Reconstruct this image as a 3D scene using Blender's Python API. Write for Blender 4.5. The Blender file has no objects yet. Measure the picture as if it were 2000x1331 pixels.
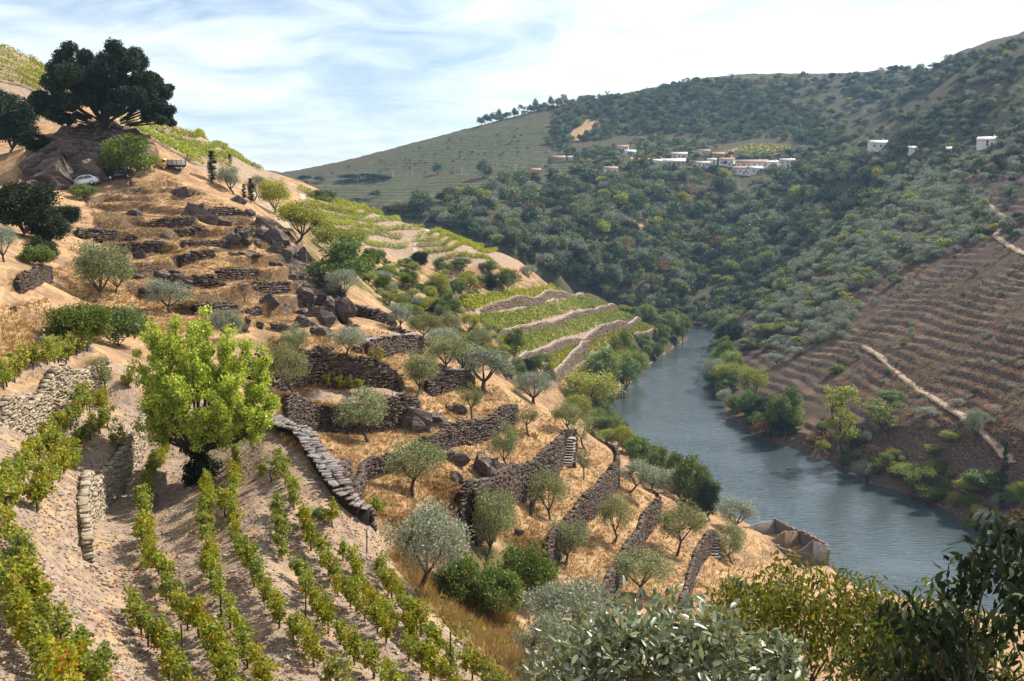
import bpy, bmesh, math, random
import numpy as np
from mathutils import Vector, Matrix
from mathutils.geometry import delaunay_2d_cdt
R = math.radians
PI = math.pi
scene = bpy.context.scene
COL = scene.collection

# ------------------------------------------------------------------ camera, sky, sun, exposure
FPX = 2000.0
PITCH = math.atan((665.5-400)/FPX)
cp, sp = math.cos(PITCH), math.sin(PITCH)
cam_d = bpy.data.cameras.new('camera'); cam = bpy.data.objects.new('camera', cam_d); COL.objects.link(cam)
cam_d.sensor_width = 36; cam_d.lens = 36*FPX/2000; cam_d.clip_start = .3; cam_d.clip_end = 9000
cam.location = (0, 0, 0); cam.rotation_euler = (PI/2-PITCH, 0, 0)
scene.camera = cam

SUN_AZ, SUN_EL = R(58), R(47)          # azimuth from +Y towards +X
sun_d = bpy.data.lights.new('sun', 'SUN'); sun_d.energy = 5.0; sun_d.angle = R(.53); sun_d.color = (1, .93, .83)
sun = bpy.data.objects.new('sun', sun_d); COL.objects.link(sun)
sdir = Vector((math.sin(SUN_AZ)*math.cos(SUN_EL), math.cos(SUN_AZ)*math.cos(SUN_EL), math.sin(SUN_EL)))
sun.rotation_euler = (-sdir).to_track_quat('-Z', 'Y').to_euler(); sun.location = (100, 100, 300)

world = bpy.data.worlds.new('World'); scene.world = world; world.use_nodes = True
def build_world():
    nt = world.node_tree; N = nt.nodes; L = nt.links
    for n in list(N): N.remove(n)
    out = N.new('ShaderNodeOutputWorld'); bg = N.new('ShaderNodeBackground'); bg.inputs[1].default_value = .085
    sky = N.new('ShaderNodeTexSky'); sky.sky_type = 'NISHITA'; sky.sun_disc = False
    sky.sun_elevation = SUN_EL; sky.sun_rotation = SUN_AZ; sky.air_density = 1.0; sky.dust_density = .6; sky.ozone_density = 2.2
    tc = N.new('ShaderNodeTexCoord'); sep = N.new('ShaderNodeSeparateXYZ'); L.new(tc.outputs['Generated'], sep.inputs[0])
    # project the view direction on a high cloud layer
    ad = N.new('ShaderNodeMath'); ad.operation = 'ADD'; ad.inputs[1].default_value = .16; L.new(sep.outputs[2], ad.inputs[0])
    mx = N.new('ShaderNodeMath'); mx.operation = 'MAXIMUM'; mx.inputs[1].default_value = .05; L.new(ad.outputs[0], mx.inputs[0])
    dx = N.new('ShaderNodeMath'); dx.operation = 'DIVIDE'; L.new(sep.outputs[0], dx.inputs[0]); L.new(mx.outputs[0], dx.inputs[1])
    dy = N.new('ShaderNodeMath'); dy.operation = 'DIVIDE'; L.new(sep.outputs[1], dy.inputs[0]); L.new(mx.outputs[0], dy.inputs[1])
    cb = N.new('ShaderNodeCombineXYZ'); L.new(dx.outputs[0], cb.inputs[0]); L.new(dy.outputs[0], cb.inputs[1])
    mp = N.new('ShaderNodeMapping'); mp.inputs['Rotation'].default_value = (0, 0, R(18)); mp.inputs['Scale'].default_value = (1.0, 1.15, 1); mp.inputs['Location'].default_value = (3.1, 1.7, 0)
    L.new(cb.outputs[0], mp.inputs[0])
    n1 = N.new('ShaderNodeTexNoise'); n1.inputs['Scale'].default_value = .55; n1.inputs['Detail'].default_value = 4; n1.inputs['Distortion'].default_value = .3
    n2 = N.new('ShaderNodeTexNoise'); n2.inputs['Scale'].default_value = 2.6; n2.inputs['Detail'].default_value = 8; n2.inputs['Roughness'].default_value = .62; n2.inputs['Distortion'].default_value = .5
    L.new(mp.outputs[0], n1.inputs[0]); L.new(mp.outputs[0], n2.inputs[0])
    m1 = N.new('ShaderNodeMath'); m1.operation = 'MULTIPLY'; m1.inputs[1].default_value = .55; L.new(n1.outputs[0], m1.inputs[0])
    m2 = N.new('ShaderNodeMath'); m2.operation = 'MULTIPLY_ADD'; m2.inputs[1].default_value = .45; L.new(n2.outputs[0], m2.inputs[0]); L.new(m1.outputs[0], m2.inputs[2])
    rp = N.new('ShaderNodeValToRGB'); rp.color_ramp.elements[0].position = .40; rp.color_ramp.elements[1].position = .66
    rp.color_ramp.elements[0].color = (.10, .10, .10, 1); rp.color_ramp.elements[1].color = (.95, .95, .95, 1)
    L.new(m2.outputs[0], rp.inputs[0])
    mix = N.new('ShaderNodeMix'); mix.data_type = 'RGBA'; L.new(rp.outputs[0], mix.inputs[0]); L.new(sky.outputs[0], mix.inputs[6]); mix.inputs[7].default_value = (11, 11.2, 11.4, 1)
    L.new(mix.outputs[2], bg.inputs[0]); L.new(bg.outputs[0], out.inputs[0])
build_world()
scene.view_settings.view_transform = 'Standard'; scene.view_settings.look = 'None'
scene.view_settings.exposure = 0.70; scene.view_settings.gamma = 1.0; scene.view_settings.use_curve_mapping = False
scene.render.engine = 'CYCLES'
cy = scene.cycles
cy.max_bounces = 6; cy.diffuse_bounces = 2; cy.glossy_bounces = 2; cy.transmission_bounces = 3; cy.transparent_max_bounces = 4; cy.volume_bounces = 0
cy.use_adaptive_sampling = True; cy.adaptive_threshold = .02; cy.use_denoising = True
cy.sample_clamp_indirect = 4.0

# ------------------------------------------------------------------ small tools
def slope(u, v):
    """direction through a photo pixel as (x/y, z/y)"""
    u = np.asarray(u, float); v = np.asarray(v, float)
    a = (u-1000)/FPX; b = (665.5-v)/FPX
    dy = cp+b*sp
    return a/dy, (-sp+b*cp)/dy
def P(u, v, y):
    t, m = slope(u, v); return (float(t*y), float(y), float(m*y))
def project(x, y, z):
    fy = y*cp-z*sp; uz = y*sp+z*cp
    return 1000+FPX*x/fy, 665.5-FPX*uz/fy
def hash2(ix, iy, seed):
    h = (ix.astype(np.int64)*374761393+iy.astype(np.int64)*668265263+seed*1442695041) & 0x7fffffff
    h = ((h ^ (h >> 13))*1274126177) & 0x7fffffff
    return ((h ^ (h >> 16)) & 0xffff)/65535.0
def vnoise(x, y, seed=0):
    ix = np.floor(x); iy = np.floor(y); fx = x-ix; fy = y-iy
    fx = fx*fx*(3-2*fx); fy = fy*fy*(3-2*fy)
    a = hash2(ix, iy, seed); b = hash2(ix+1, iy, seed); c = hash2(ix, iy+1, seed); d = hash2(ix+1, iy+1, seed)
    return (a*(1-fx)+b*fx)*(1-fy)+(c*(1-fx)+d*fx)*fy
def fbm(x, y, seed=0, octv=4):
    s = 0; amp = .5; tot = 0
    for o in range(octv):
        s = s+amp*vnoise(x*2**o+17.3*o, y*2**o-9.1*o, seed+o); tot += amp; amp *= .5
    return s/tot
def sstep(a, b, x):
    t = np.clip((x-a)/(b-a), 0, 1); return t*t*(3-2*t)
def inpoly(px, py, poly):
    ins = np.zeros(px.shape, bool); n = len(poly); j = n-1
    for i in range(n):
        xi, yi = poly[i]; xj, yj = poly[j]
        c = ((yi > py) != (yj > py))
        if yi != yj: ins ^= c & (px < (xj-xi)*(py-yi)/(yj-yi)+xi)
        j = i
    return ins

# ------------------------------------------------------------------ terrain: smooth base through surveyed points (photo pixel + distance)
CTRL = '''
500 1331 27;500 1200 32;500 1100 37;500 1000 43;500 900 52;470 850 57;350 1150 34;300 1000 42;280 900 50;330 860 56;700 1250 33;700 1331 29
950 1331 31;900 1240 35;830 1180 40;740 1100 44;700 1010 48;640 930 52;590 870 57;520 835 60;380 950 47;380 1270 29;600 1150 38;180 1150 32;250 1300 27
200 740 59;0 1000 31;100 1100 31;60 1030 33;170 1250 27;0 1331 22;270 760 61;130 880 46;100 1300 25;60 1180 28
0 770 44;100 722 52;190 695 60;160 670 66;0 700 51;50 600 76;100 550 88;20 550 78;60 640 66;190 665 74;180 590 94;110 470 112;130 420 122;40 430 115;250 660 78;0 480 95;0 400 120;60 500 98
160 363 150;110 385 140;330 335 158;240 356 152;180 405 138;250 405 138;400 368 158;460 385 156;300 435 128;400 440 129;500 435 137;550 480 131;300 500 113
400 520 112;500 520 117;590 560 117;400 600 97;300 600 96;500 620 96;600 640 101;650 610 113;450 690 81;560 695 85;700 650 105;740 625 113;200 480 116;250 550 103;330 660 83;220 630 88
600 702 86;700 690 92;500 705 82;650 770 85;570 775 83;760 755 88;650 785 84;760 775 86;700 855 79;620 835 76;560 828 70;640 905 71;720 875 77;780 850 82;690 925 71;800 970 68;700 965 66;880 950 76;750 1040 59;820 1030 64
850 820 89;930 805 95;980 785 101;900 745 104;870 695 112;820 655 118;960 755 110;780 680 103;900 885 86;960 915 86;1060 880 99;1000 840 104;1090 845 111;1130 910 106;1110 970 96;1180 890 118
1040 1000 88;960 1100 74;810 1150 62;900 1150 66;900 1200 44;950 1270 40;1000 1310 38;780 1110 50;860 1180 48;1050 1290 45;1000 1200 56;1200 1050 96;1150 1100 86;1200 1150 82;1280 1060 108;1330 1085 111;1300 1150 95
1400 1080 121;1430 1100 123;1400 1150 106;1350 1000 131;1290 965 131;1240 930 128;1500 1100 142;1540 1135 150;1480 1045 172;1480 1160 112;1560 1110 181;1480 1060 196;1600 1150 165;1480 1180 103
560 400 200;560 460 152;520 415 166;640 480 200;600 425 222;700 540 190;760 600 170;800 560 220;850 605 230;900 540 300;950 530 340;1000 550 352;1050 540 402;760 505 300;720 490 290;800 512 330;640 550 160;690 600 150
640 380 340;700 420 345;830 450 380;1000 506 420;590 373 330;860 640 190;900 680 170;950 695 190;1010 720 200;890 592 310;960 662 290;1090 770 310;
1292 656 505;1150 672 388;1180 700 395;1080 558 426;1140 570 475;800 640 150
1930 280 600;1710 285 700;1850 310 600;2000 200 600;2000 60 760
1350 632 600;1200 600 560;1100 540 540;1000 480 540;900 460 560;800 420 650;1100 450 650;1200 520 620;1300 560 620;1400 560 640;1300 450 700;1450 450 720;1200 380 780;1300 330 850;1450 335 850;1550 315 850;1600 400 700;1100 312 900
1000 350 850;950 332 900;870 346 950;700 348 1000;620 352 1000;750 390 800;650 382 900;850 382 750;900 300 1050;940 252 1150;800 295 1100;700 328 1060;1100 205 1250;1100 260 1080;1200 190 1300;1330 170 1350;1440 155 1350;1440 250 1050
1300 250 1080;1600 153 1300;1600 250 1000;1700 145 1150;1750 200 1000;1850 112 950;1850 200 850;1450 300 900;1560 270 930;620 344 1060;660 336 1060;1030 222 1220
0 100 280;0 200 230;60 300 190;60 340 162;100 310 160;130 252 168;200 247 165;250 252 168;300 262 230;280 305 190;340 243 290;420 288 300;500 332 310;400 315 240;450 348 230;520 355 280;340 328 178;60 200 240;150 200 300;100 145 300;540 352 330
921 617 305;954 610 320;1020 604 352;1054 592 378;1088 584 410;1136 579 465;958 667 290;983 655 305;1020 644 326;1060 634 346;1088 625 370;1117 617 395;1160 610 432;1201 604 480;1020 702 300;1060 690 325;1103 670 358;1131 665 378;1174 650 415;1217 638 455;1247 625 485;1083 742 318;1111 721 350;1143 704 385;1243 667 465;1288 651 500;535 330 3000;500 327 3000;590 355 2900;570 342 3000;450 340 3000;650 352 2900
'''
HID = '''
0 2 -2.4;-.6 2 -2.2;.6 2 -2.4;0 5 -5;-.5 5 -4.2;.5 5 -5;0 10 -7.6;-.6 10 -6.8;.6 10 -7.6;-.5 17 -9;0 17 -10.8;.3 17 -12;.6 17 -12;.3 30 -17;.6 30 -18;.35 50 -25;.65 50 -26;.3 75 -32;.4 80 -36;.7 80 -38;.3 100 -39.5;.5 120 -50;.7 120 -52;.35 145 -56
.1 200 -62;.04 200 -52;.17 190 -65;.25 175 -66.5;.03 240 -52;.06 260 -63;.0 230 -46;.1 160 -45;.15 160 -50;.06 140 -34;.02 145 -31;-.03 150 -27;.4 170 -67;.6 170 -67;.56 190 -62;.65 230 -30;.65 300 -5;.65 400 30;.65 600 80;.65 800 150
-.15 460 -35;-.05 470 -45;0 480 -52;.04 535 -62;.08 540 -66;.12 560 -68;-.22 460 -22;-.3 450 0;-.4 420 25;-.22 600 -30;-.1 600 -40;-.05 560 -45;-.35 650 10;-.5 500 50
-.75 30 -8;-.75 70 -2;-.75 150 12;-.75 300 55;-.6 20 -9;-.65 110 3;-.55 60 -6;-.6 350 60;-.7 800 60;-.7 1500 30;-.4 1000 20;-.3 1500 10;-.2 1500 0;-.1 1700 10;0 1700 20;.1 1900 30;.2 1900 40;.3 1800 30;.45 1500 50;.65 1400 120;.7 2500 50;-.7 2500 30;0 2500 0;.3 2500 0;-.23 2400 60;-.25 3300 0;0 3300 0;.5 3300 0;-.7 3300 0
-.2 800 -10;-.28 800 -5;.03 480 -53;.045 520 -61;.0 465 -48;.08 550 -67;.12 556 -68;-.04 440 -40;.06 515 -62;.1 535 -66
'''
RPLANE = '1980 860;1690 675;1450 690;1560 700;1600 760;1700 850;1850 930;1800 770;2000 700;1850 600;1700 600;2000 600;2000 490;1900 370;1965 450;1750 500;1850 450;1600 560;1500 620;1700 420;1800 380;1650 470;1550 530;1480 590;2000 900;2000 800;2000 380;1900 700;1740 708;1880 808;2000 300'
def build_ctrl():
    th, s, z = [], [], []
    for e in RPLANE.split(';'):
        u, v = map(float, e.split()); t, m = slope(u, v); y = 112.75/(.55*float(t)-float(m)); th.append(float(t)); s.append(math.log(y)); z.append(float(m)*y)
    for e in CTRL.replace('\n', ';').split(';'):
        if not e.strip(): continue
        u, v, y = map(float, e.split()); t, m = slope(u, v)
        th.append(float(t)); s.append(math.log(y)); z.append(float(m)*y)
    for e in HID.replace('\n', ';').split(';'):
        if not e.strip(): continue
        t, y, zz = map(float, e.split()); th.append(t); s.append(math.log(y)); z.append(zz)
    return np.array(th), np.array(s), np.array(z)
cth, cs, cz = build_ctrl()
KS = 1.15
def kern(d2): return np.where(d2 > 1e-12, .5*d2*np.log(np.maximum(d2, 1e-12)), 0)
def fit_tps():
    X = np.stack([cth, cs*KS], 1); n = len(X)
    # heights are fitted as slopes z/y so that near and far weigh alike
    Z = cz/np.exp(cs)
    K = kern(((X[:, None]-X[None])**2).sum(2))+np.eye(n)*2e-4
    Pm = np.concatenate([np.ones((n, 1)), X], 1)
    A = np.zeros((n+3, n+3)); A[:n, :n] = K; A[:n, n:] = Pm; A[n:, :n] = Pm.T
    return X, np.linalg.solve(A, np.concatenate([Z, np.zeros(3)]))
TX, TW = fit_tps()
def tps(th, s):
    q = np.stack([th.ravel(), s.ravel()*KS], 1); out = np.zeros(len(q)); n = len(TX)
    for i in range(0, len(q), 20000):
        b = q[i:i+20000]
        d2 = ((b[:, None, 0]-TX[None, :, 0])**2+(b[:, None, 1]-TX[None, :, 1])**2)
        out[i:i+20000] = kern(d2)@TW[:n]+TW[n]+b@TW[n+1:]
    return out.reshape(th.shape)
TH0, TH1, S0, S1 = -.8, .8, math.log(1.2), math.log(3400)
CT, CS = 360, 420
_ct = np.linspace(TH0, TH1, CT); _cs = np.linspace(S0, S1, CS)
BASE = tps(*np.meshgrid(_ct, _cs))
BASE = np.clip(BASE, -3, .6)
def bil(grid, th, s):
    fx = np.clip((th-TH0)/(TH1-TH0)*(CT-1), 0, CT-1.001); fy = np.clip((s-S0)/(S1-S0)*(CS-1), 0, CS-1.001)
    ix = fx.astype(int); iy = fy.astype(int); fx -= ix; fy -= iy
    return (grid[iy, ix]*(1-fx)+grid[iy, ix+1]*fx)*(1-fy)+(grid[iy+1, ix]*(1-fx)+grid[iy+1, ix+1]*fx)*fy
WATER = -70.0
# river outline: left and right bank in plan
RIV_L = [(15, 566), (60, 560), (92, 536), (72, 480), (55, 437), (41, 385), (33, 350), (29.5, 311), (38, 262), (49, 226), (59, 201), (60.5, 186), (65, 172), (80, 157), (130, 138), (230, 118)]
RIV_R = [(230, 172), (150, 190), (103, 208), (99, 237), (92, 252), (87, 275), (81, 292), (73.5, 306), (73, 341), (81, 412), (98, 490), (120, 556), (112, 584), (75, 594), (15, 590)]
RIVER = RIV_L+RIV_R
def dist_poly(x, y, poly, closed=False):
    """distance to a polyline, the nearest point's parameter and segment index"""
    best = np.full(x.shape, 1e9); par = np.zeros(x.shape); seg = np.zeros(x.shape, int)
    pts = poly+[poly[0]] if closed else poly; acc = 0
    for i in range(len(pts)-1):
        ax, ay = pts[i][:2]; bx, by = pts[i+1][:2]; vx, vy = bx-ax, by-ay; L2 = vx*vx+vy*vy+1e-9; L = math.sqrt(L2)
        t = np.clip(((x-ax)*vx+(y-ay)*vy)/L2, 0, 1)
        d = np.hypot(x-ax-t*vx, y-ay-t*vy)
        m = d < best; best = np.where(m, d, best); par = np.where(m, acc+t*L, par); seg = np.where(m, i, seg); acc += L
    return best, par, seg
def base_z(x, y):
    y = np.maximum(y, 1.2)
    z = bil(BASE, x/y, np.log(y))*y
    near = (y > 110) & (y < 720)
    if near.any():
        xx, yy, zz = x[near], y[near], z[near]
        wob = 3*(fbm(xx/9, yy/9, 5, 3)-.5)
        d, _, _ = dist_poly(xx, yy, RIVER, True); ins = inpoly(xx, yy, RIVER); d = np.where(ins, -d, d)+wob
        lo = np.maximum(zz, WATER+.15+.22*np.clip(d, 0, 8))
        zz = np.where(d > 0, np.minimum(lo, np.maximum(WATER+.15+1.1*d, zz*sstep(0, 14, d)+(WATER+.4)*(1-sstep(0, 14, d)))), WATER-np.clip(-d*.35, 0, 3.5))
        z[near] = zz
    return z
# the terrace steps that dry-stone walls hold up are added below (WALLS), as is the stepping of the slope across the river
STEPS = []
def add_step(poly, h, Lu, Ld, up, kup=.5):
    pts = np.array([p[:2] for p in poly]); STEPS.append((poly, h, Lu, Ld, up, kup, pts.min(0)-max(Lu, Ld)-2, pts.max(0)+max(Lu, Ld)+2))
def steps_z(x, y):
    out = np.zeros(x.shape)
    for poly, h, Lu, Ld, up, kup, lo, hi in STEPS:
        m = (x > lo[0]) & (x < hi[0]) & (y > lo[1]) & (y < hi[1])
        if not m.any(): continue
        xx, yy = x[m], y[m]
        d, par, seg = dist_poly(xx, yy, poly)
        pts = np.array([p[:2] for p in poly]); a = pts[seg]; b = pts[np.minimum(seg+1, len(pts)-1)]
        cr = (b[:, 0]-a[:, 0])*(yy-a[:, 1])-(b[:, 1]-a[:, 1])*(xx-a[:, 0])
        side = np.sign(cr)*up
        total = np.hypot(*(pts[1:]-pts[:-1]).T).sum()
        # fade past the ends
        t0 = ((xx-pts[0, 0])*(pts[0, 0]-pts[1, 0])+(yy-pts[0, 1])*(pts[0, 1]-pts[1, 1]))/max(1e-6, math.hypot(*(pts[0]-pts[1])))
        t1 = ((xx-pts[-1, 0])*(pts[-1, 0]-pts[-2, 0])+(yy-pts[-1, 1])*(pts[-1, 1]-pts[-2, 1]))/max(1e-6, math.hypot(*(pts[-1]-pts[-2])))
        e0 = np.where(par < 1e-6, np.clip(t0, 0, None), 0); e1 = np.where(par > total-1e-6, np.clip(t1, 0, None), 0)
        fe = np.clip(1-np.maximum(e0, e1)/1.8, 0, 1)
        v = np.where(side > 0, h*kup*np.clip(1-d/Lu, 0, 1), -h*(1-kup)*np.clip(1-d/Ld, 0, 1))*fe
        out[m] += v
    return out
CORR = []        # lines the ground must meet: (polyline, arc lengths, height offsets)
def corr_z(x, y):
    num = np.zeros(x.shape); den = np.zeros(x.shape)
    if not CORR: return num
    m = (y > 255) & (y < 540) & (x > -40) & (x < 100)
    if not m.any(): return num
    xx, yy = x[m], y[m]; n = np.zeros(xx.shape); w_ = np.zeros(xx.shape)
    for poly, L, dl in CORR:
        d, par, seg = dist_poly(xx, yy, poly); w = np.exp(-(d/11)**2); n += w*np.interp(par, L, dl); w_ += w
    num[m] = n/np.maximum(w_, .75); return num
RSL = [(1380, 720), (1440, 680), (1500, 640), (1560, 600), (1640, 540), (1700, 500), (1740, 440), (1800, 380), (1900, 345), (2300, 250), (2900, 300), (2900, 1150), (2000, 1010), (1840, 965), (1700, 930), (1560, 865), (1460, 800)]
def rslope_mask(x, y, z):
    u, v = project(x, y, z)
    m = inpoly(u, v, RSL) & (y > 190) & (y < 560)
    return m
def terrace_z(x, y, z, m):
    """step the dark slope across the river into narrow walled terraces"""
    w = m.astype(float)
    per = 2.1+.5*sstep(-40, 0, z)
    q = (z+4.2*(fbm(x/38, y/38, 31, 4)-.5)+.012*y)/per
    f = q-np.floor(q)
    k = .62*sstep(.25, .5, fbm(x/22, y/22, 41, 3)); r = (1-k)*f+k*sstep(.68, .80, f)
    return z+w*(r-f)*per
HILL = [(165,392),(240,372),(330,352),(420,385),(500,420),(560,440),(640,560),(690,640),(600,690),(520,680),(400,620),(300,600),(240,560),(200,480)]
CRAG = [(30,372),(55,270),(130,240),(270,240),(310,300),(250,335),(160,362)]
def noise_z(x, y):
    n = (fbm(x/14, y/14, 3, 4)-.5)*1.0+(fbm(x/2.6, y/2.6, 9, 3)-.5)*.5
    return n*np.clip(y/60, .12, 1)*np.where(y > 420, np.clip(y/420, 1, 4), 1)
RUIN_PLOT = [(50.0, 181.0), (57.4, 183.0), (53.0, 206.5), (45.8, 204.5)]
def ground_z(x, y, fine=True):
    x = np.asarray(x, float); y = np.asarray(y, float); shp = x.shape; x = x.ravel(); y = y.ravel()
    z = base_z(x, y); land = sstep(WATER+.3, WATER+2.5, z)
    z = z+corr_z(x, y)+steps_z(x, y)
    m = rslope_mask(x, y, z)
    z = np.where(m, terrace_z(x, y, z, m), z)
    u, v = project(x, y, z); hm = inpoly(u, v, HILL) & (y > 88) & (y < 162)
    if hm.any():
        q = (z[hm]+1.6*(fbm(x[hm]/13, y[hm]/13, 61, 3)-.5))/1.5; f = q-np.floor(q); k = .95*sstep(.28, .48, fbm(x[hm]/7, y[hm]/7, 63, 2)); z[hm] += ((1-k)*f+k*sstep(.66, .86, f)-f)*1.5
    z = z+noise_z(x, y)*land*np.where(m, .35, 1)
    u, v = project(x, y, z); cm = inpoly(u, v, CRAG) & (y > 148) & (y < 186)
    if cm.any(): a = x[cm]; b = y[cm]; z[cm] += (np.abs(fbm(a/5.5+b/9, b/4, 81, 3)-.5)*-5.5+.7)*1.0+(fbm(a/1.4, b/1.4, 83, 2)-.5)*1.3
    m = (np.abs(x-51) < 14) & (np.abs(y-194) < 22)
    if m.any():      # the level plot the roofless building stands on
        d, _, _ = dist_poly(x[m], y[m], RUIN_PLOT, True); d = np.where(inpoly(x[m], y[m], RUIN_PLOT), 0, d); z[m] = np.where(z[m] > WATER+.2, np.minimum(z[m], -66.6+np.clip(d-.6, 0, 20)*1.1), z[m])
    return z.reshape(shp)
# ray casting through photo pixels on a coarse-to-fine march
MARCH = np.exp(np.linspace(math.log(4), math.log(3300), 900))
def hit_many(uv, func=None, lift=0.0, ymin=4, ymax=3300):
    func = func or ground_z
    uv = np.asarray(uv, float).reshape(-1, 2); t, m = slope(uv[:, 0], uv[:, 1])
    ys = MARCH[(MARCH >= ymin) & (MARCH <= ymax)]
    X = t[:, None]*ys; Y = np.broadcast_to(ys, X.shape); Z = func(X, Y)+lift
    below = Z >= m[:, None]*ys
    k = np.where(below.any(1), below.argmax(1), len(ys)-1)
    lo = ys[np.maximum(k-1, 0)].copy(); hi = ys[k].copy()
    for _ in range(14):
        mid = (lo+hi)/2; zz = func(t*mid, mid)+lift; b = zz >= m*mid
        hi = np.where(b, mid, hi); lo = np.where(b, lo, mid)
    return np.stack([t*hi, hi, func(t*hi, hi)], 1)
def hit(u, v, **k): return hit_many([(u, v)], **k)[0]
# ------------------------------------------------------------------ dry-stone walls: top edge in the photo, height, where the bank drops
# name, pixels of the top edge, height, tread up, tread down, flip, rows like (label)
WALLS = [
 ('l1', [(267,794),(251,823),(237,845),(217,874),(185,902),(154,931),(150,983),(155,1036)], 1.7, 4, 7, 0, 'pale lit retaining wall beside the stony vineyard path at left'),
 ('l2', [(0,783),(83,740),(108,723),(171,708),(186,706)], 1.5, 4, 5, 0, 'long cream coloured retaining wall below the upper row of vines'),
 ('l3', [(34,541),(60,533),(91,527)], 1.2, 4, 4, 0, 'short dark wall on the sandy bank at far left'),
 ('k1', [(286,428),(330,427),(368,426)], 1.0, 4, 4, 0, 'highest dark terrace wall under the rock on the dry hill'),
 ('k2', [(347,434),(391,433)], .9, 4, 4, 0, 'short terrace wall just under the highest dark wall'),
 ('k3', [(157,449),(185,447),(214,444)], 1.0, 4, 4, 0, 'terrace wall at the left edge of the dry hill'),
 ('k4', [(197,454),(254,454)], .8, 4, 3, 0, 'terrace wall beside the left edge wall on the dry hill'),
 ('k5', [(241,469),(305,467)], .7, 3, 3, 0, 'low wall left of a dark round rock on the dry hill'),
 ('k6', [(363,459),(400,457),(434,456)], 1.4, 4, 4, 0, 'tall dark terrace wall ending at a big rock on the dry hill'),
 ('k7', [(357,494),(405,493)], 1.0, 4, 4, 0, 'short middle wall with dark right end on the dry hill'),
 ('k8', [(291,494),(320,491),(345,489)], .7, 3, 3, 0, 'low slanting wall in the middle of the dry hill'),
 ('k9', [(420,520),(460,521),(494,520)], .9, 4, 4, 0, 'curved wall standing alone on the bare right part of the hill'),
 ('k10', [(328,540),(380,543),(434,546)], .8, 4, 4, 0, 'long low wall above the grey olive bush'),
 ('k11', [(488,546),(554,546)], .8, 4, 4, 0, 'straight wall running to the cliff rocks at its right end'),
 ('k12', [(383,588),(420,586),(457,583)], 1.1, 4, 4, 0, 'terrace wall right of the grey olive bush'),
 ('k13', [(443,597),(500,596)], .4, 3, 3, 0, 'lowest thin wall on the dry hill'),
 ('k14', [(408,406),(448,405)], 1.1, 4, 4, 0, 'wall joined to the right side of the summit rock'),
 ('k15', [(463,439),(511,436)], 1.1, 4, 4, 0, 'wall near the top of the cliff rocks'),
 ('m1', [(494,706),(562,707),(632,703),(676,705),(731,714),(763,722)], 2.2, 7, 6, 0, 'biggest dark terrace wall behind the two thin vines'),
 ('m2', [(560,776),(611,779),(676,789),(720,786),(768,776),(800,772)], 2.3, 4, 6, 0, 'dark shaded wall behind the lone olive tree'),
 ('m3', [(717,686),(743,668),(785,663),(817,663)], 1.7, 6, 5, 0, 'curved dark bastion wall at the ridge corner'),
 ('m3b', [(683,593),(726,605),(758,614)], 1.3, 5, 5, 0, 'topmost stone bastion on the ridge beside the cliff rocks'),
 ('m3c', [(771,648),(808,657),(818,662)], .7, 3, 3, 0, 'short wall between the two bastions on the ridge'),
 ('m4', [(839,748),(891,736),(911,734)], 1.5, 5, 5, 0, 'sunlit wall with a sharp corner at the ridge edge'),
 ('m5', [(848,840),(891,840),(953,831),(996,808)], 1.5, 6, 5, 0, 'curved terrace wall above the dark boulders'),
 ('m6', [(660,912),(706,902),(759,888)], 1.1, 5, 5, 0, 'low wall with brown earth between the two lone olives'),
 ('n1', [(905,966),(942,956),(977,943),(1011,928),(1048,908),(1083,886),(1096,858),(1116,851)], 2.8, 7, 6, 0, 'curved wall running up to the tall stone stair'),
 ('n2', [(1066,1050),(1084,1032),(1100,1014),(1126,983),(1157,954),(1191,928),(1203,912),(1204,896),(1192,876)], 2.5, 7, 6, 0, 'curved pale wall topped with big slabs, second below the tall stair'),
 ('n3', [(1150,1185),(1177,1137),(1208,1083),(1225,1057),(1248,1026),(1254,997),(1280,977),(1288,972),(1280,962)], 2.5, 7, 6, 0, 'long steep wall with protruding slabs, third below the tall stair'),
 ('n4', [(1326,1165),(1340,1123),(1351,1088),(1363,1063),(1379,1047),(1392,1043)], 2.4, 6, 5, 0, 'wall beside the lower stone stair'),
 ('n5', [(930,1002),(965,975),(985,960)], .9, 3, 3, 0, 'broken wall end hidden between dense olives'),
 ('b1', [(921,613),(954,606),(1020,600),(1054,588),(1088,580),(1136,575)], 1.3, 12, 10, 0, 'upper pale capped wall across the green vineyard terraces'),
 ('b2', [(958,663),(983,651),(1020,640),(1060,630),(1088,621),(1117,613),(1160,606),(1201,600)], 1.4, 12, 10, 0, 'second pale capped wall across the green vineyard terraces'),
 ('b3', [(1020,698),(1060,686),(1103,666),(1131,661),(1174,646),(1217,634),(1247,621)], 1.6, 12, 10, 0, 'third pale capped wall with a dark doorway in the green vineyard'),
 ('b4', [(1083,738),(1111,717),(1143,700)], 2.4, 10, 7, 0, 'lowest vineyard wall ending above the bright riverside tree'),
 ('b5', [(1243,663),(1288,647)], 1.8, 9, 7, 0, 'riverside vineyard wall at the tip of the terraces'),
 ('b6', [(1128,584),(1161,586)], 1.0, 6, 6, 0, 'short wall at the upper tip of the green vineyard'),
 # crosswise slab wall along the vineyard edge: low ground on its far side
 ('cap', [(508,834),(540,853),(568,871),(598,884),(612,910),(632,936),(651,966),(676,1000),(722,1037)], 1.5, 3.5, 4, 1, 'flat topped slab wall dividing the vineyard from the grass terraces'),
]
WALL_Y = {'b1': [305,320,352,378,410,465], 'b2': [290,305,326,346,370,395,432,480], 'b3': [300,325,358,378,415,455,485], 'b4': [318,350,385], 'b5': [465,500], 'b6': [468,486]}
KUP = {'l4': .08, 'l1': .06, 'l2': .1}
WALL_GEO = {}
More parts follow.
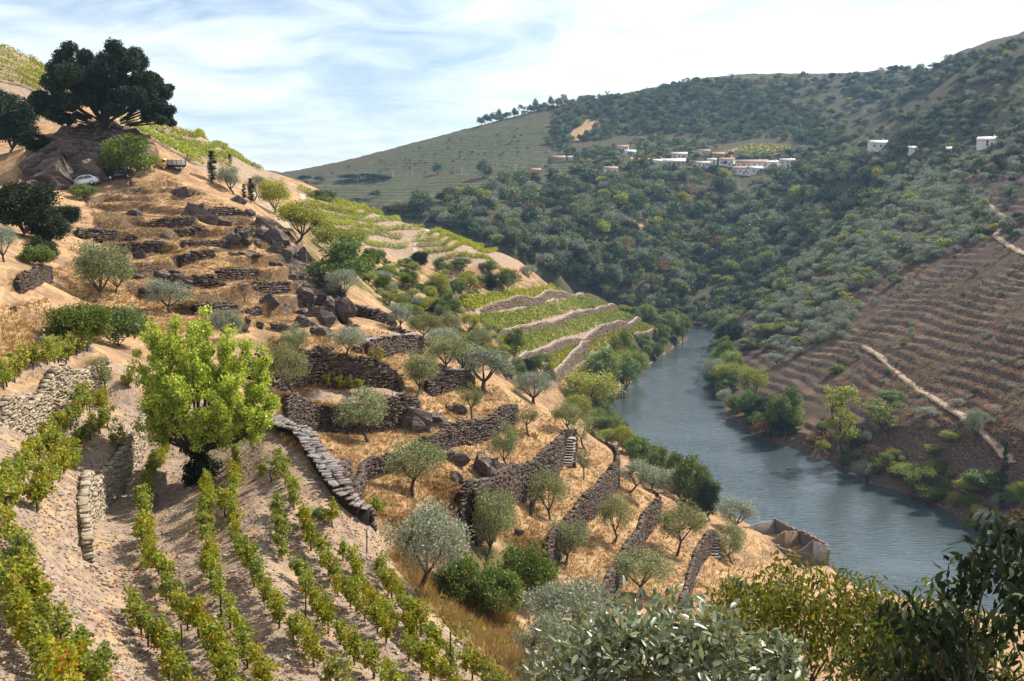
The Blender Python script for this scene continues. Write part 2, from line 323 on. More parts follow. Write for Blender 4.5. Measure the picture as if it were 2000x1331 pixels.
def resample(pts, step):
    pts = np.array(pts, float); d = np.r_[0, np.cumsum(np.hypot(*(pts[1:, :2]-pts[:-1, :2]).T))]
    n = max(2, int(d[-1]/step)+1); t = np.linspace(0, d[-1], n)
    return np.stack([np.interp(t, d, pts[:, i]) for i in range(pts.shape[1])], 1)
def prep_walls():
    for nm, px, h, Lu, Ld, flip, lab in WALLS:
        p = hit_many(px, func=base_z_any, lift=h*KUP.get(nm, .5) if not flip else .3)
        # the pixel's own distance may jump behind a ridge: keep the line continuous
        yy = p[:, 1].copy()
        med = np.median(yy)
        bad = np.abs(np.log(yy/med)) > (.5 if nm not in ('l1', 'l4', 'n3', 'cap') else .9)
        if bad.any(): yy[bad] = np.interp(np.flatnonzero(bad), np.flatnonzero(~bad), yy[~bad])
        if nm in WALL_Y: yy = np.array(WALL_Y[nm], float)
        t, m = slope(*np.array(px, float).T)
        pts = np.stack([t*yy, yy, m*yy], 1)
        poly = [tuple(q) for q in resample(pts, 1.2 if med < 200 else 4)]
        a, b = np.array(poly[0][:2]), np.array(poly[-1][:2]); mid = np.array(poly[len(poly)//2][:2])
        cr = (b-a)[0]*mid[1]-(b-a)[1]*mid[0]      # is "further from the camera" on the left of the line?
        up = 1 if cr > 0 else -1
        if flip: up = -up
        add_step(poly, h, Lu, Ld, up, KUP.get(nm, .5))
        if nm in WALL_Y and nm != 'b6':
            q = np.array(poly); L_ = np.r_[0, np.cumsum(np.hypot(*(q[1:, :2]-q[:-1, :2]).T))]; CORR.append((poly, L_, q[:, 2]-h/2-base_z_any(q[:, 0], q[:, 1])))
        if nm[0] != 'c':
            e = (.9 if nm[0] != 'k' else .5) if med < 200 else 3.0
            for q0, q1 in ((0, 1), (-1, -2)):
                v = np.array(poly[q0])-np.array(poly[q1]); v[2] = 0; v /= np.linalg.norm(v)+1e-9; q = tuple(np.array(poly[q0])+v*e)
                poly = [q]+poly if q0 == 0 else poly+[q]
        WALL_GEO[nm] = (poly, h, up)
def base_z_any(x, y):
    shp = np.asarray(x).shape; return base_z(np.asarray(x, float).ravel(), np.asarray(y, float).ravel()).reshape(shp)
prep_walls()
# each long vine row stands on its own low bench
BENCH = [[(323,866),(297,897),(288,925),(280,968),(285,1011),(281,1044),(301,1079),(321,1113),(344,1150),(366,1185),(401,1222),(429,1250),(458,1335)],[(405,905),(405,940),(398,983),(409,1050),(409,1087),(424,1122),(447,1168),(464,1208),(481,1250),(515,1293),(544,1331)],[(463,863),(457,905),(449,997),(469,1044),(487,1087),(501,1116),(530,1150),(552,1193),(571,1213)],[(543,880),(561,923),(580,966),(594,1007),(609,1044),(629,1073),(649,1104),(672,1139),(700,1167),(729,1193),(757,1213),(775,1239),(803,1253),(838,1282),(872,1310)]]
for _px in BENCH:
    _p = hit_many(_px, func=base_z_any, lift=.7, ymin=12); add_step([tuple(q) for q in resample(_p, 1.5)], .6, 1.3, 1.3, -1)
# ------------------------------------------------------------------ materials
def mat(name, rough=.9, spec=.2):
    m = bpy.data.materials.new(name); m.use_nodes = True; nt = m.node_tree
    b = nt.nodes['Principled BSDF']; b.inputs['Roughness'].default_value = rough; b.inputs['Specular IOR Level'].default_value = spec
    return m, nt, b
class NB:
    """tiny node builder"""
    def __init__(s, nt): s.nt = nt; s.N = nt.nodes; s.L = nt.links
    def n(s, t, ins=None, **kw):
        nd = s.N.new(t)
        for k, v in kw.items(): setattr(nd, k, v)
        for k, v in (ins or {}).items():
            if isinstance(v, bpy.types.NodeSocket): s.L.new(v, nd.inputs[k])
            else: nd.inputs[k].default_value = v
        return nd
    def noise(s, vec, scale, detail=4, rough=.55, dist=0):
        return s.n('ShaderNodeTexNoise', {'Vector': vec, 'Scale': scale, 'Detail': detail, 'Roughness': rough, 'Distortion': dist}).outputs[0]
    def ramp(s, fac, stops, interp='LINEAR'):
        r = s.n('ShaderNodeValToRGB', {0: fac}); cr = r.color_ramp; cr.interpolation = interp
        while len(cr.elements) < len(stops): cr.elements.new(.5)
        for e, (p, c) in zip(cr.elements, stops):
            e.position = p; e.color = (c, c, c, 1) if isinstance(c, (int, float)) else (*c, 1)
        return r.outputs[0]
    def mix(s, f, a, b, mode='MIX'):
        m = s.n('ShaderNodeMix', data_type='RGBA', blend_type=mode)
        for i, v in ((0, f), (6, a), (7, b)):
            if isinstance(v, bpy.types.NodeSocket): s.L.new(v, m.inputs[i])
            else: m.inputs[i].default_value = v if i == 0 else (*v, 1)
        return m.outputs[2]
    def math(s, op, a, b=0, c=0, clamp=False):
        m = s.n('ShaderNodeMath', operation=op, use_clamp=clamp)
        for i, v in enumerate((a, b, c)):
            if isinstance(v, bpy.types.NodeSocket): s.L.new(v, m.inputs[i])
            else: m.inputs[i].default_value = v
        return m.outputs[0]
def ground_material():
    m, nt, b = mat('hillside_ground', .95, .1); B = NB(nt)
    geo = B.n('ShaderNodeNewGeometry'); pos = geo.outputs['Position']
    c1 = B.n('ShaderNodeAttribute', attribute_name='cover'); c2 = B.n('ShaderNodeAttribute', attribute_name='cover2')
    s1 = B.n('ShaderNodeSeparateColor', {0: c1.outputs['Color']}); s2 = B.n('ShaderNodeSeparateColor', {0: c2.outputs['Color']})
    big = B.noise(pos, .05, 5, .6); med = B.noise(pos, .35, 6, .62); fin = B.noise(pos, 2.2, 5, .65); vfin = B.noise(pos, 9, 4, .7)
    # dry grass: straw, rust and bare earth
    grass = B.ramp(med, [(.30, (.20, .115, .065)), (.45, (.37, .235, .125)), (.58, (.50, .335, .175)), (.75, (.60, .43, .245))])
    grass = B.mix(B.ramp(fin, [(.38, 0.0), (.62, .75)]), grass, (.26, .135, .065))
    grass = B.mix(B.ramp(vfin, [(.5, 0), (.7, .55)]), grass, (.60, .42, .22))
    pt = B.noise(pos, .22, 6, .7, .4)
    grass = B.mix(B.ramp(pt, [(.50, 0), (.60, .8)]), grass, B.mix(fin, (.12, .075, .05), (.30, .20, .13)))
    grass = B.mix(B.ramp(big, [(.55, 0), (.68, .4)]), grass, (.25, .15, .09))
    grass = B.mix(B.ramp(B.noise(pos, 3.5, 3, .8), [(.60, 0), (.70, .75)]), grass, (.075, .05, .032))
    # stony vineyard soil with fallen red leaves
    soil = B.ramp(fin, [(.3, (.15, .10, .072)), (.5, (.27, .195, .14)), (.7, (.37, .28, .205))])
    soil = B.mix(B.ramp(vfin, [(.54, 0), (.68, .7)]), soil, (.46, .38, .30))
    soil = B.mix(B.math('MULTIPLY', B.ramp(B.noise(pos, 7, 3, .8), [(.60, 0), (.66, .8)]), B.ramp(med, [(.4, 0), (.6, 1)])), soil, (.22, .055, .04))
    soil = B.mix(B.math('MULTIPLY', B.ramp(B.noise(pos, .9, 4, .6), [(.5, 0), (.65, .75)]), .9), soil, (.44, .30, .15))
    # floor of the woods
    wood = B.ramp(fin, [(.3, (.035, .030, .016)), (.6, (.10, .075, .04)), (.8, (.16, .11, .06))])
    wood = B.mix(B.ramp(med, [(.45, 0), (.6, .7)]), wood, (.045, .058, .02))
    # bare schist
    sc = B.n('ShaderNodeMapping', {0: pos, 'Scale': (1, 1, 3.2), 'Rotation': (.5, .35, .2)}).outputs[0]
    rk = B.noise(sc, 1.1, 8, .7, .6)
    rock = B.ramp(rk, [(.34, (.022, .018, .018)), (.47, (.085, .062, .052)), (.56, (.17, .12, .09)), (.72, (.36, .29, .23))])
    # far vineyard: thin contour rows, too far to tell the vines apart
    sep = B.n('ShaderNodeSeparateXYZ', {0: pos})
    zz = B.math('MULTIPLY_ADD', big, 5.0, sep.outputs[2])
    tri = B.math('PINGPONG', zz, 1.4)
    rows = B.ramp(B.math('ADD', B.math('DIVIDE', tri, 1.4), B.math('MULTIPLY_ADD', B.noise(pos, .12, 5, .75), 1.3, -.65)), [(.35, 0), (.62, 1)])
    vg = B.mix(B.ramp(fin, [(.4, 0), (.6, 1)]), (.022, .036, .010), (.05, .066, .018))
    vs = B.mix(B.ramp(med, [(.4, 0), (.65, 1)]), (.07, .06, .034), (.125, .105, .06))
    fvine = B.mix(rows, vs, vg)
    # rusty dark earth of the slope across the river
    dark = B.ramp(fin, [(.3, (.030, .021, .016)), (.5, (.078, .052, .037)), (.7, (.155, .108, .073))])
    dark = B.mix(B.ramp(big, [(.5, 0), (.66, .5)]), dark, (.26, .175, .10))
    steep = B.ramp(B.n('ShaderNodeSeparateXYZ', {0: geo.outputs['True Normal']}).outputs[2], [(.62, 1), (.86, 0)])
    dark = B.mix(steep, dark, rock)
    st2 = B.ramp(B.n('ShaderNodeSeparateXYZ', {0: geo.outputs['True Normal']}).outputs[2], [(.60, 1), (.80, 0)])
    grass = B.mix(B.math('MULTIPLY', st2, .85), grass, B.mix(fin, (.05, .03, .02), (.17, .11, .07)))
    jit = B.math('MULTIPLY_ADD', fin, .5, -.25)
    def k(ch): return B.ramp(B.math('ADD', ch, jit), [(.42, 0), (.58, 1)])
    col = grass
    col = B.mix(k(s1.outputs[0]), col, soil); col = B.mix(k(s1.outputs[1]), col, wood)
    col = B.mix(k(s2.outputs[0]), col, fvine); col = B.mix(k(s2.outputs[2]), col, dark)
    gsh = B.mix(B.ramp(med, [(.42, 0), (.6, 1)]), B.mix(fin, (.07, .06, .022), (.18, .15, .055)), grass); col = B.mix(k(s2.outputs[1]), col, gsh)
    col = B.mix(k(s1.outputs[2]), col, rock)
    nt.links.new(col, b.inputs['Base Color'])
    h = B.math('ADD', B.math('MULTIPLY', fin, .5), B.math('MULTIPLY', vfin, .18))
    h = B.math('ADD', h, B.math('MULTIPLY', rk, B.math('MULTIPLY', s1.outputs[2], 1.4)))
    bp = B.n('ShaderNodeBump', {'Height': h, 'Strength': .8, 'Distance': .45}); nt.links.new(bp.outputs[0], b.inputs['Normal'])
    return m
M = {}
M['ground'] = ground_material()
def water_material():
    m, nt, b = mat('river_water', .10, .5); B = NB(nt)
    b.inputs['Base Color'].default_value = (.048, .068, .074, 1); b.inputs['IOR'].default_value = 1.5
    pos = B.n('ShaderNodeNewGeometry').outputs['Position']
    mp = B.n('ShaderNodeMapping', {0: pos, 'Scale': (.35, 1.25, 1), 'Rotation': (0, 0, .15)}).outputs[0]
    n = B.noise(mp, 1.0, 3, .5, .4); n2 = B.noise(pos, .035, 3, .5)
    st = B.ramp(n2, [(.35, .25), (.62, 1)])
    bp = B.n('ShaderNodeBump', {'Height': n, 'Strength': 1.0, 'Distance': B.math('MULTIPLY', st, .30)})
    nt.links.new(bp.outputs[0], b.inputs['Normal'])
    return m
M['water'] = water_material()

# ------------------------------------------------------------------ mesh helpers
def mesh_np(name, verts, faces, mats, fmat=None, attrs=None, smooth=False):
    """faces: int array (n,3) or (n,4), or list of such arrays"""
    me = bpy.data.meshes.new(name); verts = np.asarray(verts, np.float32)
    fl = faces if isinstance(faces, list) else [faces]
    fl = [np.asarray(f, np.int32) for f in fl if len(f)]
    loops = np.concatenate([f.ravel() for f in fl]); sizes = np.concatenate([np.full(len(f), f.shape[1], np.int32) for f in fl])
    me.vertices.add(len(verts)); me.vertices.foreach_set('co', verts.ravel())
    me.loops.add(len(loops)); me.loops.foreach_set('vertex_index', loops)
    me.polygons.add(len(sizes)); st = np.r_[0, np.cumsum(sizes)[:-1]].astype(np.int32)
    me.polygons.foreach_set('loop_start', st); me.polygons.foreach_set('loop_total', sizes)
    for mm in mats: me.materials.append(mm)
    if fmat is not None: me.polygons.foreach_set('material_index', np.asarray(fmat, np.int32))
    if smooth: me.polygons.foreach_set('use_smooth', np.ones(len(sizes), bool))
    for an, (dom, typ, data) in (attrs or {}).items():
        a = me.attributes.new(an, typ, dom); data = np.asarray(data, np.float32)
        a.data.foreach_set('color' if 'COLOR' in typ else 'value', data.ravel())
    me.update(calc_edges=True); me.validate(clean_customdata=False)
    return me
def link(name, me, parent=None, loc=None, rot=None, scl=None):
    o = bpy.data.objects.new(name, me); COL.objects.link(o)
    if parent is not None: o.parent = parent
    if loc is not None: o.location = loc
    if rot is not None: o.rotation_euler = rot
    if scl is not None: o.scale = scl if hasattr(scl, '__len__') else (scl,)*3
    return o
def tag(o, label=None, cat=None, group=None, kind=None):
    if label: o['label'] = label
    if cat: o['category'] = cat
    if group: o['group'] = group
    if kind: o['kind'] = kind
    return o
def thing(name, label, cat, loc=(0, 0, 0), rz=0, group=None, scl=None):
    return tag(link(name, None, None, loc, (0, 0, rz), scl), label, cat, group)
def grid_faces(nr, nc):
    i = np.arange(nr*nc).reshape(nr, nc)
    return np.stack([i[:-1, :-1], i[:-1, 1:], i[1:, 1:], i[1:, :-1]], -1).reshape(-1, 4)

# ------------------------------------------------------------------ land cover read off in plan, marked through the photo's pixels
SOIL = [([(500,825),(540,850),(600,890),(650,965),(740,1045),(760,1090),(830,1180),(1000,1345),(-60,1345),(-60,960),(60,1000),(130,930),(200,860),(262,790),(300,760),(400,760)], 15, 66),
        ([(-200,1400),(-200,700),(0,780),(190,706),(290,720),(262,800),(150,930),(60,1040)], 15, 66),
        ([(600,782),(700,790),(800,775),(780,755),(600,762)], 75, 95),
        ([(0,760),(190,690),(180,660),(0,730)], 35, 70),
        ([(583,366),(760,410),(830,440),(1000,503),(1020,520),(880,520),(800,505),(720,505),(700,450),(600,420)], 260, 450),
        ([(230,235),(340,236),(420,280),(520,330),(590,375),(540,370),(440,345),(400,345),(360,320),(270,275)], 185, 340),
        ([(-300,60),(0,88),(110,160),(140,240),(-300,230)], 195, 330),
        ([(890,588),(1085,550),(1300,648),(1150,702),(1085,742),(1060,700),(990,680),(930,640)], 270, 490)]
ROCK = [([(40,360),(60,270),(130,245),(265,245),(300,300),(240,330),(160,345)], 150, 200),
        ([(500,410),(560,440),(620,500),(660,580),(700,600),(640,640),(590,600),(560,520),(520,470)], 90, 150)]
WOODS = [([(580,340),(720,390),(900,440),(1100,545),(1240,605),(1440,640),(1560,560),(1700,450),(1800,375),(1720,300),(1560,330),(1400,335),(1180,345),(960,355),(940,372),(850,400),(740,412),(600,372)], 480, 1000),
         ([(1070,290),(1100,205),(930,250),(940,235),(1200,175),(1440,148),(1560,200),(1640,300),(1400,290),(1290,265),(1200,270),(1120,278)], 800, 1450),
         ([(1560,200),(1600,150),(2200,0),(2200,330),(1900,345),(1790,375),(1700,330),(1640,290)], 420, 1400),
         ([(560,440),(640,430),(720,500),(800,520),(900,560),(1000,545),(1080,560),(890,590),(900,640),(960,690),(800,640),(700,610),(620,520)], 140, 410)]
FVINE = [([(590,352),(700,325),(800,290),(940,243),(1080,245),(1075,300),(1180,335),(960,348),(870,338),(700,345)], 700, 1300),
         ([(600,368),(700,350),(880,346),(960,358),(940,374),(850,400),(720,420)], 600, 1000),
         ([(1390,300),(1470,280),(1540,282),(1620,290),(1560,300),(1480,305)], 750, 1000),
         ([(1700,130),(1440,240),(1980,120),(2200,-20),(2200,60),(1840,120)], 700, 1300), ([(1640,280),(1900,240),(1900,290),(1660,310)], 500, 900)]
GREEN = [([(1100,545),(1085,560),(700,600),(620,520),(560,430),(640,430),(720,500),(800,520),(900,560)], 140, 410),
         ([(1400,300),(1470,281),(1545,284),(1540,296),(1480,304)], 700, 1100),
         ([(860,1150),(960,1050),(1080,1060),(1100,1160),(1000,1200)], 40, 90)]
FIELDS = [[(1106,264),(1146,234),(1184,240),(1134,278)],[(1398,305),(1470,280),(1545,282),(1552,297),(1480,306)],[(1230,306),(1300,300),(1300,322),(1232,324)],[(1230,250+180),(1300,430),(1310,470),(1240,476)]]
def cover_arrays(x, y, z):
    u, v = project(x, y, z)
    # irregular borders
    wu = (fbm(x/7, y/7, 71, 3)-.5)*900/np.maximum(y, 20)*1.4; wv = (fbm(x/7, y/7, 77, 3)-.5)*700/np.maximum(y, 20)
    u = u+wu; v = v+wv
    def mk(lst):
        o = np.zeros(x.shape, bool)
        for poly, a, b in lst: o |= inpoly(u, v, poly) & (y > a) & (y < b)
        return o.astype(np.float32)
    soil, rock, wood, fv, gr = mk(SOIL), mk(ROCK), mk(WOODS), mk(FVINE), mk(GREEN)
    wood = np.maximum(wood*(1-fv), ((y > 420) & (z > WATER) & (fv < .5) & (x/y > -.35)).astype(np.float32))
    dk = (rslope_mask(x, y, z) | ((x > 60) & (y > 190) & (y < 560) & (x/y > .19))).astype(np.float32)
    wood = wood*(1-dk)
    hm = inpoly(u, v, HILL) & (y > 88) & (y < 165)
    dk = np.maximum(dk, hm*sstep(.46, .60, fbm(x/3.2, y/3.2, 55, 4))*.62)
    for pl in FIELDS: wood = np.where(inpoly(u, v, pl) & (y > 600), 0, wood)
    one = np.ones(x.shape, np.float32)
    return np.stack([soil, wood, rock, one], 1), np.stack([fv, gr, dk, one], 1)

# ------------------------------------------------------------------ ground sheet
def cols():
    return np.concatenate([np.linspace(-.8, -.58, 26)[:-1], np.linspace(-.58, .58, 560), np.linspace(.58, .8, 26)[1:]])
def rows():
    seg = [(1.2, 20, 60), (20, 26, 40), (26, 150, 420), (150, 230, 90), (230, 620, 150), (620, 1700, 110), (1700, 3400, 30)]
    o = [np.exp(np.linspace(math.log(a), math.log(b), n+1))[:-1] for a, b, n in seg]
    return np.concatenate(o+[[3400.]])
def build_ground():
    th, ys = cols(), rows(); TH, Y = np.meshgrid(th, ys); X = TH*Y; sh = X.shape
    x, y = X.ravel(), Y.ravel(); z = ground_z(x, y)
    a, b = cover_arrays(x, y, z)
    # let the finer sheet of the slope across the river lie on top here
    pm = ((x/y > .175) & (x/y < .77) & (y > 197) & (y < 548)).astype(float)
    edge = np.minimum.reduce([(x/y-.175)/.01, (.77-x/y)/.01, (y-197)/4, (548-y)/8])
    z = z-np.where(pm > 0, np.clip(edge, 0, 1)*5.0, 0)
    me = mesh_np('ground', np.stack([x, y, z], 1), grid_faces(*sh), [M['ground']], attrs={'cover': ('POINT', 'FLOAT_COLOR', a), 'cover2': ('POINT', 'FLOAT_COLOR', b)}, smooth=True)
    tag(link('ground', me), 'dry grassy hills and terraces of the river valley', None, kind='structure')
    th = np.linspace(.17, .775, 330); ys = np.exp(np.linspace(math.log(195), math.log(552), 640)); TH, Y = np.meshgrid(th, ys); X = TH*Y
    x, y = X.ravel(), Y.ravel(); z = ground_z(x, y); a, b = cover_arrays(x, y, z)
    edge = np.minimum.reduce([(x/y-.17)/.006, (.775-x/y)/.006, (y-195)/3, (552-y)/5]); z = z+.05-np.clip(1-edge, 0, 1)*.3
    me = mesh_np('terraced_hillside', np.stack([x, y, z], 1), grid_faces(*X.shape), [M['ground']], attrs={'cover': ('POINT', 'FLOAT_COLOR', a), 'cover2': ('POINT', 'FLOAT_COLOR', b)}, smooth=True)
    tag(link('terraced_hillside', me), 'dark stepped hillside across the river', None, kind='structure')
build_ground()
def build_river():
    vs = [(x, y, WATER) for x, y in [(40, 760), (-30, 620), (-60, 420), (30, 130), (60, 100), (420, 60), (420, 240), (200, 420), (200, 760)]]
    me = bpy.data.meshes.new('river'); me.from_pydata(vs, [], [tuple(range(len(vs)))[::-1]]); me.materials.append(M['water'])
    tag(link('river', me), 'calm rippled green river in the valley', None, kind='structure')
build_river()
# ------------------------------------------------------------------ stone: materials, stone shapes, walls, stairs, rocks
def stone_material(name, lo, mid, hi, rust, scale=1.0):
    m, nt, b = mat(name, .9, .15); B = NB(nt)
    pos = B.n('ShaderNodeNewGeometry').outputs['Position']
    oi = B.n('ShaderNodeObjectInfo').outputs['Random']; at = B.n('ShaderNodeAttribute', attribute_name='tint').outputs['Fac']
    r = B.math('FRACT', B.math('ADD', oi, at))
    n = B.noise(pos, 3.2*scale, 6, .68, .3); n2 = B.noise(pos, 14*scale, 4, .7)
    c = B.ramp(n, [(.3, lo), (.5, mid), (.72, hi)])
    c = B.mix(B.ramp(r, [(.0, 0), (.35, .0), (.5, .55), (.62, 0), (.8, .0), (1, .7)]), c, hi)
    c = B.mix(B.ramp(r, [(.18, 0), (.26, .7), (.34, 0), (.7, 0), (.74, .5), (.78, 0)], 'LINEAR'), c, rust)
    c = B.mix(B.ramp(n2, [(.55, 0), (.7, .5)]), c, lo)
    nt.links.new(c, b.inputs['Base Color'])
    bp = B.n('ShaderNodeBump', {'Height': B.math('ADD', n, B.math('MULTIPLY', n2, .4)), 'Strength': .9, 'Distance': .12}); nt.links.new(bp.outputs[0], b.inputs['Normal'])
    return m
M['schist'] = stone_material('dark_schist', (.024, .019, .017), (.072, .056, .046), (.20, .16, .13), (.16, .075, .032))
M['pale_stone'] = stone_material('pale_stone', (.16, .125, .09), (.36, .29, .20), (.52, .44, .33), (.30, .21, .10))
M['cap_stone'] = stone_material('grey_slab', (.08, .065, .06), (.21, .18, .165), (.40, .36, .33), (.24, .17, .12))
M['vine_wall'] = stone_material('vineyard_wall', (.10, .068, .05), (.185, .13, .098), (.30, .235, .185), (.28, .17, .10))
M['coping'] = stone_material('pale_coping', (.27, .22, .18), (.40, .34, .285), (.52, .46, .40), (.36, .28, .21))
M['joint'] = mat('wall_core', .95, .05)[0]
M['joint'].node_tree.nodes['Principled BSDF'].inputs['Base Color'].default_value = (.03, .023, .018, 1)
M['joint_pale'] = mat('wall_core_pale', .95, .05)[0]
M['joint_pale'].node_tree.nodes['Principled BSDF'].inputs['Base Color'].default_value = (.17, .125, .08, 1)
CUBE_F = np.array([(0, 3, 2, 1), (4, 5, 6, 7), (0, 1, 5, 4), (1, 2, 6, 5), (2, 3, 7, 6), (3, 0, 4, 7)])
CUBE_V = np.array([(-1, -1, -1), (1, -1, -1), (1, 1, -1), (-1, 1, -1), (-1, -1, 1), (1, -1, 1), (1, 1, 1), (-1, 1, 1)], float)*.5
def stone_variants(n=8, seed=3, jit=.24):
    r = np.random.default_rng(seed); return [CUBE_V*(1+r.uniform(-jit, jit*.6, (8, 3)))+r.uniform(-jit, jit, (8, 3))*.5 for _ in range(n)]
SV = stone_variants()
STONE_ME = {}
def stone_mesh(mk, i):
    if (mk, i) not in STONE_ME:
        STONE_ME[(mk, i)] = mesh_np('stone', SV[i], CUBE_F, [M[mk]], attrs={'tint': ('FACE', 'FLOAT', np.zeros(6))})
    return STONE_ME[(mk, i)]
class Stones:
    """collects stones (centre, axis along, axis out, axis up, size) and turns them into objects or one joined part"""
    def __init__(s): s.it = []
    def add(s, c, ax, out, size, tilt=0, mk='schist', big=1.0): s.it.append((np.array(c, float), np.array(ax, float), np.array(out, float), size, tilt, mk, big))
    def build(s, root, rng, n_single, name='stone'):
        base = Vector(root.location)
        order = sorted(range(len(s.it)), key=lambda i: -s.it[i][3][0]*s.it[i][3][2]/max(20, s.it[i][0][1])**2*s.it[i][6]*(.7+.6*rng.random()))
        single = set(order[:n_single]); vs, fs, tn = [], [], []; mks = {}
        for i, (c, ax, out, size, tilt, mk, _) in enumerate(s.it):
            up = np.cross(ax, out); up /= np.linalg.norm(up)
            if up[2] < 0: up = -up
            Mx = np.stack([ax*size[0], out*size[1], up*size[2]], 1)
            if tilt:
                ca, sa = math.cos(tilt), math.sin(tilt); a2 = ax*ca+up*sa; u2 = up*ca-ax*sa; Mx = np.stack([a2*size[0], out*size[1], u2*size[2]], 1)
            k = int(rng.integers(len(SV)))
            if i in single:
                o = bpy.data.objects.new(name, stone_mesh(mk, k)); COL.objects.link(o); o.parent = root
                m4 = Matrix([[*Mx[r], c[r]-base[r]] for r in range(3)]+[[0, 0, 0, 1]]); o.matrix_local = m4
            else:
                mks.setdefault(mk, []).append(SV[k]@Mx.T+c-np.array(base))
        for mk, lst in mks.items():
            V = np.concatenate(lst); n = len(lst); F = (CUBE_F[None]+np.arange(n)[:, None, None]*8).reshape(-1, 4)
            me = mesh_np(name+'s', V, F, [M[mk]], attrs={'tint': ('FACE', 'FLOAT', np.repeat(rng.random(n), 6))})
            tag(link(name+'s', me, root), kind='stuff')
def strip_box(profile_a, profile_b):
    """closed strip between two 3-column lists of points: list of rings (4 points each)"""
    pass
def build_wall(nm, lab, single, mk='schist', core='joint', slen=(.3, .7), sh=(.14, .26), cap=None, cap_mk='cap_stone', group='dry-stone terrace walls'):
    rng = np.random.default_rng(abs(hash(nm)) % 1000 if False else sum(map(ord, nm)))
    poly, h, up = WALL_GEO[nm]; pts = resample([p for p in poly], .45 if poly[0][1] < 200 else 2.0)
    d = np.gradient(pts[:, :2], axis=0); d /= np.linalg.norm(d, axis=1)[:, None]+1e-9
    upn = up*np.stack([-d[:, 1], d[:, 0]], 1); out = -upn
    far = poly[0][1] > 200; w = .45 if not far else .9
    ku = 1.6 if nm[0] != 'l' else .5
    zt = ground_z(pts[:, 0]+upn[:, 0]*w*ku, pts[:, 1]+upn[:, 1]*w*ku)
    zb = ground_z(pts[:, 0]+out[:, 0]*w*1.7, pts[:, 1]+out[:, 1]*w*1.7)
    def sm(a):
        k = np.array([.25, .5, .25]); return np.convolve(np.r_[a[0], a, a[-1]], k, 'valid')
    zt = sm(sm(zt))+.06; hh0 = zt-sm(sm(zb)); zt = zt-np.clip(.35-hh0, 0, .5); zb = np.minimum(sm(sm(zb)), zt-.1)-.3
    if nm == 'cap': zt = np.maximum(zt, sm(ground_z(pts[:, 0]+upn[:, 0]*.9, pts[:, 1]+upn[:, 1]*.9)))+.45
    n = len(pts); c0 = pts[n//2]; root = thing('stone_wall' if not far else 'capped_wall', lab, 'wall', (float(c0[0]), float(c0[1]), float(zb[n//2])), group=group)
    o3 = np.array(root.location)
    f = np.c_[pts[:, :2]+out*w*.62, zb]; dz = (0, .02) if far or nm == 'cap' else (.14, .32); ft = np.c_[pts[:, :2]+out*w*.5, zt-dz[0]]; bt = np.c_[pts[:, :2]+upn*w*.7, zt-dz[1]]; bb = np.c_[pts[:, :2]+upn*w*.7, zb]
    V = np.stack([f, ft, bt, bb], 1).reshape(-1, 3)-o3
    i = np.arange(n-1)*4; F = np.concatenate([np.stack([i+k, i+4+k, i+4+(k+1) % 4, i+(k+1) % 4], 1) for k in range(4)]+[np.array([[0, 1, 2, 3], [4*n-1, 4*n-2, 4*n-3, 4*n-4]])])
    link('wall_core', mesh_np('wall_core', V, F, [M[core]]), root)
    S = Stones(); L = np.r_[0, np.cumsum(np.linalg.norm(np.diff(pts[:, :2], axis=0), axis=1))]; tot = L[-1]
    def at(t):
        return np.array([np.interp(t, L, pts[:, 0]), np.interp(t, L, pts[:, 1])]), np.array([np.interp(t, L, d[:, 0]), np.interp(t, L, d[:, 1])]), np.array([np.interp(t, L, out[:, 0]), np.interp(t, L, out[:, 1])]), np.interp(t, L, zb), np.interp(t, L, zt)
    maxh = (zt-zb).max(); z = 0.18
    while z < maxh:
        hh = rng.uniform(*sh); t = -.2+rng.uniform(0, .3)
        while t < tot+.1:
            ln = rng.uniform(*slen); p, dd, oo, b0, t0 = at(min(max(t+ln/2, 0), tot)); zc = b0+z+hh/2+rng.normal(0, .02)
            if zc < t0-hh*.3 and rng.random() < .96:
                frac = (zc-b0)/max(.3, t0-b0); q = p+oo*(w*(.6-.12*frac)+rng.uniform(-.04, .06))
                S.add((q[0], q[1], zc), (dd[0], dd[1], rng.normal(0, .05)), (oo[0], oo[1], 0), (ln*.96, .34 if not far else .5, hh*.9), rng.normal(0, .06), mk)
            t += ln
        z += hh
    if cap == 'cross':           # flat slabs laid side by side across the wall
        t = 0
        while t < tot:
            ww = rng.uniform(.16, .34); p, dd, oo, b0, t0 = at(t); q = p+rng.normal(0, .05, 2)
            for off, sz in ((.22, .62), (-.3, .5)):
                th = rng.uniform(.07, .13)
                S.add((q[0]+oo[0]*off, q[1]+oo[1]*off, t0+th/2+rng.uniform(-.02, .07)), (dd[0], dd[1], rng.normal(0, .12)), (oo[0], oo[1], rng.normal(0, .06)), (ww, sz*rng.uniform(.7, 1.2), th), rng.normal(0, .12), cap_mk, 3)
            t += ww*.93
    elif cap == 'slabs':         # loose flat stones jutting out along the top
        t = 0
        while t < tot:
            ww = rng.uniform(.3, .9); p, dd, oo, b0, t0 = at(t+ww/2); th = rng.uniform(.09, .2)
            if rng.random() < .8: S.add((p[0]+oo[0]*rng.uniform(.0, .25), p[1]+oo[1]*rng.uniform(.0, .25), t0+th/2-.02), (dd[0], dd[1], rng.normal(0, .08)), (oo[0], oo[1], 0), (ww, rng.uniform(.5, .9), th), rng.normal(0, .08), cap_mk, 2)
            t += ww
    elif cap == 'coping':
        t = 0
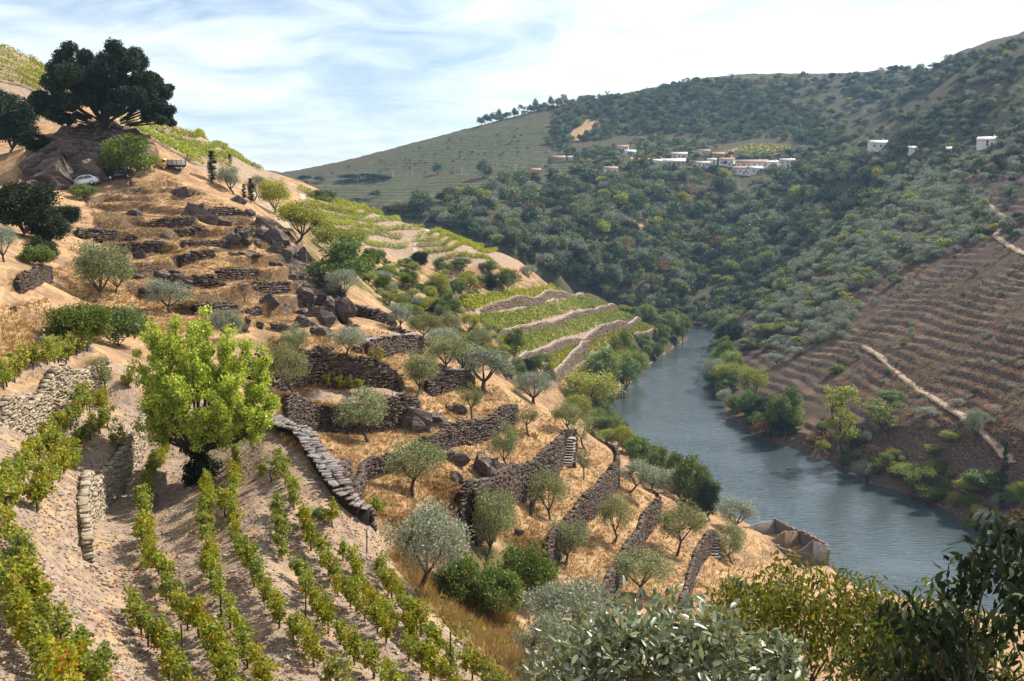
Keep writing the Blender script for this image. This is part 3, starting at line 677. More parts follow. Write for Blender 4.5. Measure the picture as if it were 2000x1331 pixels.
        while t < tot:
            ww = rng.uniform(2.2, 3.4); p, dd, oo, b0, t0 = at(min(t+ww/2, tot)); S.add((p[0]+oo[0]*.1-oo[0]*.3, p[1]+oo[1]*.1-oo[1]*.3, t0+.12), (dd[0], dd[1], (np.interp(min(t+ww, tot), L, zt)-np.interp(t, L, zt))/ww), (oo[0], oo[1], 0), (ww*1.06, .6, .18), 0, 'coping', 3); t += ww
    elif cap == 'few':
        t = 0
        while t < tot:
            ww = rng.uniform(.3, .7); p, dd, oo, b0, t0 = at(t+ww/2)
            if rng.random() < .4: S.add((p[0]+oo[0]*.15, p[1]+oo[1]*.15, t0), (dd[0], dd[1], 0), (oo[0], oo[1], 0), (ww, .4, .14), rng.normal(0, .08), mk, 1)
            t += ww
    S.build(root, rng, single)
    return root
for nm, px, h, Lu, Ld, flip, lab in WALLS:
    if nm in ('l1', 'l2', 'l3', 'l4'): build_wall(nm, lab, 290 if nm != 'l3' else 40, 'pale_stone' if nm != 'l3' else 'schist', 'joint_pale' if nm != 'l3' else 'joint', slen=(.15, .42), sh=(.08, .18), cap=None)
    elif nm == 'cap': build_wall(nm, lab, 295, slen=(.25, .6), sh=(.08, .18), cap='cross')
    elif nm[0] == 'b': build_wall(nm, lab, 90, 'vine_wall', 'vine_wall', slen=(.8, 1.8), sh=(.35, .6), cap='coping', group='capped walls of the green vineyard')
    elif nm[0] == 'k': build_wall(nm, lab, 30, slen=(.35, .9), sh=(.16, .32), cap='few', group='small terrace walls on the dry hill')
    elif nm[0] == 'n': build_wall(nm, lab, 150, slen=(.2, .7), sh=(.09, .22), cap='few')
    elif nm in ('m3', 'm3b', 'm4'): build_wall(nm, lab, 140, slen=(.2, .75), sh=(.09, .24), cap='slabs')
    else: build_wall(nm, lab, 140, slen=(.2, .8), sh=(.09, .25), cap='few')

# stone stairs: dark treads jutting from the wall
def stairs(top, bot, wpx, n, lab):
    a = hit(*top, func=ground_z); b = hit(*bot, func=ground_z)
    ya = a[1]; yb = ya-3.0
    t0, m0 = slope(*top); t1, m1 = slope(*bot)
    A = np.array([t0*ya, ya, m0*ya+.05]); Bq = np.array([t1*yb, yb, m1*yb]); gb = float(ground_z(np.array([t1*yb]), np.array([yb]))[0]); Bq[2] = min(max(gb, A[2]-4.2), A[2]-2.4); wid = wpx*ya/2000
    root = thing('stone_stair', lab, 'stairs', tuple(map(float, Bq)), group='outdoor stone stairs')
    rng = np.random.default_rng(n); S = Stones(); run = (A-Bq); hd = np.array([run[0], run[1]])/max(1e-6, math.hypot(run[0], run[1]))
    ax = np.array([1, -.12, 0]); ax /= np.linalg.norm(ax); ou = np.array([-.12, -1, 0]); ou /= np.linalg.norm(ou)
    step = abs(run[2])/n
    for i in range(n):
        c = Bq+run*(i+.5)/n
        S.add(c+np.array([0, 0, -.02]), ax, ou, (wid*rng.uniform(.95, 1.1), .95, step*.34), rng.normal(0, .02), 'coping', 5)
        S.add(c+np.array([0, .4, -step*.5]), ax, ou, (wid*.9, .4, step*.62), 0, 'joint', .2)
    S.build(root, rng, 99, 'step')
    for side in (-1, 1):
        V = []
        for i in range(n+1):
            c = Bq+run*i/n; x = c[0]+side*(wid/2+.12)
            for dx in (-.13, .13): V += [(x+dx, c[1]+.1, c[2]-1.6), (x+dx, c[1]+.1, c[2]-.02)]
        V = np.array(V)-np.array(Bq); i = np.arange(n)*4
        F = np.concatenate([np.stack([i+p, i+4+p, i+4+q, i+q], 1) for p, q in ((0, 1), (1, 3), (3, 2), (2, 0))]+[[[0, 1, 3, 2], [4*n, 4*n+2, 4*n+3, 4*n+1]]])
        link('side_wall', mesh_np('side_wall', V, F, [M['schist']], attrs={'tint': ('FACE', 'FLOAT', np.zeros(len(F)))}), root)
stairs((1106, 853), (1105, 934), 31, 11, 'tall stair of dark slabs climbing the olive terraces in the middle')
stairs((1390, 1049), (1391, 1122), 26, 9, 'lower stair of dark slabs near the roofless stone building')
stairs((1472, 1158), (1470, 1176), 34, 3, 'three broad slab steps partly hidden behind the foreground shrub')

# jagged schist outcrops
def rock_material():
    m, nt, b = mat('schist_outcrop', .88, .2); B = NB(nt)
    tc = B.n('ShaderNodeTexCoord').outputs['Object']; pos = B.n('ShaderNodeNewGeometry').outputs['Position']
    mp = B.n('ShaderNodeMapping', {0: tc, 'Scale': (1, 1, 4.5), 'Rotation': (.55, .5, .3)}).outputs[0]
    n = B.noise(mp, 1.8, 8, .7, .5); n2 = B.noise(pos, 2.4, 5, .7)
    c = B.ramp(n, [(.32, (.028, .022, .022)), (.48, (.085, .068, .062)), (.6, (.15, .12, .105)), (.75, (.32, .27, .24))])
    up = B.n('ShaderNodeSeparateXYZ', {0: B.n('ShaderNodeNewGeometry').outputs['Normal']}).outputs[2]
    c = B.mix(B.math('MULTIPLY', B.ramp(n2, [(.48, 0), (.6, .8)]), B.ramp(up, [(.45, 0), (.8, 1)])), c, (.36, .23, .115))
    c = B.mix(B.ramp(B.noise(pos, 1.1, 4, .6), [(.58, 0), (.7, .6)]), c, (.16, .08, .045))
    nt.links.new(c, b.inputs['Base Color'])
    bp = B.n('ShaderNodeBump', {'Height': n, 'Strength': 1.0, 'Distance': .25}); nt.links.new(bp.outputs[0], b.inputs['Normal'])
    return m
M['rock'] = rock_material()
def rock_mesh(seed, blocks=4, slab=False):
    rng = random.Random(seed); bm = bmesh.new()
    tilt = Matrix.Rotation(rng.uniform(.35, .75), 3, 'Y') @ Matrix.Rotation(rng.uniform(-.3, .3), 3, 'X')
    for k in range(blocks):
        sx, sy, sz = (rng.uniform(.25, .55), rng.uniform(.2, .45), rng.uniform(.25, .62))
        if slab: sx, sy, sz = .16, .4, .8
        c = Vector((rng.uniform(-.45, .45), rng.uniform(-.3, .3), sz*.35+rng.uniform(-.1, .12))) if not slab else Vector((k*.25-.2, 0, .45))
        vs = []
        for _ in range(16):
            p = Vector((rng.uniform(-1, 1), rng.uniform(-1, 1), rng.uniform(-1, 1)))
            m = max(abs(p.x), abs(p.y), abs(p.z)); p = p/m*rng.uniform(.8, 1.05)
            q = tilt @ Vector((p.x*sx, p.y*sy, p.z*sz*.8)); vs.append(bm.verts.new(q+c))
        r = bmesh.ops.convex_hull(bm, input=vs)
        junk = list({g for g in r['geom_interior'] if isinstance(g, bmesh.types.BMVert)}|{g for g in r['geom_unused'] if isinstance(g, bmesh.types.BMVert)})
        bmesh.ops.delete(bm, geom=junk, context='VERTS')
    bmesh.ops.subdivide_edges(bm, edges=bm.edges, cuts=1)
    for v in bm.verts: v.co += Vector((rng.uniform(-1, 1), rng.uniform(-1, 1), rng.uniform(-1, 1)))*.035
    me = bpy.data.meshes.new('rock_outcrop'); bm.to_mesh(me); bm.free(); me.materials.append(M['rock']); return me
def ordinal(n): return '%d%s' % (n, 'th' if 10 <= n % 100 <= 20 else {1: 'st', 2: 'nd', 3: 'rd'}.get(n % 10, 'th'))
ROCKM = [rock_mesh(i, 3+i % 3) for i in range(9)]; SLABM = [rock_mesh(40, 2, True), rock_mesh(41, 1, True)]
ROCKS = [(394,426,64,50,'craggy summit rock standing above the terraces of the dry hill'),(357,386,32,24,'dark rock on the bare brow below the truck'),(246,420,42,20,'dark flat rock on the upper left brow'),(268,422,16,12,''),(460,420,36,22,'dark rock under the two slim cypresses'),(463,396,26,20,'pale pointed rock beside the lane and cypresses'),(488,424,24,18,''),
 (457,472,52,36,'big rock at the right end of the tall hill wall'),(317,466,20,14,'small round rock at the end of the low wall'),(237,522,26,28,'upright rock above the tall olive at left'),(274,506,24,20,''),(323,540,66,26,'wide broken outcrop in the middle of the dry hill'),(266,546,26,14,''),(345,560,50,28,'dark hollowed outcrop above the grey olive bush'),(280,570,42,16,''),(525,594,40,30,'blocky rock below the straight hill wall'),
 (551,648,42,28,''),(171,590,46,18,'dark mound at the foot of the left olive'),(408,452,26,12,''),(500,480,26,24,''),(483,500,70,24,'long ledge of pale and dark rock near the cliff'),(528,474,50,46,''),(548,494,36,38,'pale grey crag on the cliff edge'),(508,462,42,44,'dark crag at the top of the cliff'),(571,512,42,44,''),(577,548,46,38,''),(588,584,38,30,''),(608,578,46,40,'dark crag halfway down the cliff'),
 (628,622,52,44,'broad crag at the foot of the cliff'),(657,612,46,50,'steep crag beside the ridge bastion'),(594,640,42,24,''),(625,656,38,28,''),(671,630,40,28,''),(597,614,60,24,''),(660,592,38,38,''),(640,560,34,44,''),(612,540,36,40,''),(590,510,30,40,''),(694,688,24,14,''),(640,684,42,20,''),(620,690,28,20,'rock between the two small ridge olives'),(552,700,30,15,''),(522,702,34,20,'brown rock at the left end of the biggest wall'),
 (721,662,22,12,''),(749,664,18,10,''),(834,876,24,28,'pale sided boulder at the left end of the curved wall'),(936,924,34,44,'tallest moss topped boulder under the curved wall'),(892,944,34,38,'squat boulder at the lower left of the boulder group'),(965,914,32,32,'dark boulder beside the small olive'),(924,872,24,14,''),(878,900,44,24,''),(805,842,48,44,'dark outcrop at the right end of the shaded wall'),(838,822,46,18,''),(886,806,28,22,'leaning slab on the middle terrace'),(785,826,50,44,''),(870,872,40,20,''),
 (1017,1046,22,22,''),(106,810,38,30,'dark hollow rock in the cream wall at left'),(57,842,48,34,'rounded grey boulder below the cream wall'),(75,672,52,18,'dark rock at the end of the upper vine row'),(23,606,16,12,''),
 (110,362,100,72,'huge dark rock face under the spreading tree'),(175,345,90,70,''),(130,300,80,50,''),(205,310,70,52,'rock block under the trunk of the spreading tree'),(85,330,60,50,''),(245,300,46,34,''),(160,356,60,26,''),(60,370,60,40,''),(225,275,50,24,''),(150,268,60,22,''),
 (430,440,30,16,''),(300,470,16,8,''),(452,500,20,10,''),(560,600,24,12,''),(510,560,18,10,''),(1000,946,16,14,''),(1230,962,22,8,''),(1265,960,18,7,''),(1130,905,16,10,''),(540,520,26,14,''),(470,560,16,8,''),(400,575,20,10,''),(585,630,24,18,''),(505,640,20,14,''),(700,640,20,12,'')]
def build_rocks():
    rng = random.Random(5); pts = hit_many([(r[0], r[1]) for r in ROCKS])
    nth = {}
    for i, ((u, v, w, h, lab), p) in enumerate(sorted(zip(ROCKS, pts), key=lambda q: (q[0][1], q[0][0]))):
        k = 1.4 if 790 < u < 985 and v > 790 else 1.15; y = p[1]; W = k*w*y/2000; H = k*h*y/2000
        where = 'on the dry terraced hill' if y > 86 else 'on the lower grass terraces'
        o = link('rock_outcrop', ROCKM[i % 9], None, (p[0], y+W*.15, p[2]-H*.10), (0, 0, rng.uniform(-.5, .5)+(PI if rng.random() < .3 else 0)), (W/1.25, max(W*.55, H*.6), H/1.0))
        if not lab and 40 < u < 260 and 260 < v < 380: nth[0] = nth.get(0, 0)+1; tag(o, 'shaded rock of the crag under the spreading tree, %s from the top' % ordinal(nth[0]), 'rock', 'rocks of the crag under the spreading tree')
        elif not lab and 500 < u < 680 and v < 660: nth[1] = nth.get(1, 0)+1; tag(o, 'jagged schist crag on the cliff edge, %s of the unnamed ones from the top' % ordinal(nth[1]) if False else 'jagged dark schist crag on the cliff edge, %s counting down from the top' % ordinal(nth[1]), 'rock', 'crags along the cliff')
        else: nth[where] = nth.get(where, 0)+(not lab); tag(o, lab or 'low schist rock poking out %s, %s from the top' % (where, ordinal(nth[where])), 'rock', 'schist outcrops')
    for (u, v, w, h, lab), me in zip([(483, 648, 20, 34, 'upright leaning stone slab beside the bright green tree'), (1041, 1012, 26, 46, 'door sized leaning slab under the curved wall')], SLABM):
        p = hit(u, v); y = p[1]; o = link('rock_slab', me, None, (p[0], y, p[2]), (0, 0, .3), (w*y/2000, w*y/2600, h*y/2000/1.1)); tag(o, lab, 'rock')
build_rocks()
# ------------------------------------------------------------------ foliage: materials and plant shapes
def leaf_material(name, dark, mid, light, trans=.35, rough=.5, accent=None, acc=.93, spec=.25, hv=.14):
    m, nt, b = mat(name, rough, spec); B = NB(nt)
    t = B.n('ShaderNodeAttribute', attribute_name='tint').outputs['Fac']; oi = B.n('ShaderNodeObjectInfo').outputs['Random']
    c = B.ramp(t, [(0, dark), (.5, mid), (acc-.06, light)]+([(acc, accent)] if accent else []))
    hs = B.n('ShaderNodeHueSaturation', {'Hue': B.math('MULTIPLY_ADD', oi, .035, .4825), 'Saturation': B.math('MULTIPLY_ADD', oi, -.2, 1.1), 'Value': B.math('MULTIPLY_ADD', B.math('FRACT', B.math('MULTIPLY', oi, 7.3)), 2*hv, 1-hv), 'Color': c}).outputs[0]
    nt.links.new(hs, b.inputs['Base Color'])
    tr = B.n('ShaderNodeBsdfTranslucent', {'Color': B.mix(1.0, hs, (1.0, 1.0, .55), 'MULTIPLY')}).outputs[0]
    mx = B.n('ShaderNodeMixShader', {0: trans, 1: b.outputs[0], 2: tr}).outputs[0]
    nt.links.new(mx, nt.nodes['Material Output'].inputs[0])
    return m
M['olive'] = leaf_material('olive_leaves', (.070, .085, .032), (.20, .225, .095), (.40, .41, .22), .25, .5)
M['grey_olive'] = leaf_material('grey_olive_leaves', (0.091, 0.111, 0.085), (0.221, 0.254, 0.189), (0.429, 0.468, 0.364), .22, .5)
M['vine'] = leaf_material('vine_leaves', (.09, .125, .014), (.25, .28, .03), (.48, .45, .06), .45, .5, (.36, .13, .05), .95)
M['vine_lime'] = leaf_material('young_vine_leaves', (0.127, 0.172, 0.017), (0.287, 0.333, 0.034), (0.483, 0.483, 0.069), .45, .5)
M['lime'] = leaf_material('lime_leaves', (.13, .18, .008), (.40, .44, .018), (.62, .60, .04), .38, .45)
M['dark'] = leaf_material('dark_leaves', (.010, .017, .010), (.026, .040, .018), (.06, .085, .03), .2, .6, spec=.12)
M['green'] = leaf_material('green_leaves', (0.041, 0.070, 0.016), (0.115, 0.169, 0.034), (0.257, 0.311, 0.068), .35, .5)
M['yellowgreen'] = leaf_material('yellow_green_leaves', (0.101, 0.128, 0.022), (0.257, 0.284, 0.047), (0.486, 0.472, 0.095), .4, .5)
M['riverleaf'] = leaf_material('riverside_leaves', (0.062, 0.094, 0.025), (0.175, 0.231, 0.056), (0.362, 0.413, 0.125), .35, .5)
M['wood1'] = leaf_material('oak_leaves', (0.031, 0.051, 0.024), (0.082, 0.119, 0.044), (0.204, 0.246, 0.093), .2, .6, hv=.35)
M['wood2'] = leaf_material('pale_oak_leaves', (0.064, 0.083, 0.035), (0.160, 0.189, 0.072), (0.320, 0.328, 0.136), .2, .6, hv=.3)
M['dry'] = leaf_material('dry_leaves', (.10, .055, .022), (.20, .12, .045), (.33, .22, .09), .3, .6)
M['arbutus'] = leaf_material('leathery_leaves', (.075, .092, .045), (.185, .215, .12), (.38, .41, .27), .25, .36, (.30, .20, .05), .955, .6, hv=.05)
M['cherry'] = leaf_material('drooping_leaves', (0.035, 0.050, 0.010), (0.106, 0.122, 0.018), (0.250, 0.231, 0.037), .35, .4, (.33, .19, .03), .96)
M['straw'] = leaf_material('straw', (.30, .19, .08), (.46, .31, .14), (.62, .46, .24), .3, .8)
def bark_material(name, a, b2):
    m, nt, b = mat(name, .9, .1); B = NB(nt); pos = B.n('ShaderNodeTexCoord').outputs['Object']
    mp = B.n('ShaderNodeMapping', {0: pos, 'Scale': (4, 4, 1)}).outputs[0]
    n = B.noise(mp, 3, 6, .7); c = B.ramp(n, [(.35, a), (.65, b2)]); nt.links.new(c, b.inputs['Base Color'])
    bp = B.n('ShaderNodeBump', {'Height': n, 'Strength': .7, 'Distance': .05}); nt.links.new(bp.outputs[0], b.inputs['Normal']); return m
M['bark'] = bark_material('bark', (.035, .026, .020), (.13, .105, .085))
M['bark_dark'] = bark_material('dark_bark', (.014, .011, .009), (.05, .04, .033)); M['bark_pale'] = bark_material('pale_bark', (.10, .085, .065), (.24, .21, .17))
def unit(a): return a/(np.linalg.norm(a, axis=-1, keepdims=True)+1e-9)
def leaves(rng, c, axis, nrm, L, W, fold=False):
    """leaf blades: base, two side points and tip"""
    n = len(c); L = L*rng.uniform(.6, 1.25, n)[:, None]; W = W*rng.uniform(.7, 1.2, n)[:, None]
    ax = unit(axis); sd = unit(np.cross(nrm, ax)); up = np.cross(ax, sd)
    if not fold:
        V = np.stack([c-ax*L*.5, c+sd*W*.5, c+ax*L*.5, c-sd*W*.5], 1).reshape(-1, 3)
        return V, np.arange(4*n).reshape(n, 4)
    k = up*W*.18
    V = np.stack([c-ax*L*.5, c-ax*L*.12+sd*W*.48+k, c+ax*L*.22+sd*W*.42+k, c+ax*L*.52-up*L*.08, c+ax*L*.22-sd*W*.42+k, c-ax*L*.12-sd*W*.48+k, c+ax*L*.2], 1).reshape(-1, 3)
    i = np.arange(n)[:, None]*7; F = np.concatenate([i+np.array([[0, 1, 2, 6]]), i+np.array([[0, 6, 4, 5]])], 0)
    T = np.concatenate([i+np.array([[6, 2, 3]]), i+np.array([[6, 3, 4]])], 0)
    return V, [F, T]
def tube(pts, rad, ns=6):
    pts = np.array(pts, float); n = len(pts); d = np.gradient(pts, axis=0); d = unit(d)
    ref = np.array([.3, .9, .1]); a = unit(np.cross(d, ref)); b = np.cross(d, a)
    an = np.linspace(0, 2*PI, ns, endpoint=False); r = np.asarray(rad, float).reshape(-1, 1, 1)
    V = pts[:, None]+r*(np.cos(an)[None, :, None]*a[:, None]+np.sin(an)[None, :, None]*b[:, None])
    i = np.arange(n*ns).reshape(n, ns); F = np.stack([i[:-1], np.roll(i, -1, 1)[:-1], np.roll(i, -1, 1)[1:], i[1:]], -1).reshape(-1, 4)
    return V.reshape(-1, 3), F
class Acc:
    def __init__(s): s.V, s.F, s.n = [], [], 0
    def add(s, V, F):
        for f in (F if isinstance(F, list) else [F]): s.F.append(np.asarray(f)+s.n)
        s.V.append(V); s.n += len(V)
    def out(s):
        V = np.concatenate(s.V); q = [f for f in s.F if f.shape[1] == 4]; t = [f for f in s.F if f.shape[1] == 3]
        return V, [np.concatenate(x) for x in (q, t) if x]
def clump_leaves(rng, clumps, L, W, droop=0., squash=.8, shell=2.2, outw=.7):
    C, A, N, T = [], [], [], []
    for (c, r, n) in clumps:
        d = unit(rng.normal(size=(n, 3))); rr = r*rng.random(n)**(1/shell); rr *= rng.uniform(.85, 1.15, n)
        p = np.array(c)+d*rr[:, None]*np.array([1, 1, squash]); C.append(p)
        A.append(unit(d*outw+rng.normal(size=(n, 3))*.6+np.array([0, 0, -droop]))); N.append(unit(d*.5+rng.normal(size=(n, 3))*.6+np.array([0, 0, .35])))
        T.append(np.clip(rng.normal(.48+rng.normal(0, .07), .2, n), 0, 1))
    C, A, N, T = map(np.concatenate, (C, A, N, T)); return C, A, N, T
def make_tree(seed, H, W, fork=.28, r0=.14, nlimb=4, nclump=26, cr=.3, nleaf=6000, L=.14, Wd=.05, droop=0., leafm='olive', barkm='bark', squash=.8, shape='round', lean=.12, low=-.35, shell=2.2, fold=False, twigs=True, outw=.7, ns=6):
    """returns (trunk mesh, crown mesh) for a plant of height H and crown width W"""
    rng = np.random.default_rng(seed); zf = H*fork; zc = (zf+H)/2; rx = W/2; rz = (H-zf)/2
    ln = rng.normal(0, lean, 2)*H*.4; top = np.array([ln[0], ln[1], zf])
    cl = []
    while len(cl) < nclump:
        d = unit(rng.normal(size=3))
        if d[2] < low: continue
        k = rng.uniform(.5, 1.0)**.6
        if shape == 'round': p = np.array([d[0]*rx, d[1]*rx, d[2]*rz])*k*(1-cr*.55)
        elif shape == 'umbrella': p = np.array([d[0]*rx, d[1]*rx, abs(d[2])**.8*rz*1.3-rz*.35])*k*(1-cr*.5)
        elif shape == 'column': z = rng.uniform(-1, 1); w = (1-abs(z)**2.2)*.55+.25*(1-z)*.5; p = np.array([d[0]*rx*w, d[1]*rx*w, z*rz*.92])
        elif shape == 'cone': z = rng.uniform(-1, 1); w = (1-(z+1)/2)**.8*.8+.08; p = np.array([d[0]*rx*w*k, d[1]*rx*w*k, z*rz*.95])
        elif shape == 'vase': z = rng.uniform(-1, 1)**1; w = .45+.5*(z+1)/2; p = np.array([d[0]*rx*w*k, d[1]*rx*w*k, z*rz*.85])
        cl.append(p+np.array([ln[0]*1.3, ln[1]*1.3, zc]))
    cl = np.array(cl); sizes = rng.uniform(.7, 1.25, nclump)*cr*rx
    if shape == 'column': sizes = np.minimum(sizes, rx*.55)
    if shape == 'cone': sizes *= np.clip(1.25-(cl[:, 2]-zf)/(H-zf), .3, 1.2)
    ns_ = np.maximum(4, (nleaf*sizes**2/np.sum(sizes**2)).astype(int))
    C, A, N, T = clump_leaves(rng, list(zip(cl, sizes, ns_)), L, Wd, droop, squash, shell, outw)
    C[:, 2] = np.maximum(C[:, 2], .05)
    V, F = leaves(rng, C, A, N, L, Wd, fold)
    if fold: tint = np.concatenate([T, T, T, T])
    else: tint = T
    crown = mesh_np('crown', V, F, [M[leafm]], attrs={'tint': ('FACE', 'FLOAT', tint)})
    acc = Acc()
    mid = top*.5+np.array([rng.normal(0, .03)*H, rng.normal(0, .03)*H, 0])
    acc.add(*tube([(0, 0, -.25*H*.1-.15), (0, 0, .02), mid, top], [r0*1.5, r0*1.2, r0*.95, r0*.85], ns))
    # limbs go to the middles of groups of clumps
    an0 = rng.uniform(0, 6.28); heads = []
    for k in range(nlimb):
        a = an0+k*2*PI/nlimb+rng.normal(0, .25); e = rng.uniform(.35, .6); hz = zf+(H-zf)*rng.uniform(.35, .55)
        if shape in ('column', 'cone'): e = .05; hz = zf+(H-zf)*(.3+.6*k/nlimb)
        heads.append(np.array([math.cos(a)*rx*e+ln[0], math.sin(a)*rx*e+ln[1], hz]))
    for hd in heads:
        m1 = top*.45+hd*.55+np.array([0, 0, -(hd[2]-zf)*.12]); acc.add(*tube([top-np.array([0, 0, r0*.5]), m1, hd], [r0*.62, r0*.5, r0*.34], max(4, ns-1)))
    if twigs:
        for c in cl:
            hd = heads[int(np.argmin([np.linalg.norm(c-h) for h in heads]))]; m1 = (c+hd)/2+rng.normal(0, .04, 3)*W
            acc.add(*tube([hd, m1, c], [r0*.30, r0*.2, r0*.08], 4))
    V, F = acc.out(); trunk = mesh_np('trunk', V, F, [M[barkm]], smooth=True)
    return trunk, crown
def merged_tree(*a, **k):
    """the same as one mesh, for trees seen from afar"""
    t, c = make_tree(*a, **k); bm = bmesh.new(); bm.from_mesh(t)
    for p in bm.faces: p.material_index = 0
    n0 = len(bm.faces); bm.from_mesh(c); bm.faces.ensure_lookup_table()
    lay = bm.faces.layers.float.get('tint')
    me = bpy.data.meshes.new('tree'); bm.faces.index_update()
    mats = [t.materials[0], c.materials[0]]
    for i, f in enumerate(bm.faces): f.material_index = 0 if i < n0 else 1
    bm.to_mesh(me); bm.free()
    for m in mats: me.materials.append(m)
    bpy.data.meshes.remove(t); bpy.data.meshes.remove(c); return me
PROTO = {}
def protos():
    for i in range(6): PROTO['olive', i] = (4.0, 4.0, make_tree(100+i, 4, 4, fork=[.2, .26, .16, .24, .3, .18][i], nlimb=3+i % 3, nclump=24+3*i, cr=.36, low=-.65, nleaf=7000, L=.17, Wd=.055, leafm='olive' if i != 3 else 'grey_olive', lean=.25, r0=.11))
    for i in range(3): PROTO['sparse', i] = (4.0, 4.0, make_tree(120+i, 4, 4, fork=.36, nlimb=4, nclump=15, cr=.32, nleaf=3000, L=.17, Wd=.055, leafm='olive', lean=.25, r0=.12, shape='vase'))
    for i in range(3): PROTO['greyolive', i] = (4.0, 4.0, make_tree(140+i, 4, 4, fork=.2, nlimb=5, nclump=26, cr=.4, nleaf=7500, L=.17, Wd=.055, leafm='grey_olive', lean=.15, r0=.14, low=-.6))
    for i in range(3): PROTO['bush', i] = (3.0, 4.0, make_tree(160+i, 3, 4, fork=.02, nlimb=6, nclump=46, cr=.34, nleaf=8500, L=.19, Wd=.10, leafm='green', lean=.1, r0=.05, low=-.6))
    for i in range(3): PROTO['tree', i] = (5.0, 4.0, make_tree(180+i, 5, 4, fork=.2, nlimb=5, nclump=34, cr=.36, nleaf=6500, L=.2, Wd=.12, leafm='green', r0=.09, low=-.85))
    for i in range(3): PROTO['ytree', i] = (5.0, 4.6, make_tree(200+i, 5, 4.6, fork=.18, nlimb=6, nclump=34, cr=.36, nleaf=6000, L=.19, Wd=.10, leafm='yellowgreen', r0=.12, low=-.5))
    for i in range(3): PROTO['river', i] = (5.0, 4.4, make_tree(220+i, 5, 4.4, fork=.14, nlimb=6, nclump=36, cr=.36, nleaf=6000, L=.24, Wd=.12, leafm='riverleaf', r0=.12, low=-.5))
    for i in range(2): PROTO['darktree', i] = (5.0, 4.4, make_tree(240+i, 5, 4.4, fork=.06, nlimb=6, nclump=54, cr=.38, nleaf=10000, L=.24, Wd=.14, leafm='dark', r0=.10, low=-.95))
    for i in range(2): PROTO['tall', i] = (8.0, 4.0, make_tree(260+i, 8, 4, fork=.3, nlimb=5, nclump=24, cr=.34, nleaf=3600, L=.26, Wd=.13, leafm='yellowgreen' if i == 0 else 'riverleaf', r0=.16, shape='vase'))
    PROTO['cypress', 0] = (6.0, 1.2, make_tree(280, 6, 1.2, fork=.05, nlimb=4, nclump=60, cr=.5, nleaf=5000, L=.16, Wd=.07, leafm='dark', r0=.09, shape='column', droop=-.6))
    PROTO['twiggy', 0] = (2.5, 2.0, make_tree(290, 2.5, 2, fork=.25, nlimb=4, nclump=14, cr=.35, nleaf=160, L=.1, Wd=.04, leafm='dry', r0=.05, shape='vase'))
    # far trees, one mesh each
    for i in range(4): PROTO['oak', i] = (5.0, 5.4, merged_tree(300+i, 5, 5.4, fork=.05, nlimb=3, nclump=20, cr=.42, nleaf=900, L=.55, Wd=.34, leafm='wood1', r0=.16, twigs=False, ns=4, low=-.4))
    for i in range(3): PROTO['paleoak', i] = (5.0, 5.0, merged_tree(320+i, 5, 5, fork=.05, nlimb=3, nclump=18, cr=.42, nleaf=800, L=.5, Wd=.3, leafm='wood2', r0=.14, twigs=False, ns=4, low=-.4))
    for i in range(3): PROTO['farolive', i] = (4.0, 4.6, merged_tree(340+i, 4, 4.6, fork=.16, nlimb=3, nclump=16, cr=.42, nleaf=1100, L=.36, Wd=.13, leafm='grey_olive', r0=.14, twigs=False, ns=4, low=-.4))
    for i in range(2): PROTO['faryellow', i] = (4.5, 4.4, merged_tree(360+i, 4.5, 4.4, fork=.08, nlimb=3, nclump=16, cr=.42, nleaf=800, L=.42, Wd=.25, leafm='yellowgreen', r0=.12, twigs=False, ns=4))
    for i in range(2): PROTO['farpine', i] = (8.0, 4.4, merged_tree(380+i, 8, 4.4, fork=.25, nlimb=4, nclump=20, cr=.36, nleaf=900, L=.5, Wd=.22, leafm='wood1', r0=.2, twigs=False, ns=4, shape='vase' if i else 'round'))
    for i in range(2): PROTO['faroak_dark', i] = (5.5, 5.0, merged_tree(400+i, 5.5, 5, fork=.05, nlimb=3, nclump=20, cr=.42, nleaf=900, L=.55, Wd=.32, leafm='dark', r0=.16, twigs=False, ns=4, low=-.4))
    PROTO['fardry', 0] = (4.0, 4.0, merged_tree(420, 4, 4, fork=.05, nlimb=3, nclump=14, cr=.42, nleaf=500, L=.4, Wd=.2, leafm='dry', r0=.1, twigs=False, ns=4))
protos()
NVAR = {}
for k, i in PROTO: NVAR[k] = NVAR.get(k, 0)+1
def plant(kind, var, p, W, H, rz, name, label, cat, group=None, sink=.0):
    H0, W0, me = PROTO[kind, var % NVAR[kind]]
    if isinstance(me, tuple):
        w2 = 1+.22*math.sin(p[0]*7.3+p[1]*3.1); r = thing(name, label, cat, (p[0], p[1], p[2]-sink), rz, group, (W/W0, W/W0*w2, H/H0))
        link('trunk', me[0], r); link('crown', me[1], r)
    else:
        r = link(name, me, None, (p[0], p[1], p[2]-sink), (0, 0, rz), (W/W0, W/W0, H/H0)); tag(r, label, cat, group)
    return r
# ------------------------------------------------------------------ quick ground lookup for scattering
FT, FS = 640, 1100
_ft = np.linspace(-.62, .62, FT); _fs = np.linspace(math.log(15), math.log(3300), FS)
_a, _b = np.meshgrid(_ft, np.exp(_fs)); FGRID = ground_z(_a*_b, _b)
def gz(x, y):
    x = np.asarray(x, float); y = np.asarray(y, float)
    fx = np.clip((x/y+.62)/1.24*(FT-1), 0, FT-1.001); fy = np.clip((np.log(y)-_fs[0])/(_fs[-1]-_fs[0])*(FS-1), 0, FS-1.001)
    ix = fx.astype(int); iy = fy.astype(int); fx = fx-ix; fy = fy-iy
    return (FGRID[iy, ix]*(1-fx)+FGRID[iy, ix+1]*fx)*(1-fy)+(FGRID[iy+1, ix]*(1-fx)+FGRID[iy+1, ix+1]*fx)*fy
def fhit(uv, **k): return hit_many(uv, func=gz, ymin=18, **k)
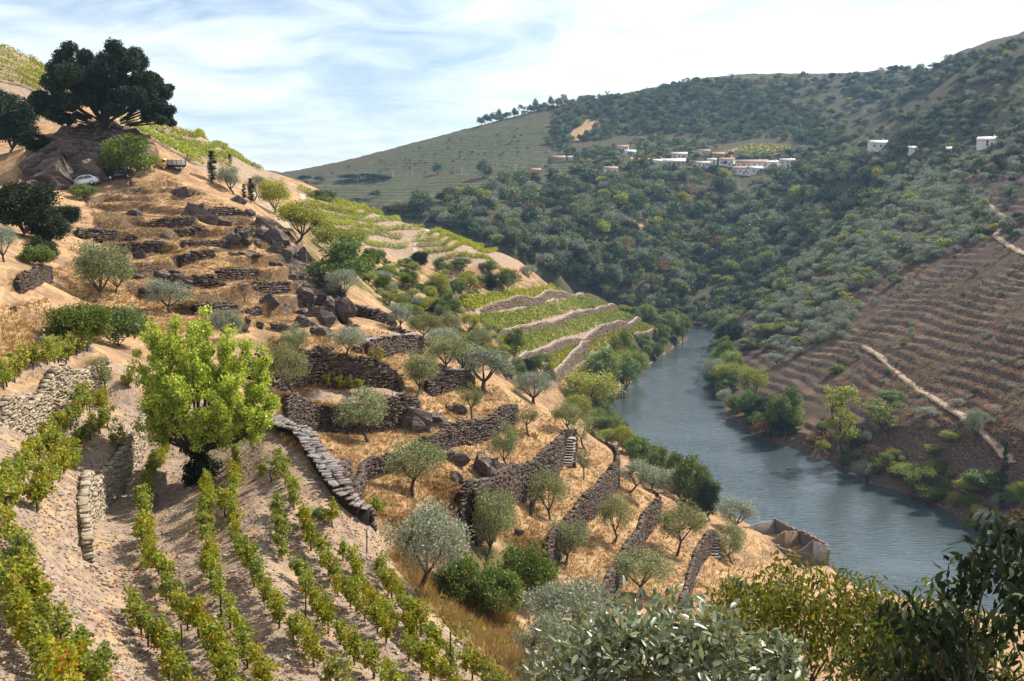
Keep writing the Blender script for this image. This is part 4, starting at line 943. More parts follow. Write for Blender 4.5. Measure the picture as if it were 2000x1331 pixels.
# ------------------------------------------------------------------ trees and bushes one can point at
# kind, variant, u, v of the foot (or of the top with a distance), width px, height px, distance or 0, name, category, label
OL = 'olive trees on the near terraces'
TREES = '''
olive 0 720 864 104 104 0|olive_tree|olive tree|lone round olive in front of the dark shaded wall
olive 1 575 830 84 108 0|olive_tree|olive tree|olive squeezed between the bright lime green tree and the shaded wall
olive 4 805 970 118 108 0|olive_tree|olive tree|open crowned olive on the straw coloured terrace right of the slab wall
olive 3 818 1152 156 185 0|olive_tree|olive tree|largest dense olive standing at the edge of the vine rows
olive 2 950 1097 112 150 0|olive_tree|olive tree|dark trunked olive behind the green brambles
olive 5 1074 1018 80 100 0|olive_tree|olive tree|leaning olive in front of the door sized slab
olive 0 991 916 62 90 0|olive_tree|olive tree|small olive right of the moss topped boulders
sparse 0 1032 852 52 60 0|olive_tree|olive tree|thin small olive near the corner of the curved wall
olive 2 1105 1105 104 92 0|olive_tree|olive tree|low bushy olive left of the pale slab topped wall
olive 1 1200 1058 72 104 0|olive_tree|olive tree|slim forked olive between the two slab topped walls
olive 4 1322 1087 88 106 0|olive_tree|olive tree|wide olive just left of the lower stone stair
olive 0 1431 1102 70 80 0|olive_tree|olive tree|upright olive right of the lower stone stair
greyolive 1 1440 1040 78 66 0|olive_tree|olive tree|grey olive beside the roofless stone building
sparse 1 1140 937 42 64 0|olive_tree|olive tree|tiny leaning olive right of the tall stair
olive 3 1230 962 80 66 0|olive_tree|olive tree|olive on the outer edge below the tall stair
olive 5 1272 958 60 48 0|olive_tree|olive tree|low olive second from the river edge
greyolive 0 1335 978 106 66 0|olive_tree|olive tree|broad grey olive at the outer edge above the river
sparse 2 1143 878 54 66 0|olive_tree|olive tree|small olive behind the tall stair
olive 1 1110 846 64 62 0|olive_tree|olive tree|olive above the top of the tall stair
greyolive 2 1042 788 84 66 0|olive_tree|olive tree|grey olive on the ridge before the lime riverside tree
sparse 0 922 826 62 78 0|olive_tree|olive tree|sparse leaning olive on the middle terrace with visible limbs
greyolive 1 946 764 112 86 0|olive_tree|olive tree|biggest grey olive on the ridge edge
olive 2 814 774 74 90 0|olive_tree|olive tree|olive before the sunlit corner wall
olive 5 866 726 94 74 0|olive_tree|olive tree|olive with a forked leaning trunk on the ridge ledge
greyolive 0 905 735 76 60 0|olive_tree|olive tree|grey olive half hidden between two ridge olives
olive 3 676 696 72 60 0|olive_tree|olive tree|small olive left of the curved bastion
olive 0 578 700 62 62 0|olive_tree|olive tree|small olive above the left part of the biggest wall
olive 4 931 698 46 56 0|olive_tree|olive tree|round olive before the second vineyard wall
olive 1 887 660 44 52 0|olive_tree|olive tree|olive on the little straw field before the vineyard
greyolive 2 668 588 66 64 0|olive_tree|olive tree|silver olive under the green tree behind the cliff
greyolive 0 334 612 92 66 0|olive_bush|olive tree|rounded silver olive bush on the dry hill
olive 2 182 590 116 122 0|olive_tree|olive tree|tall olive at the left foot of the dry hill
greyolive 1 446 668 76 64 0|olive_bush|olive tree|silver olive showing behind the bright lime green tree
greyolive 2 1105 1292 180 185 0|olive_tree|olive tree|biggest silvery olive behind the leathery shrub
olive 3 1050 1325 110 140 0|olive_tree|olive tree|dark olive at the bottom edge beside the leathery shrub
olive 5 1250 1165 136 90 0|olive_tree|olive tree|olive spreading over the lower end of the long steep wall
olive 1 1428 1182 64 66 0|olive_tree|olive tree|small olive just above the broad slab steps
greyolive 1 456 380 46 54 0|olive_tree|olive tree|silver olive on the brow between the slim cypresses
olive 3 496 392 42 48 0|olive_tree|olive tree|olive behind the second slim cypress
sparse 1 208 776 56 86 0|young_tree|tree|thin young tree among the left vines
olive 4 823 679 66 60 0|olive_tree|olive tree|olive behind the curved bastion on the ridge
greyolive 0 783 648 46 50 0|olive_tree|olive tree|silver olive right of the topmost bastion
olive 2 857 628 34 34 0|olive_tree|olive tree|small grey olive in the gully shrubs
sparse 2 768 602 36 36 0|olive_tree|olive tree|small olive above the topmost bastion
sparse 0 797 610 24 34 0|olive_tree|olive tree|spindly olive on the pale gully bank
greyolive 1 870 690 70 50 0|olive_tree|olive tree|low grey olive before the lower vineyard wall
greyolive 2 8 512 56 70 0|olive_tree|olive tree|grey olive cut by the left edge of the picture
ytree 0 537 424 58 76 0|almond_tree|tree|upright yellow green tree at the lane end
ytree 1 578 475 108 84 0|almond_tree|tree|wide yellowish tree behind the cliff crags
ytree 2 650 500 110 60 0|almond_tree|tree|pale yellow crown above the large green tree
tree 0 664 568 126 100 0|broad_tree|tree|large green tree in the gully behind the cliff
tree 1 751 580 32 42 0|small_tree|tree|small dark trunked tree on the gully bank
tree 2 803 570 34 42 0|small_tree|tree|round green tree in the middle of the gully
darktree 0 818 524 32 34 0|small_tree|tree|dark tree at the foot of the white track
tree 0 864 538 34 36 0|small_tree|tree|dark green tree right of the white track
tree 1 905 530 40 26 0|shrub|bush|green shrub under the lowest vine row of the spur
tree 2 954 535 34 26 0|shrub|bush|round shrub on the tan bank of the spur
darktree 1 964 568 28 36 0|small_tree|tree|dark tree on the left of the round tree above the vineyard
tree 1 992 570 40 44 0|small_tree|tree|round green tree directly above the vineyard edge
greyolive 2 1034 542 34 24 0|shrub|bush|grey shrub at the tip of the tan bank
ytree 0 857 578 38 48 0|shrub|bush|yellow green shrub in the right part of the gully
ytree 1 838 592 28 34 0|shrub|bush|small olive green shrub below the gully trees
ytree 2 906 566 36 36 0|shrub|bush|yellowish shrub left of the dark trees over the vineyard
tree 0 881 618 34 48 0|shrub|bush|dark green shrub touching the left vineyard edge
ytree 1 914 652 42 40 0|shrub|bush|pale yellow shrub before the first vineyard wall
ytree 2 954 656 30 28 0|shrub|bush|small yellow shrub at the end of the second vineyard wall
tree 2 1008 690 40 50 0|small_tree|tree|green tree before the third vineyard wall
darktree 0 1028 734 24 36 0|small_tree|tree|dark pointed tree before the lowest vineyard block
tree 1 1056 730 44 40 0|small_tree|tree|dense green tree before the lowest vineyard block
tree 0 1071 756 28 46 0|small_tree|tree|narrow green tree by the end of the lowest vineyard wall
bush 0 1020 750 40 22 0|shrub|bush|lime coloured shrub under the dark pointed tree
ytree 0 1152 716 128 0 318|riverside_tree|tree|bright yellow green riverside tree with a wide crown
ytree 1 1122 768 70 0 290|riverside_tree|tree|yellow green tree left of the wide riverside crown
ytree 2 1095 800 60 0 270|riverside_tree|tree|olive green tree peeping over the ridge by the river
tree 0 1186 812 56 0 290|riverside_tree|tree|green tree over the ridge where the river first shows
tree 1 1246 850 62 0 262|riverside_tree|tree|round green tree between the ridge olives and the water
tree 2 1290 868 46 0 248|riverside_tree|tree|green tree behind the broad grey ridge olive
bush 1 1348 892 76 0 226|riverside_bush|bush|dense fig like bush at the water edge over the ridge
darktree 1 1388 932 50 0 216|riverside_tree|tree|dark tree at the water edge left of the building
tree 1 1322 880 40 0 238|riverside_tree|tree|small green tree before the dense water edge bush
river 0 1175 676 92 0 365|riverside_tree|tree|large pale green tree under the lowest vineyard wall
tree 2 1217 640 48 0 395|riverside_tree|tree|dark green tree below the third vineyard wall
river 1 1220 690 64 0 375|riverside_tree|tree|green riverside tree overhanging the left bank
ytree 0 1215 672 44 0 380|riverside_tree|tree|yellowish tree at the middle of the left bank
river 2 1244 684 44 0 400|riverside_tree|tree|pale tree beside the riverside vineyard wall
bush 2 1280 668 30 0 460|riverside_bush|bush|bright low bush at the foot of the riverside wall
river 0 1304 608 60 0 505|riverside_tree|tree|broad tree at the tip of the left bank
tree 1 1334 612 44 0 515|riverside_tree|tree|dark rounded tree at the river bend
river 1 1290 630 40 0 490|riverside_tree|tree|light green tree just past the vineyard tip
river 2 1266 592 34 0 500|poplar_tree|tree|pale poplar standing above the vineyard tip
tree 0 1238 598 28 0 495|small_tree|tree|small tree left of the pale poplar
ytree 2 1214 594 32 0 490|small_tree|tree|yellow green tree at the vineyard tip edge
darktree 0 45 462 118 110 0|laurel_tree|tree|big dark rounded tree at the left edge below the crag
darktree 1 84 520 56 56 0|shrub|bush|dark shrub beneath the big dark left tree
ytree 1 226 572 54 70 0|shrub|bush|yellowish shrub right of the tall left olive
bush 0 158 676 116 82 0|thicket|bush|dense dark green thicket above the upper vine row
bush 2 232 674 96 76 0|thicket|bush|olive green right half of the thicket above the vines
tree 2 256 364 86 100 0|tree|tree|leafy green tree in front of the dark crag
tree 0 222 352 56 84 0|tree|tree|leafy tree overlapping the crag on the left of its twin
ytree 0 301 337 28 38 0|small_tree|tree|small yellow green tree left of the yellow truck
darktree 1 100 478 70 64 0|shrub|bush|dark shrub in the shaded hollow left of the dry hill
darktree 0 128 444 54 44 0|shrub|bush|dark shrub at the upper end of the shaded hollow
bush 2 70 520 60 40 0|shrub|bush|green shrub at the foot of the shaded hollow
darktree 1 16 236 60 60 0|tree|tree|dark tree at the left edge under the hill vines
bush 1 160 388 46 26 0|shrub|bush|low dark shrub in front of the white car
darktree 0 22 298 90 110 0|tree|tree|dark tree at the far left under the terraced hill
tree 1 62 250 36 34 0|small_tree|tree|green tree left of the spreading dark tree
darktree 1 72 300 60 44 0|shrub|bush|dark shrub left of the crag
cypress 0 411 357 17 60 0|cypress|cypress|tallest slim cypress at the lane bend
cypress 0 487 396 13 46 0|cypress|cypress|slim cypress at the top of the cliff
cypress 0 471 389 9 28 0|cypress|cypress|shorter cypress left of the clifftop one
cypress 0 443 322 8 20 0|cypress|cypress|small far cypress behind the silver olive
bush 0 900 1185 96 112 0|bramble_bush|bush|left part of the green brambles under the dark trunked olive
bush 1 962 1205 110 100 0|bramble_bush|bush|lowest dark green bramble below the olives
bush 2 1022 1175 116 118 0|bramble_bush|bush|right hand bright topped bramble of the terrace
bush 1 625 1012 30 20 0|weed_bush|bush|yellow flowering weed beside the slab wall
twiggy 0 228 450 26 28 0|bare_shrub|bush|bare twiggy shrub above the left hill wall
twiggy 0 278 465 24 26 0|bare_shrub|bush|bare shrub between two low hill walls
twiggy 0 381 490 24 26 0|bare_shrub|bush|bare shrub before the tall hill wall
twiggy 0 423 580 20 24 0|bare_shrub|bush|bare stem above the wall right of the silver bush
twiggy 0 476 592 34 48 0|bare_shrub|bush|tall bare shrub on the lower dry hill
twiggy 0 530 540 18 20 0|bare_shrub|bush|bare shrub above the straight wall
darktree 0 1424 628 58 0 445|riverside_tree|tree|dark bright topped tree on the right bank bend
river 1 1452 672 52 0 420|riverside_tree|tree|green tree filling the right bank bend
river 0 1494 640 62 0 425|riverside_tree|tree|tall pale tree standing on the right bank
ytree 1 1422 706 64 0 372|riverside_tree|tree|yellowish tree leaning over the water on the right bank
ytree 2 1466 712 66 0 345|riverside_tree|tree|slender multi stemmed yellow green tree on the right bank
greyolive 0 1520 712 48 0 375|olive_tree|olive tree|round grey olive behind the slender bank tree
greyolive 1 1557 706 40 0 372|olive_tree|olive tree|grey olive at the start of the dark terraces
tree 2 1541 748 78 0 294|riverside_tree|tree|conical dark green tree at the water on the right bank
tall 0 1652 752 84 0 270|bank_tree|tree|tall thin multi stemmed tree on the rusty bank
tall 1 1736 780 88 0 262|bank_tree|tree|tall feathery tree right of the multi stemmed one
tree 1 1744 768 60 0 280|bank_tree|tree|bushy green tree behind the feathery bank tree
greyolive 1 1817 842 44 0 258|olive_tree|olive tree|grey olive near the right riverside
greyolive 2 1864 852 34 0 256|olive_tree|olive tree|small grey olive beside the yellow poplars
greyolive 0 1914 862 42 0 240|olive_tree|olive tree|lone grey olive on the bare right bank
greyolive 1 1914 796 46 0 236|olive_tree|olive tree|grey olive on the lower side of the dirt track
tall 0 1828 872 46 0 246|bank_tree|tree|yellow poplar like tree on the right bank
ytree 0 1858 862 52 0 244|bank_tree|tree|yellow leafy tree right of the poplar like one
ytree 1 1766 922 96 0 246|riverside_tree|tree|yellowish bush overhanging the water at right
tree 0 1815 915 90 0 236|riverside_tree|tree|dark green bush standing over its reflection at right
tree 2 1938 915 100 0 222|riverside_tree|tree|leafy shrub on the right bank near the picture edge
ytree 2 1890 945 80 0 228|riverside_tree|tree|low yellowish shrub on the near right bank
cypress 0 1963 862 16 0 214|cypress|cypress|dark narrow cypress at the right edge
bush 0 1634 756 34 0 330|shrub|bush|dark round shrub on the stepped right slope
bush 1 1742 656 34 0 400|shrub|bush|dark green shrub above the top of the dirt track
fardry 0 1489 812 40 0 300|dry_bush|bush|rust brown bush at the water beside the conical tree
fardry 0 1600 868 60 0 284|dry_bush|bush|rusty brushwood on the right bank
'''
def place_trees():
    rng = random.Random(11); L = []
    for ln in TREES.strip().splitlines():
        a, nm, cat, lab = ln.split('|'); k, var, u, v, w, h, y = a.split(); L.append((k, int(var), float(u), float(v), float(w), float(h), float(y), nm, cat, lab))
    pts = hit_many([(l[2], l[3]) for l in L])
    for l, p in zip(L, pts):
        k, var, u, v, w, h, y, nm, cat, lab = l
        if y:
            t, m = slope(u, v); x = float(t*y); zg = float(ground_z(np.array([x]), np.array([y]))[0]); zg = max(zg, WATER-.2); H = float(m*y)-zg; p = (x, y, zg); W = w*y/2000
            if H < W*.5: H = W*.5
        else: W = w*p[1]/2000*1.16; H = h*p[1]/2000*1.05
        grp = OL if cat == 'olive tree' and p[1] < 140 else None
        plant(k, var, p, W, H, rng.uniform(-.6, .6), nm, lab, cat, grp, sink=.08*min(1, H*.2))
place_trees()
# one-off trees
def special_trees():
    # spreading dark evergreen on the crag
    rng = np.random.default_rng(9); p = hit(205, 250); y = p[1]; W = 282*y/2000; H = 166*y/2000
    root = thing('spreading_tree', 'huge dark spreading evergreen tree standing on the crag', 'tree', tuple(map(float, p)))
    def q(u, v, d=0): t, m = slope(u, v); yy = y+d; return np.array([t*yy-p[0], yy-p[1], m*yy-p[2]])
    blobs = [(110,200,26),(85,190,22),(75,205,16),(130,150,30),(150,120,26),(165,110,22),(140,175,34),(175,150,36),(185,185,34),(215,120,30),(232,105,24),(250,108,24),(262,130,26),(275,150,24),(290,170,24),(285,195,26),(262,185,28),(240,160,30),(210,160,32),(225,195,26),(305,185,22),(300,150,16),(310,170,14),(318,212,20),(326,235,14),(310,228,14),(110,225,20),(120,238,13),(160,205,26),(250,215,20),(280,215,18),(165,228,10),(130,205,24),(300,205,18),(195,130,22),(100,170,18),(230,140,24),(205,205,20)]
    cl = []
    for (u, v, r) in blobs:
        for k in range(3):
            d = rng.uniform(-1, 1)*W*.36*math.cos((u-200)/150*1.4); s = r*y/2000*.72
            cl.append((q(u+rng.normal(0, r*.28), v+rng.normal(0, r*.25)), s, 0)); cl[-1] = (cl[-1][0]+np.array([0, d, 0]), s, int(800*(s/1.2)**2)+90)
    C, A, N, T = clump_leaves(rng, cl, .3, .15, 0, .8, 2.6); V, F = leaves(rng, C, A, N, .40, .2)
    link('crown', mesh_np('crown', V, F, [M['dark']], attrs={'tint': ('FACE', 'FLOAT', T)}), root)
    acc = Acc(); b0 = np.array([0, 0, -.6])
    for (uu, vv, r) in ((170,195,.45),(240,180,.45),(205,150,.5),(140,205,.3),(275,205,.32),(120,160,.3),(255,130,.3),(300,190,.22)):
        tip = q(uu, vv, rng.uniform(-3, 3)); m1 = np.array([tip[0]*.3, tip[1]*.3, tip[2]*.45]); acc.add(*tube([b0, np.array([tip[0]*.06, tip[1]*.06, .8]), m1, tip], [.6*r+.22, .5*r+.16, .4*r+.06, .1], 7))
    for (c, s, n) in cl[::2]:
        m1 = np.array([c[0]*.6, c[1]*.6, c[2]*.62]); acc.add(*tube([m1*.6, m1, c], [.16, .12, .04], 4))
    V, F = acc.out(); link('trunk', mesh_np('trunk', V, F, [M['bark_dark']], smooth=True), root)
    # bright lime green tree among the vines, ivy round its foot
    p = hit(388, 944); y = p[1]; root = thing('lime_green_tree', 'bright lime green tree with upswept branches among the vine rows', 'tree', tuple(map(float, p)))
    rng = np.random.default_rng(21); cl = []; acc = Acc(); top = np.array([-.05, 0, 2.1]); s = y/2000*.94
    acc.add(*tube([(0, 0, -.4), (0, 0, .1), (.05, .02, 1.1), top], [.34, .27, .23, .2], 9))
    tips = [(-98,312,.3),(-70,330,-.5),(-40,342,.2),(0,335,.6),(38,345,-.4),(70,318,.3),(112,300,-.3),(148,268,.5),(150,215,-.4),(158,180,.2),(150,140,-.2),(-108,270,-.5),(-100,225,.4),(-92,180,-.6),(-60,300,1.3),(20,310,-1.5),(60,280,1.6),(100,240,-1.4),(-60,250,-1.6),(120,205,1.5),(-90,160,.8),(90,150,-1.8),(30,170,-2.2),(-40,200,-2.2),(60,220,2.2),(-20,260,2.2),(128,120,.4),(-80,130,-.5),(0,240,-2.6),(30,290,.1),(-20,290,-.6),(80,190,-2.3),(-70,210,1.8),(120,170,-1.2),(0,200,2.6),(50,130,1.5)]
    for (dx, dz, dy) in tips:
        tip = np.array([dx*s, dy*1.15, dz*s]); m1 = top*.6+tip*.4+np.array([dx*s*.18, dy*.2, -dz*s*.12]); path = np.array([top-np.array([0, 0, .5]), m1, tip*.75+m1*.25, tip]); acc.add(*tube(path, [.11, .075, .045, .015], 5))
        for k in range(10):
            t = .35+.65*k/9; c = path[1]*(1-t)+path[3]*t+rng.normal(0, .16, 3)
            cl.append((c+np.array([0, 0, .08*math.sin(t*3)]), rng.uniform(.26, .46), 150))
            if k % 3 == 1: sd = rng.normal(0, .5, 3); acc.add(*tube([c, c+sd*.6+np.array([0, 0, .15]), c+sd+np.array([0, 0, .35])], [.025, .016, .006], 3)); cl.append((c+sd*.8+np.array([0, 0, .25]), .42, 130))
    C, A, N, T = clump_leaves(rng, cl, .17, .12, .15, .9, 2); V, F = leaves(rng, C, A, N, .15, .10)
    link('crown', mesh_np('crown', V, F, [M['lime']], attrs={'tint': ('FACE', 'FLOAT', T)}), root)
    V, F = acc.out(); link('trunk', mesh_np('trunk', V, F, [M['bark']], smooth=True), root)
    cl = [(np.array([rng.normal(0, .22), rng.normal(0, .22), rng.uniform(.05, 2.5)]), rng.uniform(.28, .45), 120) for _ in range(34)]+[(np.array([rng.uniform(-.6, .9), rng.normal(0, .4), rng.uniform(.1, .9)]), rng.uniform(.3, .45), 120) for _ in range(16)]
    C, A, N, T = clump_leaves(rng, cl, .12, .1, .3, .9, 2); V, F = leaves(rng, C, A, N, .13, .11)
    link('ivy', mesh_np('ivy', V, F, [M['dark']], attrs={'tint': ('FACE', 'FLOAT', T)}), root)
    # yellowish dry broom
    p = hit(968, 1222); rng = np.random.default_rng(4); acc = Acc(); T = []
    root = thing('broom_bush', 'dry yellowish broom bush with bare upright twigs', 'bush', tuple(map(float, p)))
    for k in range(90):
        a = rng.uniform(0, 6.28); r = rng.uniform(.2, 1.1); h = rng.uniform(.7, 1.9); tip = np.array([math.cos(a)*r+.5, math.sin(a)*r, h]); acc.add(*tube([(0, 0, -.1), tip*.5+np.array([0, 0, .12]), tip], [.02, .014, .004], 3))
    V, F = acc.out(); link('twigs', mesh_np('twigs', V, F, [M['straw']], attrs={'tint': ('FACE', 'FLOAT', np.full(sum(len(f) for f in F), .5))}), root)
special_trees()

# ------------------------------------------------------------------ grape vines of the near plots, plant by plant
VROWS = [
 ('the vine row beside the lit wall foot', [(323,866),(297,897),(288,925),(280,968),(285,1011),(281,1044),(301,1079),(321,1113),(344,1150),(366,1185),(401,1222),(429,1250),(447,1293),(458,1335)]),
 ('the short front row left of the wide gap', [(258,1173),(275,1208),(309,1236),(323,1270),(352,1308),(380,1345)]),
 ('the row starting at the ivy clad trunk', [(405,905),(405,940),(398,983),(399,1010),(409,1050),(409,1087),(424,1122),(447,1168),(464,1208),(481,1250),(515,1293),(544,1331),(560,1350)]),
 ('the row under the lime green tree', [(463,863),(457,905),(451,954),(449,997),(460,1025),(469,1044),(487,1087),(501,1116),(530,1150),(552,1193),(571,1213)]),
 ('the gappy row in front of the stake', [(600,1238),(623,1279),(660,1308),(690,1335)]),
 ('the short upper row of five vines', [(540,979),(546,1025),(557,1064)]),
 ('the long row starting below the short upper row', [(586,1107),(600,1136),(623,1165),(643,1199),(672,1230),(700,1259),(729,1279),(757,1308),(785,1340)]),
 ('the row starting at the head of the slab wall', [(543,880),(561,923),(580,966),(594,1007),(609,1044),(629,1073),(649,1104),(672,1139),(700,1167),(729,1193),(757,1213),(775,1239),(803,1253),(838,1282),(872,1310),(905,1338)]),
 ('the row nearest the slab wall', [(669,1064),(694,1099),(709,1133),(729,1162),(760,1190),(790,1215)]),
 ('the outermost row along the dry grass bank', [(743,1102),(766,1133),(792,1167),(815,1193),(838,1216),(858,1245),(881,1262),(909,1279),(938,1299),(972,1322)]),
 ('the upper row on the left terrace', [(251,734),(214,763),(171,777),(148,800),(120,826),(86,863),(57,883),(28,911),(14,940),(8,983),(14,1010),(23,1036),(43,1079),(43,1122),(72,1173),(100,1208),(137,1242),(160,1273),(190,1312)]),
 ('the second row on the left terrace', [(205,805),(171,837),(143,877),(126,888),(91,920),(77,963)]),
 ('the third row in the shaded corner at left', [(-10,1080),(10,1140),(30,1190),(55,1235),(90,1280),(120,1320)]),
 ('the row on top of the cream wall', [(172,664),(150,670),(128,677),(86,689),(43,703),(9,720),(-20,735)]),
]
SINGLES = [(297,838,'small dark vine bush alone in the shade of the lit wall'),(529,942,'lone young vine between the rows below the lime tree'),(649,1030,'lone bushy vine near the slab wall'),(440,1010,'small stray vine between two long rows'),(233,920,''),(735,1010,'')]
THIN = [(632,758),(655,762),(682,764),(700,768),(735,752)]
VINE_ME = []
def vine_protos():
    for i in range(8):
        rng = np.random.default_rng(500+i); cl = []; acc = Acc()
        acc.add(*tube([(0, 0, -.15), (.02, .01, .2), (-.04, .03, .42), (.03, 0, .6)], [.05, .042, .036, .03], 5))
        for s_ in (-1, 1):
            acc.add(*tube([(.0, 0, .55), (s_*.25, .02, .72), (s_*.55, rng.normal(0, .05), .8)], [.026, .018, .008], 4))
        for k in range(15): cl.append((np.array([rng.uniform(-.55, .55), rng.normal(0, .13), rng.uniform(.42, 1.12)]), rng.uniform(.16, .27), 46))
        for k in range(4): cl.append((np.array([rng.uniform(-.6, .6), rng.normal(0, .2), rng.uniform(.9, 1.45)]), .14, 12))
        C, A, N, T = clump_leaves(rng, cl, .13, .12, .35, .95, 2); T = np.clip(T+(i % 4-1.5)*.08, 0, 1); red = rng.random(len(T)) < (.02+.03*(i % 3)); T[red] = 1
        V, F = leaves(rng, C, A, N, .11, .10); fo = mesh_np('foliage', V, F, [M['vine']], attrs={'tint': ('FACE', 'FLOAT', T)})
        V, F = acc.out(); VINE_ME.append((mesh_np('trunk', V, F, [M['bark']], smooth=True), fo))
vine_protos()
def vine_at(x, y, rz, i, lab, sc=1, group='grape vines of the near plot'):
    z = float(ground_z(np.array([x]), np.array([y]))[0]); r = thing('grape_vine', lab, 'vine', (x, y, z), rz, group, (sc, sc, sc)); a, b = VINE_ME[i % 8]; link('trunk', a, r); link('foliage', b, r)
def place_vines():
    rng = random.Random(77)
    for k, (lab, px) in enumerate(VROWS):
        p = hit_many(px, lift=.75, ymin=12); yy = p[:, 1]; med = np.array([np.median(yy[max(0, i-1):i+2]) for i in range(len(yy))])
        bad = np.abs(np.log(yy/med)) > .12; yy = np.where(bad, med, yy); t, m = slope(*np.array(px, float).T); line = resample(np.stack([t*yy, yy, yy*0], 1), .92 if k < 10 else 1.0)
        d = np.gradient(line[:, :2], axis=0)
        for i in range(len(line)):
            if rng.random() < .06: continue
            vine_at(line[i, 0]+rng.gauss(0, .06), line[i, 1]+rng.gauss(0, .1), math.atan2(d[i, 1], d[i, 0])+rng.gauss(0, .12)+(PI if rng.random() < .5 else 0), rng.randrange(8), 'grape vine, %s down ' % ordinal(i+1)+lab, rng.uniform(.64, .95)*(1.25 if k >= 10 else 1))
    for u, v, lab in SINGLES:
        p = hit(u, v, ymin=12); vine_at(float(p[0]), float(p[1]), rng.uniform(0, 3), rng.randrange(8), lab or 'small stray vine standing between two rows', .95)
    for ti, (u, v) in enumerate(THIN):
        p = hit(u, v, ymin=60); vine_at(float(p[0]), float(p[1]), .1, rng.randrange(8), 'thin trained vine, %s from the left, on the pocket terrace above the shaded wall' % ordinal(ti+1), 1.0, 'thin vines on the pocket terrace')
    for u, v, h, lab in [(356,1304,1.3,'stake in the short front row of vines'),(597,1215,1.5,'tall stake beside the gappy vine row'),(879,1320,1.5,'stake near the bottom of the outermost vine row'),(766,775,1.6,'thin dark post on the pocket terrace corner'),(432,1245,1.4,'stake inside the row beside the lit wall'),(643,1125,1.0,'pale short stake in the row from the slab wall head'),(716,1082,1.1,'reddish stake at the end of the slab wall'),(40,1150,1.6,'dark stake among the left terrace vines')]:
        p = hit(u, v, ymin=12); V, F = tube([(0, 0, -.3), (.02, .01, h*.5), (.03, -.02, h)], [.035, .032, .028], 6); r = link('vine_stake', mesh_np('vine_stake', V, F, [M['bark']]), None, tuple(map(float, p))); tag(r, 'weathered wooden '+lab, 'stake', 'stakes of the near vineyard')
place_vines()
# ------------------------------------------------------------------ distant vines: rows along the terraces of the spur and the left hill
ROWS_SPUR = [[(583,371),(610,380),(634,389)],[(583,374),(600,384),(625,390),(648,394),(674,400)],[(600,384),(623,391),(660,402),(697,407),(717,413)],[(600,398),(620,406),(660,411),(686,416),(740,419)],[(615,405),(637,411),(677,420),(711,425),(766,427)],
 [(632,424),(660,428),(690,431),(728,436),(768,434),(791,434)],[(625,434),(648,438),(686,441),(728,447),(771,450),(828,449)],[(766,437),(814,438)],[(690,456),(706,458),(743,460),(786,467)],[(700,480),(751,483),(797,484)],
 [(828,446),(844,445)],[(837,454),(868,453)],[(817,463),(843,461),(897,461)],[(811,473),(857,471),(923,473)],[(814,483),(871,481),(943,480)],[(826,496),(885,491),(970,491)],[(866,510),(928,506),(994,503)]]
ROWS_HILL = [[(237,238),(271,257),(308,277),(343,297),(380,319),(400,328)],[(290,252),(328,273),(371,286),(414,294),(445,297)],[(314,280),(357,294),(400,306),(445,311),(485,320),(514,334)],[(300,248),(343,263),(385,271),(411,277),(431,286)],[(337,241),(371,257),(400,271),(434,288),(471,308),(508,328)],
 [(0,98),(30,108),(60,122),(94,146)],[(0,112),(40,128),(90,158)],[(0,126),(40,140),(86,165)],[(0,142),(40,152),(84,174)],[(0,160),(40,166),(80,182)],[(390,300),(420,318),(450,330)]]
def row_mesh(line, z, hgt, wid, rng, step=.42, n=9, mk='vine_lime', L=.42):
    C = []; d = unit(np.gradient(line[:, :2], axis=0))
    for i in range(len(line)):
        s = np.stack([-d[i, 1], d[i, 0]], -1); k = rng.poisson(n*rng.uniform(.6, 1.3)); o = rng.normal(0, wid*.34, k)
        C.append(np.c_[line[i, :2]+s*o[:, None]+rng.normal(0, step*.5, (k, 1))*d[i], z[i]+rng.uniform(.25, 1, k)*hgt*rng.uniform(.75, 1.15)])
    C = np.concatenate(C); A = unit(rng.normal(size=C.shape)+[0, 0, .2]); N = unit(rng.normal(size=C.shape)*.8+[0, 0, .6])
    V, F = leaves(rng, C, A, N, L, L*.75); return V, F, np.clip(rng.normal(.5, .22, len(C)), 0, 1)
def rows_far():
    rng = np.random.default_rng(8)
    for grp, rows_, rngy in (('vine rows on the pale spur', ROWS_SPUR, (240, 460)), ('vine rows on the left hill', ROWS_HILL, (175, 340))):
        for ri, px in enumerate(rows_):
            p = hit_many(px, ymin=rngy[0], ymax=rngy[1]); yy = p[:, 1].copy()
            md = np.array([np.median(yy[max(0, i-1):i+2]) for i in range(len(yy))]); yy = np.where(np.abs(np.log(yy/md)) > .05, md, yy)
            t, m = slope(*np.array(px, float).T); line = resample(np.stack([t*yy, yy, m*yy], 1), .42); z = ground_z(line[:, 0], line[:, 1])
            V, F, T = row_mesh(line, z, 1.9, 1.2, rng, n=20, L=.45); c = V.mean(0); c[2] = z.mean()
            o = link('vine_row', mesh_np('vine_row', V-c, F, [M['vine_lime']], attrs={'tint': ('FACE', 'FLOAT', T)}), None, tuple(c))
            tag(o, ('%s vine row from the top on the pale spur%s' % (ordinal(ri+1 if ri < 10 else ri-9), ' left of the white track' if ri < 10 else ' right of the white track')) if 'spur' in grp else ('%s vine row on the slope right of the spreading tree' % ordinal(ri+1) if ri < 5 else '%s vine row from the skyline at far left' % ordinal(ri-4) if ri < 10 else 'lowest short vine row above the slim cypresses'), 'vine row', grp)
rows_far()
